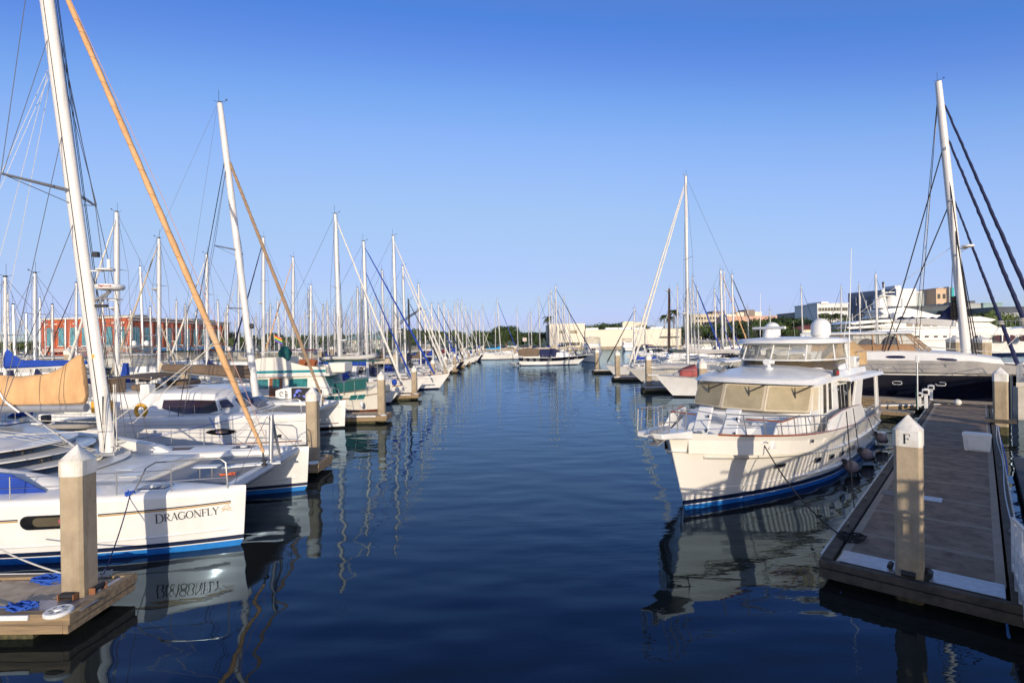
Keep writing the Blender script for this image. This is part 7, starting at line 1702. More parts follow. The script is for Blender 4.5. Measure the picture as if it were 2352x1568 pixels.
for s_ in (1, -1):
    tip = c + V(-.5, s_ * 1.55, 0); m1.tube([V(-6.4, s_ * 3.6, 1.8), tip, mf.lerp(mt_, .80)], .013, 4); m1.tube([V(-6.4, s_ * 3.6, 1.8), mf.lerp(mt_, .80)], .013, 4); m1.tube([c3 + V(-.5, s_ * .9, 0), c], .012, 4)
m1.tube([mt_ + V(-.2, 0, -.1), V(-12.5, -1.5, 3.9)], .008, 4); m1.tube([mt_ + V(-.15, 0, -.1), V(-9, 0, 3.9)], .008, 4)
obj('shroud', m1, wire, ms)
m1 = MB(); m1.tube([mf.lerp(mt_, .80) + V(-.1, -.1, 0), V(-6.6, -3.7, 1.8)], .022, 5); obj('black_shroud', m1, ropeblack, ms)
m1 = MB(); m1.box(mf.lerp(mt_, .24) + V(.25, 0, 0), (.25, .2, .3)); obj('deck_light', m1, darkmetal, ms, bev=.05)
m1 = MB(); ba, bb = V(-4.7, 0, 3.45), V(-9.9, 0, 4.0); m1.tube([ba, bb], .11, 10); bm_ = obj('boom', m1, greymetal, root)
m1 = MB(); sail_bundle(m1, ba + V(.2, 0, .0), bb, .80, .42, .05, n=18, seed=4); obj('sail_cover', m1, brown, bm_, subd=1)
m1 = MB(); c = ba.lerp(bb, .22); m1.lathe([(.001, 0), (.11, 0), (.001, .01)], (0, 0, 0), 12)
for p in m1.v: p.x, p.y, p.z = c.x + p.x, c.y - .33 - p.z, c.z + .42 + p.y
obj('cover_badge', m1, cream_sticker, bm_)
fa, fb_ = V(-.35, 0, 2.0), mf.lerp(mt_, .80) + V(.15, 0, 0)
m1 = MB(); m1.tube([fa.lerp(fb_, k / 50) for k in range(51)], [(.05 + .07 * min(1, k / 14)) * (1 - .35 * k / 50) * (1 + .08 * math.sin(k * 2.2)) for k in range(51)], 9); obj('furled_headsail', m1, mat('sleeve_taupe', (.30, .205, .13), .85, var=.15, bump=.4, bscale=5), root); wrap(fa, fb_, .122, 40, [c for c in root.children if c.name.startswith('furled')][0])
cat_rails(root, hs2, off2)
H2 = hs2[-1]; HG2 = [c for c in root.children if c.name.startswith('hull')][0]
m1 = MB(); pts = [onh(H2, -4.3 + .78 * math.cos(a_), .98 + .17 * math.copysign(abs(math.sin(a_)) ** 1.5, math.sin(a_)), .012) for a_ in [2 * PI * j / 28 for j in range(28)]]; m1.slab(pts, (0, .02, 0)); ew = obj('eye_window', m1, darkglass, HG2)
m1 = MB(); pts = [onh(H2, -4.25 + .32 * math.cos(a_), .97 + .07 * math.sin(a_), .02) for a_ in [2 * PI * j / 16 for j in range(16)]]; m1.slab(pts, (0, .02, 0)); obj('inner_pane', m1, mat('blind_pink', (.35, .25, .22), .5), ew)
# life ring and fuel can on its after rail, bow line, coiled rope
root2 = empty('horseshoe_buoy', (-10.75 - 8.3, 31.1 - 4.0, 2.15)); m1 = MB(); m1.tube([V(.26 * math.cos(a_), 0, .30 * math.sin(a_)) for a_ in [R(k) for k in range(-60, 241, 20)]], .09, 8); obj('float', m1, yellow, root2); tag(root2, 'yellow horseshoe lifebuoy on the rail of the second catamaran', 'lifebuoy')
root2 = empty('life_raft_case', (-10.75 - 10.6, 31.1 - 3.6, 2.0)); m1 = MB(); m1.box((0, 0, .35), (.85, .45, .60)); obj('case', m1, yellow, root2, bev=.06); m1 = MB(); m1.box((0, -.235, .38), (.4, .01, .25)); obj('case_label', m1, orangered, root2); tag(root2, 'yellow orange box on the stern rail of the second catamaran', 'case')
line(V(-10.75 - 3.2, 31.1 - 3.85, 1.75), V(-20.5, 26.2, .6), .1, .016, ropeblue, 'blue stern line from the second catamaran amidships to the left'); line(V(-10.75 - 4.9, 31.1 - 3.85, 1.75), V(-12.5, 23.5, .6), .1, .016, ropeblue, 'blue line from the second catamaran to its finger dock')
coil('rope_coil', V(-8.6, 19.3, 2.05), .16, ropeblack, 'black coiled rope hanging at the far bow of the nearest catamaran', 5, rr=.014, seed=21, elong=.8)
# paddleboard with black and violet swirls standing on the second catamaran
root2 = empty('paddleboard', (P(632, 905, 34.3).x, 34.3, 0)); m1 = MB(); Lb = P(742, 905, 34.3).x - P(632, 905, 34.3).x; pts = []
zc = P(680, 904, 34.3).z
def brd(t): return .44 * (math.sin(PI * clamp(.06 + .88 * t)) ** .42)
up_ = [V(Lb * t, 0, zc + brd(t)) for t in [k / 20 for k in range(21)]]; dn_ = [V(Lb * t, 0, zc - brd(t)) for t in [k / 20 for k in range(20, -1, -1)]]
m1.slab(up_ + dn_, (0, .13, 0)); obj('board', m1, whiteplastic, root2, bev=.04)
m1 = MB(); t0, t1 = .34, .98; up_ = [V(Lb * t, -.006, zc + brd(t) * .9) for t in [lerp(t0, t1, k / 12) for k in range(13)]]; dn_ = [V(Lb * t, -.006, zc - brd(t) * .9) for t in [lerp(t1, t0, k / 12) for k in range(13)]]; m1.slab(up_ + dn_, (0, .004, 0)); dp = obj('deck_pad', m1, blacktext, root2)
m1 = MB()
for (x_, z_, r_, a0, a1, s0) in ((.50, .05, .17, 20, 300, 1), (.62, -.05, .15, 200, 420, 1), (.78, .1, .16, -40, 200, 1), (.88, -.12, .14, 120, 380, 1), (.44, -.18, .13, 0, 200, 1)):
    glyph_stroke(m1, arc(Lb * x_, zc + z_, r_, r_, a0, a1, 14), [.03 + .13 * math.sin(PI * k / 14) for k in range(15)], lambda a, b: V(a, -.010, b))
obj('violet_swirl', m1, mat('swirl_violet', (.16, .2, .75), .5), dp)
m1 = MB(); sans(m1, 'NIXY', lambda a, b: V(Lb * .26 - b, -.006, zc - .33 + a), .25, w=.2); glyph_stroke(m1, arc(Lb * .13, zc, .1, .13, 0, 300, 12), .05, lambda a, b: V(a, -.006, b)); obj('lettering', m1, blacktext, root2)
tag(root2, 'white paddleboard with black and violet swirls standing on edge before the green trimmed trawler', 'paddleboard')
# ================================================================== green trimmed trawler of the left row
bx, by = P(905, 930, 42).x, 42.0
root = empty('cruising_trawler', (bx, by, 0), 0.0)
h = Hull(10.6, 3.9, 2.15, 1.55, 1.45, rake=1.2, trans=.9, draft=.5, mx=.42, wfac=.86, flare=1.2)
hl = obj('hull', h.band(.18, lambda u: h.sheer(u), rows=5, n=24), cream, root); obj('boot_stripe', h.band(-.3, .18, rows=1), stripe_brown, hl); obj('sheer_stripe', h.band(lambda u: h.sheer(u) - .62, lambda u: h.sheer(u) - .55, out=.01, rows=1), stripe_brown, hl)
obj('deck', h.deck(), cream, root)
for xa in (-4.6, -2.9):
    m1 = MB(); q = []
    u0 = (xa + 10.6) / 10.6
    pts = [h.pt(u0 + d / 10.6, z, -1, .02) for d, z in ((0, 1.0), (1.15, 1.02), (1.15, 1.45), (0, 1.43))]; m1.slab(pts, (0, .03, 0)); wo_ = obj('hull_window', m1, tealglass, hl); m1 = MB(); m1.tube(pts, .03, 5, close=True); m1.tube([pts[0].lerp(pts[1], .5), pts[3].lerp(pts[2], .5)], .02, 4); obj('frame', m1, white, wo_)
c2 = [(-10.2, -10.2, 1.75, 1.6, 1.4, 2.95, .08, .03), (-5.6, -5.6, 1.75, 1.6, 1.45, 2.98, .08, .03), (-4.3, -5.0, 1.65, 1.45, 1.5, 2.95, .08, .03)]
m1 = MB(); house(m1, c2); cb = obj('cabin', m1, cream, root)
for s_ in (1, -1):
    for xa, xb in ((-10.0, -9.2), (-7.6, -6.2)): m1 = MB(); side_window(m1, c2, xa, xb, .42, .92, s_); obj('window', m1, tealglass, cb)
    m1 = MB(); side_window(m1, c2, -9.1, -8.1, .02, .98, s_, out=.02); d_ = obj('side_door', m1, teak, cb); m1 = MB(); side_window(m1, c2, -8.85, -8.3, .45, .92, s_, out=.03); obj('door_window', m1, tealglass, d_)
    m1 = MB(); m1.tube([side_pt(c2, -5.75, .68, s_, .03) + V(.22 * math.cos(a_), 0, .22 * math.sin(a_)) for a_ in [2 * PI * j / 16 for j in range(16)]], .02, 5, close=True); obj('ring_emblem', m1, white, cb)
q = [V(-4.3, -1.65, 1.5), V(-4.3, 1.65, 1.5), V(-5.0, 1.45, 2.95), V(-5.0, -1.45, 2.95)]; m1 = MB()
for k in range(3): patch(q, .03 + .32 * k, .33 + .32 * k, .40, .96, V(.05, 0, .03), m1)
obj('windshield', m1, mat('teal_shade', (.01, .12, .12), .4), cb)
m1 = MB(); m1.slab([V(-4.25, -1.75, 1.62), V(-1.7, -1.55, 1.95), V(-1.7, -1.55, 2.55), V(-4.25, -1.75, 2.35)], (0, -.03, 0)); obj('side_screen', m1, canvasteal, root)
m1 = MB(); m1.slab([V(-4.25, 1.6, 2.0), V(-2.4, 1.5, 2.2), V(-2.4, 1.5, 2.6), V(-4.25, 1.6, 2.45)], (0, -.03, 0)); obj('side_screen', m1, canvasteal, root)
m1 = MB(); m1.tube([V(-4.6, -1.75, 1.55), V(-1.6, -1.5, 1.9), V(.1, -.2, 2.9), V(.1, .2, 2.9), V(-1.6, 1.5, 1.9)], .025, 5)
for x_ in (-4.2, -3.4, -2.6, -1.7): m1.tube([V(x_, -1.75, 1.5), V(x_, -1.7, 2.5)], .02, 5)
m1.tube([V(-4.2, -1.72, 2.45), V(-1.6, -1.52, 2.7), V(.2, 0, 3.0), V(-1.6, 1.52, 2.7)], .022, 5); obj('bow_rail', m1, steel, root)
m1 = MB(); house(m1, [(-11.0, -11.0, 1.95, 1.9, 2.95, 3.12, .06, .02), (-4.4, -4.4, 1.9, 1.8, 2.98, 3.14, .06, .02)]); obj('roof', m1, cream, root)
m1 = MB()
poly = [(-10.4, 3.1), (-4.7, 3.1), (-4.7, 3.62), (-6.3, 3.72), (-7.6, 4.05), (-8.1, 4.42), (-9.6, 4.42), (-10.4, 4.25)]
for s_ in (1, -1): m1.slab([V(x_, s_ * 1.6, z_) for x_, z_ in poly], (0, -s_ * .08, 0))
m1.slab([V(-4.7, -1.6, 3.1), V(-4.7, 1.6, 3.1), V(-4.75, 1.6, 3.62), V(-4.75, -1.6, 3.62)], (-.06, 0, 0)); fl = obj('flybridge_wall', m1, cream, root)
m1 = MB()
for s_ in (1, -1): m1.slab([V(-10.35, s_ * 1.61, 3.20), V(-4.8, s_ * 1.61, 3.24), V(-4.8, s_ * 1.61, 3.44), V(-10.35, s_ * 1.61, 3.40)], (0, s_ * .01, 0))
obj('green_stripe', m1, mat('paint_teal', (.01, .22, .26), .4), fl)
m1 = MB(); m1.box((-8.7, 0, 3.6), (.6, 2.4, 1.0)); m1.box((-10.8, -1.4, 3.4), (.1, .1, .5)); obj('bridge_bench', m1, cream, root, bev=.05)
m1 = MB(); rows = []
for i in range(7): t = i / 6; w = .15 + .38 * math.sin(PI * (t * .8 + .15)) + .05 * math.sin(i * 2.2); z_ = 4.1 + 1.15 * t; rows.append([V(-8.6 + w * math.cos(a_) * (1 - .1 * math.sin(3 * a_ + i)), w * .8 * math.sin(a_), z_) for a_ in [2 * PI * j / 14 for j in range(14)]])
m1.loft(rows); obj('bridge_cover', m1, canvasteal, root)
for k in range(2):
    m1 = MB(); m1.box((-6.9 + .75 * k, -.9, 3.9), (.5, .05, .6), ry=.35); m1.box((-6.75 + .75 * k, -.9, 3.65), (.5, .5, .05), ry=-.1); m1.box((-6.9 + .75 * k, -.4, 3.9), (.5, .05, .6), ry=.35); obj('deck_chair', m1, teak, root)
m1 = MB(); m1.box((-4.2, 0, 3.55), (1.3, 2.0, .75)); cb3 = obj('forward_locker', m1, cream, root, bev=.05)
m1 = MB(); m1.tube([V(-10.4, 0, 4.4), V(-10.4, 0, 5.9)], .03, 6); m1.tube([V(-5.4, -1.5, 3.5), V(-5.4, -1.5, 6.0)], .02, 5); m1.lathe([(.06, 0), (.08, .05), (.001, .12)], (-10.4, 0, 5.9), 8); obj('antenna', m1, whiteplastic, root)
m1 = MB(); m1.lathe([(.001, 0), (.18, .1), (.22, .3), (.12, .5), (.001, .55)], (.1, -.2, 2.0), 12); obj('blue_bow_fender', m1, canvasblue, root)
m1 = MB(); fender(m1, (-2.0, -2.02, .8)); fender(m1, (-6.6, -2.05, .7)); obj('hull_fender', m1, whiteplastic, root)
tag(root, 'cream cabin trawler with teal window trim, green cover and canvas screens behind the second pile', 'trawler')
# teal awning frame with inflatable dinghy on top, on the boat behind
ax, ay = P(812, 842, 46).x, 46.3
root = empty('teal_awning', (ax, ay, 0)); az = P(800, 829, 46).z; aw = P(882, 829, 46).x - P(756, 829, 46).x; m1 = MB(); m1.box((0, 0, az), (aw, 2.6, .07)); obj('awning_top', m1, canvasteal, root)
m1 = MB()
for x_ in (-.48, 0, .48):
    for y_ in (-1.2, 1.2): m1.tube([V(aw * x_, y_, 1.3), V(aw * x_, y_, az)], .025, 5)
obj('awning_post', m1, steel, root); tag(root, 'teal deck awning with steel posts carrying the inflatable', 'awning')
dinghy('inflatable_dinghy', 'grey and black inflatable dinghy lying on the teal awning', (ax - .5, ay, az + .02), 0, 4.2, mat('hypalon_white', (.5, .49, .46), .6))

# ================================================================== sailboats of the left row, bows towards the fairway
def place(px, ty, Y, bow_back, L, **k):
    # mast top at (px, ty) at depth Y; the boat's bow lies bow_back metres ahead of the mast
    t = P(px, ty, Y); hd = k.pop('heading', 1)
    mb = bow_back; bx_ = t.x + hd * (mb + .04 * t.z * k.get('rake', .35))
    return sailboat(k.pop('label'), (bx_, Y), 0 if hd > 0 else PI, L=L, mast_x=mb, mast_h=t.z, **k)
gl = 'sailboats of the left row with bows to the fairway'
place(770, 492, 46.8, 5.6, 13.5, B=4.0, label='big sailboat with thick white mast and radar dome behind the teal awning', radar=.26, jib=coverwhite, cover=coverwhite, spreaders=1, group=gl, seed=1, mr=.17)
place(835, 555, 54, 6.0, 14, B=4.1, fb=1.5, label='sailboat with two bright blue furled headsails and blue cockpit cover', jib=canvasblue, jib2=canvasblue, cover=canvasblue, dodger=canvasblue, bimini=canvasblue, group=gl, seed=2, toerail=teak, bowsprit=True, spreaders=3, mr=.15)
place(903, 542, 60.5, 6.0, 14.5, B=4.2, fb=1.5, label='tall masted sailboat with cream headsail and dark backstay behind the blue headsails', jib=wirewhite, cover=canvassand, dodger=canvasnavy, radar=.3, group=gl, seed=3, mr=.15, toerail=teak)
place(925, 611, 67.5, 5.0, 12, label='sailboat with white furled headsail right of the tall cream one', jib=coverwhite, cover=canvassand, dodger=canvasblue, group=gl, seed=4, arch=True)
place(938, 688, 72.5, 4.6, 10.5, label='small sailboat with dark mast in the left row', jib=canvasblack, cover=canvasnavy, hullm=white, mastm=canvasblack, group=gl, seed=5, spreaders=1)
place(961, 652, 80, 5.0, 11.5, label='white sailboat with taupe boom cover below the crane boom', jib=coverwhite, cover=brown, dodger=canvasnavy, group=gl, seed=6)
fl_ = [(975, 713, 84.5, canvasnavy, None, white), (991, 698, 92, canvasblue, canvasblue, white), (1007, 699, 99, canvassand, canvasnavy, navy), (1019, 693, 107, canvasmaroon, coverwhite, white), (1030, 712, 113, canvasnavy, canvasblack, white), (1044, 695, 122, canvasblue, coverwhite, white),
       (1051, 690, 128, canvasgreen, canvasblack, white), (1060, 690, 136, canvassand, coverwhite, white), (1069, 702, 143, coverwhite, canvasnavy, navy), (1082, 705, 150, canvasteal, None, white), (1092, 712, 158, canvasnavy, coverwhite, white), (1100, 716, 165, canvasblue, None, white), (1108, 699, 172, coverwhite, canvasnavy, white)]
words = ['seventh', 'eighth', 'ninth', 'tenth', 'eleventh', 'twelfth', 'thirteenth', 'fourteenth', 'fifteenth', 'sixteenth', 'seventeenth', 'eighteenth', 'nineteenth']
cn = {id(canvasnavy): 'navy', id(canvasblue): 'blue', id(canvassand): 'sand', id(canvasmaroon): 'maroon', id(canvasgreen): 'green', id(coverwhite): 'white', id(canvasteal): 'teal', id(brown): 'taupe', id(canvasblack): 'black', id(canvassky): 'sky blue', id(canvasgrey): 'grey', id(canvasred): 'red', id(tan): 'tan'}
for i, (px, ty, Y, cv, jb, hm) in enumerate(fl_):
    place(px, ty, Y, 4.6, 11, label='%s sailboat with %s boom cover, %s along the left row' % ('dark hulled' if hm is navy else 'white', cn[id(cv)], words[i]), jib=jb, cover=cv, hullm=hm, dodger=[None, canvasblue, canvasnavy][i % 3], bimini=[canvasnavy, None, canvasgreen, None][i % 4], group=gl, seed=20 + i, detail=1 if i < 4 else 0, spreaders=2 if i % 2 else 1, radar=(.35 if i % 4 == 0 else False))
# second row, backs to the long walkway, bows away to the left
g2 = 'sailboats of the second row'
rows2 = [(12, 637, 31.5, canvasblue, None, 'with a royal blue boom cover at the left edge', dict(cover=canvasblue, boomz=4.2, coverlen=5.0, spreaders=1)),
         (80, 628, 36, canvasnavy, None, 'with bare grey mast left of the brick building', dict(mastm=alu)),
         (268, 488, 41.8, coverwhite, coverwhite, 'with tall white mast, radar dome and blue stern cover', dict(radar=.47, mr=.18)),
         (365, 548, 47, canvassand, canvassand, 'with white mast and domed reflector before the brick facade', dict(mr=.15, radar=.66)),
         (475, 584, 54.5, canvasnavy, coverwhite, 'with white raked mast at the right part of the brick facade', dict(mr=.15)),
         (605, 546, 66.5, coverwhite, canvasnavy, 'with radar on a long spreader just right of the tall brown boom boat', dict(radar=.52, mr=.17)),
         (673, 591, 73.5, canvasblack, tan, 'with black boom cover and orange tan furled sail', dict(mr=.16)),
         (714, 655, 79.5, canvassand, None, 'with grey leaning mast and large radar dome', dict(radar=.62, mastm=alu, mr=.15)),
         (742, 701, 86, canvasblue, coverwhite, 'with short blue cover left of the pavilion', {}),
         (768, 704, 92.5, canvassand, coverwhite, 'with thin mast left of the green roof', {}),
         (808, 687, 101, canvasnavy, canvasblack, 'with leaning grey mast in front of the green roof', dict(mastm=alu)),
         (822, 666, 106, coverwhite, None, 'with slender pale mast in front of the green roof', {}),
         (863, 676, 117, canvasgreen, canvasblack, 'with dark headsail right of the green roof', {}),
         (890, 705, 126, canvassand, None, 'with low mast near the crane base', {}),
         (958, 712, 160, canvasnavy, None, 'far along near the crane top', {})]
for i, (px, ty, Y, cv, jb, lb, kw) in enumerate(rows2):
    kw = dict(kw); kw.setdefault('cover', cv)
    place(px, ty, Y, 4.8, 12, heading=-1, label='sailboat ' + lb, jib=jb, group=g2, seed=50 + i, detail=1 if Y < 80 else 0, dodger=[canvasblue, None, canvasslate][i % 3], bimini=[None, canvasnavy, canvasgreen, canvassand][i % 4] if i else None, **kw)
# third and later rows, only masts and cover colours read
g3 = 'distant sailboats beyond the second walkway'
rr = random.Random(21)
rows3 = [(175, 650, 52), (322, 612, 61), (548, 624, 83), (637, 690, 100), (615, 715, 96), (725, 708, 120), (690, 728, 115), (500, 690, 78), (425, 700, 72), (235, 680, 56), (120, 700, 50), (30, 700, 46), (60, 720, 62), (205, 722, 70), (300, 712, 75), (345, 705, 68), (405, 690, 84), (450, 716, 80), (522, 700, 92), (570, 706, 98), (588, 722, 104), (655, 705, 122), (700, 715, 128), (755, 722, 132),
         (785, 715, 136), (800, 728, 120), (838, 712, 140), (850, 724, 132), (875, 718, 144), (905, 722, 140), (915, 730, 150), (985, 722, 170), (1000, 728, 176), (1036, 718, 182), (1075, 720, 190), (540, 735, 120), (480, 735, 110), (382, 728, 100), (150, 730, 84), (640, 738, 140), (720, 738, 150), (770, 742, 160)]
cvs = [canvasnavy, canvasblue, canvassand, coverwhite, canvasgreen, canvasmaroon, canvassand, brown]
for i, (px, ty, Y) in enumerate(rows3):
    hd = 1 if i % 2 else -1; cv = cvs[(i * 5 + i // 8) % 8]
    where = 'left of the bricks' if px < 90 else 'before the brick facade' if px < 297 else 'before the long brick side' if px < 525 else 'right of the brick building' if px < 780 else 'near the pavilion' if px < 895 else 'beyond the crane'
    place(px, ty, Y, 4.3, rr.uniform(9.5, 12.5), heading=hd, label='%s covered sailboat, number %s from left in the far row, %s' % (cn[id(cv)], ['one', 'two', 'three', 'four', 'five', 'six', 'seven', 'eight', 'nine', 'ten', 'eleven', 'twelve', 'thirteen', 'fourteen', 'fifteen', 'sixteen', 'seventeen', 'eighteen', 'nineteen', 'twenty', 'twenty-one', 'twenty-two', 'twenty-three', 'twenty-four', 'twenty-five', 'twenty-six', 'twenty-seven', 'twenty-eight', 'twenty-nine', 'thirty', 'thirty-one', 'thirty-two', 'thirty-three', 'thirty-four', 'thirty-five', 'thirty-six', 'thirty-seven', 'thirty-eight', 'thirty-nine', 'forty', 'forty-one', 'forty-two'][sorted(p_[0] for p_ in rows3).index(px)], where), jib=rr.choice([coverwhite, None, canvasnavy, canvasblack, canvassand]), cover=cv, group=g3, seed=100 + i, detail=0, spreaders=rr.choice([1, 2]), mastm=rr.choice([mastwhite, mastwhite, alu]), bimini=rr.choice([None, canvasnavy, canvassand, canvasgreen]), radar=rr.choice([False, False, .4]), wr=.014)
r4 = random.Random(77)
for i in range(30):
    px = r4.uniform(15, 1010) if i % 3 else r4.uniform(540, 960); Y = r4.uniform(70, 175); ty = 790 - 1216 * (r4.uniform(11.5, 15.5) - 5.5) / Y
    cv = r4.choice([brown, canvassand, canvasnavy, coverwhite, canvasblack])
    place(px, ty, Y, 4.3, r4.uniform(9.5, 12), heading=r4.choice([1, -1]), label='small sailboat with thin bare mast crowded among the distant left boats', jib=None, cover=cv, group='thin masted boats crowded in the distance', seed=400 + i, detail=0, spreaders=2, mastm=r4.choice([mastwhite, alu]), dodger=r4.choice([None, canvasnavy, canvassand]), bimini=r4.choice([None, brown, canvasnavy]), rake=r4.uniform(0, .6), wr=.016)
# motor boats among them
gm = 'motor boats among the left masts'
for (px, Y, hd, L, style, kw, lb) in [(240, 57.5, -1, 15, 'fly', dict(fb=1.8, covertop=coverwhite, domes=2, house_h=1.6, fly_h=1.2), 'large white flybridge motor yacht in front of the brick building corner'),
        (520, 62, -1, 12, 'fly', dict(covertop=canvasslate), 'motor cruiser with slate blue bimini before the brick facade'), (430, 70, 1, 11, 'fly', dict(covertop=canvasgreen), 'motor cruiser with green bimini before the brick facade'),
        (640, 56, -1, 10, 'fly', dict(covertop=coverwhite), 'white cruiser with clear curtained bridge right of the second catamaran mast'), (110, 44, -1, 12, 'trawler', dict(), 'white cabin cruiser behind the blue boom cover'), (60, 54, 1, 12, 'fly', dict(covertop=coverwhite), 'white flybridge cruiser at the left edge'),
        (565, 78, -1, 11, 'express', dict(covertop=canvasgreen), 'express cruiser with dark green hardtop behind the second catamaran'), (760, 62, -1, 12, 'express', dict(), 'white express cruiser behind the inflatable'), (700, 66, 1, 11, 'fly', dict(covertop=canvasmaroon), 'cruiser with maroon bimini behind the green trimmed trawler'),
        (870, 74, -1, 13, 'express', dict(fb=1.6), 'large white express cruiser with swept arch right of the radar mast'), (330, 52, 1, 11, 'trawler', dict(), 'white cabin boat over the taupe sail cover'), (820, 98, -1, 12, 'fly', dict(covertop=coverwhite), 'white flybridge boat below the pavilion'),
        (930, 112, -1, 12, 'fly', dict(covertop=canvasnavy), 'flybridge boat with navy top in the middle of the left marina'), (655, 110, 1, 12, 'express', dict(), 'distant white express cruiser behind the orange tan sail'), (985, 135, -1, 12, 'fly', dict(covertop=coverwhite), 'distant white flybridge boat near the end of the left marina'), (190, 66, 1, 12, 'express', dict(covertop=canvassand), 'cruiser with sand coloured top behind the blue boom cover')]:
    x_ = P(px, 800, Y).x
    motorboat(lb, (x_ + hd * L * .5, Y), 0 if hd > 0 else PI, L=L, B=L * .33, style=style, group=gm, **kw)
m1 = MB(); q = P(292, 862, 38); m1.loft([[q + V(-.45, -.2, -.5), q + V(.1, -.2, -.5), q + V(.1, .2, -.5), q + V(-.45, .2, -.5)], [q + V(-.2, -.1, .9), q + V(.05, -.1, .9), q + V(.05, .1, .9), q + V(-.2, .1, .9)]]); tag(obj('blue_cover', m1, canvasblue), 'bright blue canvas cover hanging at the foot of the tall white mast', 'cover')
root = empty('rainbow_flag', (P(630, 792, 64).x, 64, 0)); z0 = P(630, 792, 64).z
for k, c_ in enumerate(((.7, .05, .05), (.8, .35, .03), (.8, .65, .05), (.05, .4, .1), (.05, .15, .6), (.25, .05, .4))):
    m1 = MB(); m1.grid(lambda a, b_: V(.95 * a + .1 * (k + b_) / 6, .06 * math.sin(a * 5), z0 + 1.2 - (k + b_) * .13 - .45 * a), 5, 1); obj('stripe', m1, mat('flag_%d' % k, c_, .8), root, thick=.01)
m1 = MB(); m1.tube([V(0, 0, z0 - 1.5), V(0, 0, z0 + 1.4)], .025, 5); obj('flag_staff', m1, white, root); tag(root, 'small rainbow striped flag flying right of the second catamaran mast', 'flag')
# boats between the two catamarans and the left edge: white deck with covered dinghy
motorboat('white motor yacht with pale cabin at the left edge behind the nearest catamaran', (P(95, 950, 25.6).x, 25.6), PI * 0, L=12, B=3.8, fb=1.4, style='trawler', topm=cream, covertop=canvassand, house_h=1.0, fly_h=.1, radar=False, antennas=0)
dinghy('covered_dinghy', 'grey covered dinghy on the deck behind the tan boom of the nearest catamaran', (P(168, 955, 23.5).x, 23.5, 1.75), .2, 2.0, mat('cover_olive_grey', (.32, .29, .25), .8))
# pedestals and clutter on the long walkway
for k in range(12):
    pedestal((-22.9, 24 + 11 * k, .5), 1.2, 'white power pedestal on the long walkway, number %s from the camera' % ['one', 'two', 'three', 'four', 'five', 'six', 'seven', 'eight', 'nine', 'ten', 'eleven', 'twelve'][k])

# ================================================================== boats across the end of the fairway
place(1142, 688, 150, 5, 12, label='white sailboat with sky blue boom cover and blue furled headsail in the middle distance', jib=canvasblue, cover=canvassky, seed=201, rake=1.2)
place(1138, 715, 165, 4.5, 11, heading=-1, label='small sailboat left of the one with the sky blue boom cover', jib=coverwhite, cover=canvasnavy, seed=202, detail=0)
place(1187, 706, 185, 4.5, 11, label='white sailboat with thin mast left of the ketch', jib=None, cover=coverwhite, seed=203, detail=0)
place(1219, 712, 150, 4.5, 10, label='sailboat with tan boom just left of the ketch stern', jib=None, cover=canvassand, seed=204, detail=0)
place(1213, 720, 172, 4.5, 10, label='smaller mast beside the sailboat left of the ketch', jib=None, cover=canvasnavy, seed=205, detail=0)
place(1237, 682, 150, 5, 12, label='sailboat with black furled headsail above the ketch cockpit', jib=canvasblack, cover=canvasnavy, hullm=white, seed=206, detail=0, heading=1)
place(1260, 676, 136, 5, 12, label='sailboat with white mast just left of the ketch mainmast', jib=canvasnavy, cover=canvasblue, seed=207, detail=0)
place(1266, 666, 143, 5, 13, label='tallest sailboat directly behind the ketch mainmast', jib=canvasnavy, cover=canvassand, seed=208, detail=0)
place(1272, 694, 129, 5, 12, label='sailboat with blue headsail close behind the ketch', jib=canvasblue, cover=coverwhite, seed=209, detail=0)
place(1295, 680, 150, 5, 12, label='sailboat with dark headsail right of the ketch mainmast', jib=canvasnavy, cover=canvasgreen, seed=210, detail=0)
place(1291, 702, 160, 5, 12, label='sailboat with short mast among the ketch group', jib=coverwhite, cover=canvasnavy, seed=211, detail=0)
place(1307, 711, 142, 5, 12, label='sailboat with white headsail at the right end of the ketch group', jib=coverwhite, cover=canvassand, seed=212, detail=0)
place(1284, 697, 168, 5, 12, label='sailboat farthest back in the ketch group', jib=canvasblack, cover=canvasblue, seed=213, detail=0)
bx_ = P(1352, 838, 113).x
kt, kh = sailboat('navy and white ketch lying across the fairway with brown stern cover and cream boom cover', (bx_, 113), 0, L=15.0, B=4.2, fb=1.75, mast_x=(bx_ - P(1278, 700, 113).x), mast_h=P(1278, 657, 113).z, hullm=white, boot=stripe_navy, cover=canvassand, jib=canvasnavy, dodger=canvasnavy, bimini=None, seed=220, bowsprit=True, spreaders=2, hullrake=2.4, mizzen=None, rake=.2)
obj('navy_topsides', kh.band(lambda u: kh.sheer(u) - .75, lambda u: kh.sheer(u) - .04, out=.012, rows=2), navy, kt)
for x_ in (-13.6, -12.2, -10.8, -8.2, -4.2, -2.3):
    u = (x_ + 15) / 15; m1 = MB(); c = kh.pt(u, kh.sheer(u) - .45, -1, .03); m1.box(c, (.62, .03, .30)); wo_ = obj('port_window', m1, darkglass, kt); m1 = MB(); m1.tube([c + V(a_ * .34, -.02, b_ * .18) for a_, b_ in ((-1, -1), (1, -1), (1, 1), (-1, 1))], .04, 4, close=True); obj('frame', m1, whiteplastic, wo_)
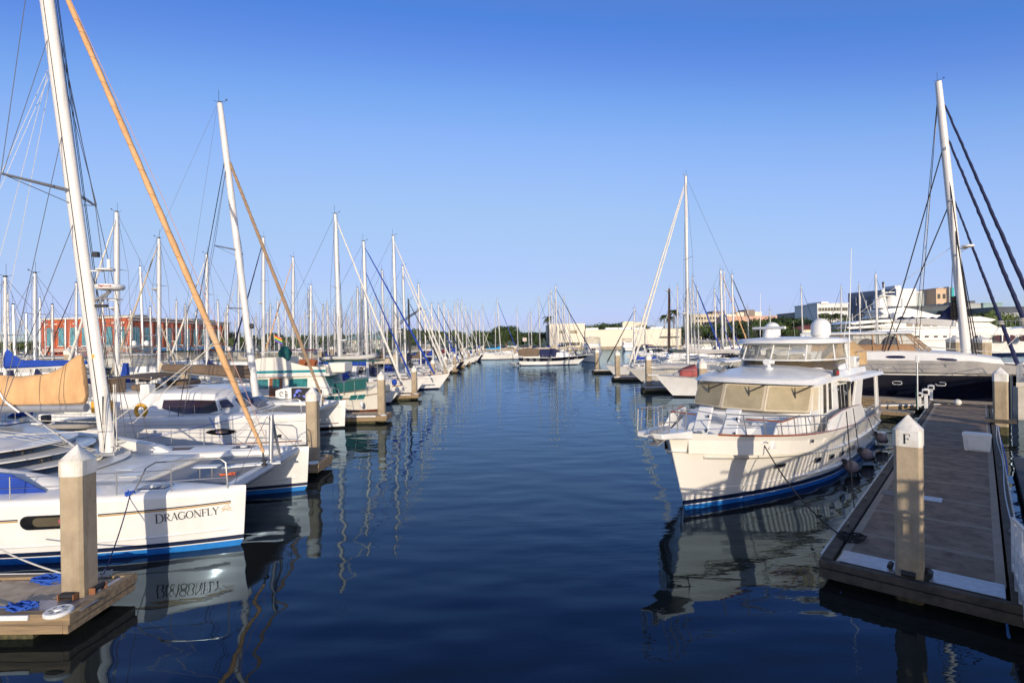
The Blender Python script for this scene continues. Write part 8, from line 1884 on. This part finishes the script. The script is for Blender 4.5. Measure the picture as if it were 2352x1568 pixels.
m1 = MB(); m1.loft([[V(-15, -1.7, 2.1), V(-15, 1.7, 2.1), V(-15, 1.6, 3.3), V(-15, -1.6, 3.3)], [V(-13.2, -1.8, 2.0), V(-13.2, 1.8, 2.0), V(-13.2, 1.4, 3.6), V(-13.2, -1.4, 3.6)], [V(-10.6, -1.8, 2.0), V(-10.6, 1.8, 2.0), V(-10.6, 1.4, 3.5), V(-10.6, -1.4, 3.5)]]); obj('stern_cover', m1, brown, kt, bev=.1)
m1 = MB(); house(m1, [(-10.4, -10.4, 1.5, 1.3, 1.7, 3.3, .25, .1), (-7.2, -7.2, 1.4, 1.2, 1.7, 3.4, .25, .1), (-5.6, -6.2, 1.2, .9, 1.7, 2.9, .2, .1)]); obj('cockpit_cover', m1, canvasnavy, kt)
m1 = MB(); house(m1, [(-8, -8, 1.45, 1.25, 1.6, 2.75, .1, .06), (-3.8, -4.2, 1.2, 1.0, 1.7, 2.6, .1, .06)]); obj('deckhouse', m1, white, kt)
dinghy('inflatable_dinghy', 'grey inflatable dinghy floating behind the ketch stern', (P(1183, 832, 113).x, 112, .1), PI / 2 + .4, 3.4, mat('hypalon_white', (.5, .49, .46), .6))
motorboat('white flybridge motor yacht bow on towards the camera right of the ketch', (P(1373, 828, 118).x, 118), -PI / 2, L=14, B=4.6, fb=2.1, style='fly', house_h=1.5, fly_h=1.4, covertop=coverwhite, antennas=2)
motorboat('white motor cruiser stern on against the far sea wall', (P(1443, 800, 226).x, 236), PI / 2, L=13, B=5, fb=1.7, style='fly', fly_h=1.6)
# ================================================================== right hand row, bows to the left
place(1575, 405, 60, 6.9, 16.5, heading=-1, B=4.4, fb=1.75, label='tall masted sailboat with twin white furled headsails and grey deck cover on the right', jib=coverwhite, cover=canvasgrey, radar=.28, seed=301, mr=.17, hullm=mat('hull_pale_grey', (.60, .58, .53), .3, var=.05, coat=.3), boomz=3.6, spreaders=1, hullrake=2.2, rake=.05)
q = P(1575, 403, 60); m1 = MB(); furled(m1, V(P(1456, 845, 60).x, 60, 2.6), V(q.x - .2, 60, q.z - 1.6), .13, seed=9); tag(obj('furled_sail', m1, coverwhite), 'second white furled headsail left of the tall right hand mast', 'sail')
m1 = MB(); rows = []
for i in range(12):
    t = i / 11; x_ = P(1490, 850, 58.5).x + 7.2 * t; zt = 1.9 + .2 + .65 * math.sin(PI * min(1, .15 + t * .9)) ** .8 + .10 * math.sin(i * 2.3); w = .35 + 1.15 * min(1, t * 2)
    rows.append([V(x_, 59.2 - w, 1.9), V(x_, 59.2 - w * .8, lerp(1.9, zt, .6)), V(x_, 59.2, zt), V(x_, 59.2 + w * .8, lerp(1.9, zt, .6)), V(x_, 59.2 + w, 1.9)])
m1.loft(rows); tag(obj('deck_cover', m1, canvasgrey, subd=1), 'long grey canvas cover over the foredeck of the tall masted sailboat', 'cover')
ec, eh = motorboat('white express cruiser with ribbed looking bow and red and grey cover behind the trawler bow', (P(1503, 875, 49).x, 49), PI, L=13, B=4.2, fb=1.6, style='express', cover=None, boot=stripe_black)
m1 = MB(); rows = []
for i in range(12):
    t = i / 11; x_ = -1.8 - 4.2 * t; zt = 2.0 + .95 * math.sin(PI * min(.9, .05 + t * .62)) ** .9 + .08 * math.sin(i * 2.1); w = .3 + 1.2 * min(1, t * 1.8)
    rows.append([V(x_, -w, 1.85), V(x_, -w * .8, lerp(1.85, zt, .55)), V(x_, 0, zt), V(x_, w * .8, lerp(1.85, zt, .55)), V(x_, w, 1.85)])
m1.loft(rows); obj('cockpit_cover', m1, canvasgrey, ec)
m1 = MB(); rows = [[p + V(0, .07, .05) for p in r_[2:5]] for r_ in [[V(-1.8 - 4.2 * (i / 11), yy, zz) for yy, zz in ((-1, 2), (-1, 2), (.1, 2.0 + 1.05 * math.sin(PI * min(.9, .05 + i / 11 * .62)) ** .9 + .05), (.8 * (.3 + 1.2 * min(1, i / 11 * 1.8)), lerp(1.85, 2.0 + 1.05 * math.sin(PI * min(.9, .05 + i / 11 * .62)) ** .9, .55) + .04), (.3 + 1.2 * min(1, i / 11 * 1.8) + .03, 1.87))] for i in range(1, 6)]]
m1.loft(rows, closed=False, caps=False); obj('red_panel', m1, mat('canvas_faded_red', (.42, .10, .09), .85, bump=.4, bscale=5), ec, thick=.02)
motorboat('large white express cruiser with dark arched side glass behind the grey deck cover', (P(1540, 830, 72).x, 72), PI, L=15, B=4.6, fb=1.9, style='express', domes=0)
motorboat('cabin boat with dark green canopy left of the white express cruiser', (P(1482, 830, 82).x, 82), PI, L=10, B=3.4, fb=1.3, style='fly', covertop=canvasgreen, house_h=1.0, fly_h=.4)
place(1457, 709, 77.5, 4.2, 9.5, heading=-1, label='small sailboat with short grey mast, black headsail and bright blue cover', jib=canvasblack, cover=canvasblue, mastm=alu, seed=305, spreaders=1, boomz=2.2)
gr = 'sailboats behind the trawler on the right'
for i, (px, ty, Y, hd, cv, jb, lb, kw) in enumerate([(1537, 663, 92, -1, canvasgrey, None, 'with a dark rust brown mast topped by a white dome', dict(mastm=mat('mast_rust', (.10, .05, .03), .7), radar=.97, mr=.2)),
        (1556, 656, 98, -1, canvassand, coverwhite, 'with leaning white mast right of the rust brown one', {}), (1585, 662, 104, 1, canvasnavy, canvasnavy, 'with slim mast behind the tall white mast', {}), (1591, 637, 84, 1, canvasnavy, canvasblue, 'with tall mast and blue furled headsail', {}),
        (1601, 660, 95, 1, coverwhite, canvasblue, 'with blue headsail running down to the right', {}), (1641, 665, 88, 1, canvasnavy, canvasblue, 'with double blue furled headsails', dict(jib2=canvasblue)), (1655, 621, 78, 1, canvassand, tan, 'with thick white mast and tan headsail', dict(mr=.17)),
        (1663, 622, 110, 1, canvasgreen, None, 'partly hidden by the thick white mast', {}), (1681, 631, 76, 1, canvasmaroon, canvasblack, 'with white mast and black furled headsail above the trawler bridge', dict(jib2=canvasblack)), (1482, 700, 130, -1, canvasnavy, None, 'with distant thin mast by the cream office', {}),
        (1572, 690, 120, 1, coverwhite, None, 'with distant low mast right of the palms', {}), (1840, 657, 110, 1, canvasnavy, canvasnavy, 'with slim mast over the red roof', {}), (1932, 656, 118, -1, canvasnavy, canvasnavy, 'with slim mast at the left end of the hospital', {}), (1973, 651, 112, 1, coverwhite, coverwhite, 'with white headsail before the finned hospital facade', {}), (2011, 629, 100, 1, canvasnavy, canvasblack, 'with thick white mast beside the superyacht domes', dict(mr=.2)), (1717, 700, 150, 1, canvassand, None, 'with thin mast left of the pink building', {}), (1768, 705, 140, 1, canvasnavy, None, 'with thin mast before the dark trees', {})]):
    place(px, ty, Y, 4.8, 12, heading=hd, label='sailboat ' + lb, jib=jb, cover=cv, group=gr, seed=330 + i, detail=0 if Y > 90 else 1, **kw)
for (px, Y, hd, L, st, kw, lb) in [(1700, 118, 1, 14, 'fly', dict(covertop=coverwhite), 'white flybridge boat above the trawler windscreen'), (1625, 108, -1, 13, 'fly', dict(covertop=coverwhite), 'white sportfisher with tall bridge right of the twin headsails'), (1520, 135, 1, 12, 'express', dict(covertop=canvasred), 'distant boat with bright red top before the warehouse'),
        (1600, 150, -1, 13, 'fly', dict(), 'distant white motor yacht before the warehouse end'), (1900, 78, 1, 15, 'fly', dict(domes=0, covertop=coverwhite, fb=1.9), 'white motor yacht between the trawler and the superyacht'), (1770, 95, 1, 13, 'express', dict(), 'white express cruiser seen through the trawler bridge'), (1500, 170, 1, 11, 'express', dict(covertop=canvasmaroon), 'far small cruiser with maroon top beside the sea wall')]:
    motorboat(lb, (P(px, 800, Y).x + hd * L * .5, Y), 0 if hd > 0 else PI, L=L, B=L * .33, style=st, group='motor boats on the right', **kw)

# ================================================================== navy sailing yacht behind the cross dock
NB = V(36, 42.0, 0); NU = V(.755, -.656, 0); NA = math.atan2(NU.y, NU.x)
root = empty('sailing_yacht', NB, NA)       # local x along the hull to the bow, 0 at the mast
h = Hull(27, 5.8, 2.5, 2.25, 2.35, rake=1.6, trans=.7, draft=.8, mx=.45, flare=1.0)
def sx(mb, dx=8.5):
    for p in mb.v: p.x += dx
    return mb
hl = obj('hull', sx(h.band(.12, lambda u: h.sheer(u), rows=4, n=40)), navy, root); obj('boot_stripe', sx(h.band(-.4, .12, rows=1)), stripe_blue, hl)
obj('cap_stripe', sx(h.band(lambda u: h.sheer(u) - .05, lambda u: h.sheer(u) + .05, out=.01, rows=1, n=40)), cream, hl)
obj('deck', sx(h.deck()), deckgrey, root)
for x_ in (-10.3, -7.5, -4.0, -1.2): 
    u = (x_ - 8.5 + 27) / 27; c = h.pt(u, 1.55, -1, .02) + V(8.5, 0, 0); c2_ = h.pt(u, 1.55, 1, .02) + V(8.5, 0, 0)
    for cc, s_ in ((c, -1),):
        m1 = MB(); m1.tube([cc + V(.30 * math.copysign(abs(math.cos(a_)) ** .5, math.cos(a_)), s_ * .01, .13 * math.copysign(abs(math.sin(a_)) ** .5, math.sin(a_))) for a_ in [2 * PI * k / 16 for k in range(16)]], .03, 5, close=True); o = obj('port_frame', m1, whiteplastic, hl); m1 = MB(); m1.box(cc, (.5, .02, .2)); obj('port_glass', m1, darkglass, o)
# coach roof and pilothouse
cr = [(-12.5, -12.5, 2.3, 2.1, 2.3, 4.0, .25, .1), (-4, -4, 2.3, 2.1, 2.3, 4.15, .3, .15), (.5, .2, 2.1, 1.8, 2.3, 3.85, .3, .1), (2.6, 2.0, 1.6, 1.3, 2.3, 3.5, .2, .08)]
m1 = MB(); house(m1, [(s_[0], s_[1], s_[2] - .25, s_[3], s_[4], s_[5], s_[6], s_[7]) for s_ in cr]); ch = obj('coach_roof', m1, white, root)
for x_ in (-8.6, -5.0, -1.6): m1 = MB(); side_window(m1, [(s_[0], s_[1], s_[2] - .25, s_[3], s_[4], s_[5], s_[6], s_[7]) for s_ in cr], x_, x_ + 1.3, .78, .93, -1, taper=.5); obj('window', m1, navyglass, ch)
m1 = MB()
for s_ in (-1, 1):
    rows = []
    for i in range(64):
        t = i / 63; x_ = lerp(-11.6, 5.2, t); k = max(0, (t - .72) / .28); rows.append([V(x_, s_ * (2.55 - k * .9), 2.42), V(x_, s_ * (2.28 - k * .9 + .05 * math.sin(i * 1.1) + .04 * math.sin(i * .37)), lerp(2.95, 2.55, k)), V(x_, s_ * (2.10 - k * .9), lerp(3.35, 2.65, k)), V(x_, s_ * (2.0 - k * .9), lerp(3.3, 2.6, k)), V(x_, s_ * (2.3 - k * .9), 2.42)])
    m1.loft(rows)
obj('canvas_cover', m1, mat('cover_ivory', (.36, .33, .29), .85, var=.12, bump=.4, bscale=4), root)
phs = [(-11.0, -10.6, 1.75, 1.6, 4.05, 5.62, .08, .08), (-4.2, -4.4, 1.75, 1.6, 4.1, 5.66, .08, .10), (-2.2, -3.6, 1.4, 1.3, 4.1, 5.60, .08, .06)]
m1 = MB(); house(m1, [(s_[0], s_[1], s_[2], s_[3], s_[4], s_[5] - .12, s_[6], -.2) for s_ in phs]); en = obj('pilothouse_curtain', m1, vinyl, root)
m1 = MB(); house(m1, [(-11.4, -11.4, 1.85, 1.8, 5.5, 5.66, .05, .08), (-3.2, -3.2, 1.75, 1.7, 5.52, 5.68, .05, .08)]); obj('hardtop', m1, white, root)
m1 = MB(); tanframe = mat('curtain_trim_tan', (.36, .21, .11), .8)
for s_ in (-1, 1):
    side_window(m1, phs, -10.8, -3.0, .0, .33, s_, out=.02)
    for x_ in (-10.8, -8.4, -5.9, -4.1, -2.6): a, b = side_pt(phs, x_, 0, s_, .03), side_pt(phs, x_, 1, s_, .03); m1.tube([a, b], .05, 5)
    for hh in (.34, .95): m1.tube([side_pt(phs, x_, hh, s_, .03) for x_ in (-10.8, -8, -5, -2.6)], .035, 5)
m1.tube([V(-2.2, -1.4, 4.1), V(-3.6, -1.3, 5.5)], .05, 5); m1.tube([V(-2.2, 1.4, 4.1), V(-3.6, 1.3, 5.5)], .05, 5); m1.tube([V(-2.2, -1.4, 4.15), V(-2.2, 1.4, 4.15)], .04, 5)
obj('curtain_frame', m1, tanframe, en)
m1 = MB(); m1.slab([V(-11.1, -1.8, 3.9), V(-10.6, -1.8, 3.9), V(-10.3, -1.75, 5.6), V(-10.8, -1.75, 5.6)], (0, -.06, 0)); obj('hardtop_leg', m1, white, root)
m1 = MB()
for x_, hh in ((-6.6, .95), (-4.9, 1.15), (-8.6, .7)): ellipsoid(m1, (x_, 0, 4.2), (.75, 1.0, hh), 12, 6, z0=0)
obj('covered_seat', m1, canvasnavy, root)
# mast, boom, sail
mt_ = P(2155, 188, 42.0) - NB; rot = Matrix.Rotation(-NA, 3, 'Z'); mt_ = rot @ mt_; mf = V(0, 0, 3.9)
m1 = MB(); m1.tube([mf - V(0, 0, 1.3), mf, mf.lerp(mt_, .85), mt_], [.34, .32, .27, .22], 14); ms = obj('mast', m1, mastwhite, root)
masthead(ms, mt_)
m1 = MB()
for t in (.36, .56, .75): c = mf.lerp(mt_, t); m1.tube([c + V(0, -.5, 0), c + V(0, .5, 0)], .10, 6)
obj('mast_fitting', m1, greymetal, ms)
radome(ms, mf.lerp(mt_, .385) + V(.75, 0, 0), .42, mf.lerp(mt_, .385) + V(.2, 0, 0))
m1 = MB(); ct = lambda t: mf.lerp(mt_, t)
for a, b, r_ in ((V(-3.3, -1.0, 3.4), ct(.985), .022), (V(-3.0, -.9, 3.4), ct(.985), .022), (V(-5.4, -2.0, 2.9), ct(.775), .045), (V(-5.3, -1.9, 2.9), ct(.56), .045), (V(.5, -1.2, 3.0), ct(.78), .04), (V(.7, -1.2, 3.0), ct(.56), .04), (V(.9, 1.8, 3.0), ct(.54), .035)): m1.tube([a, b], r_, 5)
obj('black_rigging', m1, ropeblack, ms)
m1 = MB(); m1.tube([V(-3, -.3, 5.8), ct(.97)], .02, 4); m1.tube([V(-1, .2, 4.2), ct(.45)], .03, 4); m1.tube([V(-8.8, -.2, 6), ct(.4)], .02, 4); obj('halyard', m1, wirewhite, ms)
m1 = MB()
m1.loft([[V(-.6, -.32, 6.0), V(-.6, .32, 6.0), V(-.6, .42, 6.5), V(-.6, -.42, 6.5)], [V(-2.6, -.28, 6.2), V(-2.6, .28, 6.2), V(-2.6, .5, 6.75), V(-2.6, -.5, 6.75)], [V(-4.6, -.10, 6.5), V(-4.6, .10, 6.5), V(-4.6, .2, 6.7), V(-4.6, -.2, 6.7)]]); bm_ = obj('boom', m1, white, root, bev=.05)
m1 = MB(); rows = []
for i in range(16):
    t = i / 15; x_ = lerp(-.5, -4.4, t); z0 = lerp(6.45, 6.68, t); hh = .25 + 1.9 * max(0, 1 - t * 3.2) ** 1.2 + .08 * math.sin(i * 2.4); w = .30 * (1 - .5 * t)
    rows.append([V(x_, -w, z0), V(x_, -w * .9, z0 + hh * .6), V(x_, 0, z0 + hh), V(x_, w * .9, z0 + hh * .6), V(x_, w, z0)])
m1.loft(rows); obj('stowed_sail', m1, canvasnavy, bm_)
m1 = MB(); rnd = random.Random(5)
for k in range(9): m1.tube([V(-.42 - rnd.uniform(0, .3), -.34, 6.6 + .2 * k), V(-.9, -.42, 6.7 + .2 * k), V(-.45, -.36, 6.8 + .2 * k)], .09, 6)
obj('sail_folds', m1, canvasblack, bm_)
# three thick navy furled headsails running to the bow
for a, b, r_ in ((V(3.0, 0, 2.9), ct(.56) + V(.25, 0, 0), .14), (V(4.35, 0, 2.9), ct(.785) + V(.25, 0, 0), .17), (V(5.2, 0, 2.9), ct(.92) + V(.2, 0, 0), .17)): m1 = MB(); furled(m1, a, b, r_, seed=int(a.x), n=60); obj('furled_headsail', m1, canvasnavy, root)
m1 = MB()
for k in range(8): c = V(4.35, 0, 2.9).lerp(ct(.745), .17 + .006 * k); m1.tube([c + V(.2 * math.cos(a_), .2 * math.sin(a_), 0) for a_ in [2 * PI * j / 10 for j in range(10)]], .03, 4, close=True)
for k in range(3): c = V(3.0, 0, 2.9).lerp(ct(.555), .25 + .008 * k); m1.tube([c + V(.2 * math.cos(a_), .2 * math.sin(a_), 0) for a_ in [2 * PI * j / 10 for j in range(10)]], .03, 4, close=True)
m1.tube([V(4.35, 0, 2.9).lerp(ct(.745), .17), V(2, -1, 4), V(-2.5, -1.2, 4.4)], .025, 4); m1.tube([V(3.0, 0, 2.9).lerp(ct(.555), .25), V(1, .8, 4), V(-2.5, 1.2, 4.4)], .025, 4)
obj('sheet', m1, ropewhite, root)
m1 = MB(); us = [.06 + .9 * k / 17 for k in range(18)]
for s_ in (-1, 1):
    for u in us: q = h.pt(u, h.sheer(u), s_, -.1) + V(8.5, 0, 0); m1.tube([q, q + V(0, 0, .85)], .022, 5)
    for zz in (.45, .83): m1.tube([h.pt(u, h.sheer(u), s_, -.1) + V(8.5, 0, zz) for u in us], .012, 4)
obj('lifeline', m1, steel, root)
m1 = MB()
for x_ in (-5.3, 3.8): m1.tube([V(x_, -2.6, 2.3), V(x_ - .15, -2.62, 2.6), V(x_ + .5, -2.6, 2.75)], .04, 5)
obj('cleat', m1, whiteplastic, root)
tag(root, 'big navy hulled sailing yacht with ivory covers and tallest mast at the right', 'yacht')
m1 = MB(); ellipsoid(m1, (0, 0, 0), (.22, .22, .22), 16, 8); fb2 = G(2200, 932, .5); tag(obj('round_buoy', m1, coverwhite, loc=(fb2.x, fb2.y, .75)), 'white round buoy lying on the cross dock end', 'buoy')

# ================================================================== white superyacht
SY = 128.0
def S(px, y): return P(px, y, SY)
x0 = S(1935, 780).x; root = empty('superyacht', (x0, SY, 0)); sp = lambda px, y: (S(px, y).x - x0, S(px, y).z)
LL = S(2420, 780).x - x0
h = Hull(LL, 9.5, 7.6, 5.6, 6.0, rake=4.5, trans=.85, draft=1, mx=.5, flare=1.3)
def s3(mb):
    for p in mb.v: p.x += LL
    return mb
hl = obj('hull', s3(h.band(.6, lambda u: h.sheer(u), rows=5, n=36)), white, root); obj('boot_stripe', s3(h.band(-.5, .6, rows=1)), stripe_navy, hl); obj('deck', s3(h.deck()), white, root)
obj('rub_line', s3(h.rail(.03, .12, dz=-1.5)), white, hl)
def layer(pts, w, material, name, par=root, th=None):
    m1 = MB(); a = [V(*(sp(px, y)[0], -w, sp(px, y)[1])) for px, y in pts]; m1.slab(a, (0, 2 * w, 0)); return obj(name, m1, material, par, bev=.12)
layer([(1960, 762), (2000, 757), (2290, 752), (2250, 770), (2100, 775), (1960, 775)], 4.2, white, 'main_deck_house')
layer([(1925, 744), (1950, 738), (2090, 730), (2215, 728), (2252, 735), (2240, 740), (2140, 741), (1990, 742), (1935, 747)], 4.4, white, 'upper_deck_overhang')
layer([(2010, 742), (2240, 741), (2262, 752), (1995, 756)], 3.7, white, 'upper_deck_house')
layer([(1918, 752), (2010, 745), (2020, 751), (1925, 757)], 4.3, white, 'aft_deck')
layer([(1998, 714), (2050, 707), (2080, 712), (2125, 724), (2180, 727), (2180, 731), (1995, 731), (2010, 722)], 3.2, white, 'bridge_deck')
o = layer([(1985, 738), (2012, 735), (2014, 742), (1980, 743)], 3.9, darkglass, 'recess_shade_panel')  # dark slab painting in the shade of a deck recess
for a, b in ((2055, 2070), (2073, 2088), (2091, 2110), (2113, 2125)): layer([(a, 743), (b, 743), (b, 751), (a, 751)], 3.75, mat('window_taupe', (.28, .25, .2), .2), 'window')
layer([(2208, 736), (2235, 736), (2248, 741), (2208, 741)], 4.0, darkglass, 'bridge_window')
for a, b in ((2200, 2216), (2242, 2288), (2300, 2328)):
    z_ = S(a, 777).z; xa, xb = sp(a, 777)[0], sp(b, 777)[0]; r_ = .75; m1 = MB(); pts = [V(xb - r_ + r_ * math.cos(t), -4.92, z_ + r_ * math.sin(t)) for t in [R(k) for k in range(-90, 91, 20)]] + [V(xa + r_ + r_ * math.cos(t), -4.92, z_ + r_ * math.sin(t)) for t in [R(k) for k in range(90, 271, 20)]]; m1.slab(pts, (0, .6, 0)); wo_ = obj('oval_window', m1, darkglass, hl)
    m1 = MB()
    for k in (1, 2): m1.box((lerp(xa, xb, k / 3), -5.0, z_), (.25, .3, 1.5))
    obj('mullion', m1, white, wo_)
for px in (2070, 2090, 2110, 2130, 2150, 2170): layer([(px, 771), (px + 9, 771), (px + 9, 775), (px, 775)], 4.7, darkglass, 'deck_window')
m1 = MB(); xm, zm = sp(2031, 708)
m1.tube([V(xm, 0, zm - 1), V(xm - .3, 0, sp(2030, 665)[1])], [.75, .35], 8); m1.box((xm, 0, sp(2030, 680)[1]), (3.6, 2, .2)); m1.box((xm + .8, 0, sp(2030, 672)[1]), (2.6, 1.4, .2)); m1.box((xm + 4.5, 0, sp(2030, 685)[1]), (5, .3, .25)); m1.tube([V(xm + 4.5, 0, zm), V(xm + 4.5, 0, sp(2030, 684)[1])], .25, 6); m1.tube([V(xm, 0, sp(2030, 665)[1]), V(xm, 0, sp(2030, 650)[1])], .14, 6)
ma = obj('radar_mast', m1, white, root); m1 = MB()
for y in (660, 655, 651): m1.lathe([(.2, 0), (.25, .2), (.2, .4), (.001, .45)], (xm - .2, 0, sp(2030, y)[1]), 8)
obj('mast_light', m1, darkmetal, ma)
for px in (2020, 2048): a, b = sp(px, 708 if px < 2040 else 704); satdome(root, (a, 0, b), 1.3, 2.8)
m1 = MB(); a, b = sp(2033, 729); m1.tube([V(a - 1.4, -4.2, b), V(a - 1.2, -4.2, b), V(a + 2, -4.2, b), V(a + 2.2, -4.2, b)], [.6, 1.0, 1.0, .6], 12); obj('life_raft', m1, whiteplastic, root)
m1 = MB()
for px in range(1940, 2012, 8): a, b = sp(px, 737); m1.tube([V(a, -4, b), V(a, -4, b + 1.1)], .06, 4)
a, b = sp(1940, 727); c, _ = sp(2008, 727); m1.tube([V(a, -4, b + .2), V(c, -4, b + .2)], .07, 4)
for px in range(2270, 2345, 10): a, b = sp(px, 748); m1.tube([V(a, -3.6, b), V(a, -3.6, b + 1.2)], .06, 4)
a, b = sp(2270, 741); c, _ = sp(2340, 741); m1.tube([V(a, -3.6, b + .3), V(c, -3.6, b + .3)], .07, 4)
for px in (1940, 1985, 2000, 2012): a, b = sp(px, 752); m1.tube([V(a, -3.8, b), V(a, -3.8, sp(px, 743)[1])], .12, 5)
obj('deck_railing', m1, steel, root)
tag(root, 'very large white superyacht with two big domes and radar mast at the right', 'superyacht')
motorboat('white motor yacht with blue grey domes left of the navy yacht hull', (P(2075, 800, 70).x, 70), 0, L=16, B=4.8, fb=2.0, style='fly', domes=2, fly_h=.8)
dinghy('inflatable_tender', 'white inflatable tender on the float before the superyacht bow', (P(2330, 800, 80).x, 80, .5), PI, 5.5, whiteplastic)
m1 = MB(); q = P(2300, 812, 84); m1.box((q.x, 84, .3), (28, 3, .4)); tag(obj('floating_dock', m1, darkwood), 'dark floating dock in front of the superyacht', 'dock')
# lamp and no-entry sign on the far shore
root = empty('street_sign', (P(1205, 786, 264).x, 264, 1.2)); m1 = MB(); m1.tube([V(0, 0, 0), V(0, 0, 4)], .1, 6); obj('post', m1, galv, root); m1 = MB(); m1.box((0, -.1, 4.3), (1.8, .1, 1.7)); pl_ = obj('panel', m1, whiteplastic, root); m1 = MB(); m1.tube([V(.6 * math.cos(a_), -.2, 4.3 + .6 * math.sin(a_)) for a_ in [2 * PI * k / 16 for k in range(16)]], .14, 5, close=True); m1.box((0, -.2, 4.3), (1.0, .1, .25)); obj('symbol', m1, redplastic, pl_); tag(root, 'white square sign with red ring on the far shore left of the ketch', 'sign')
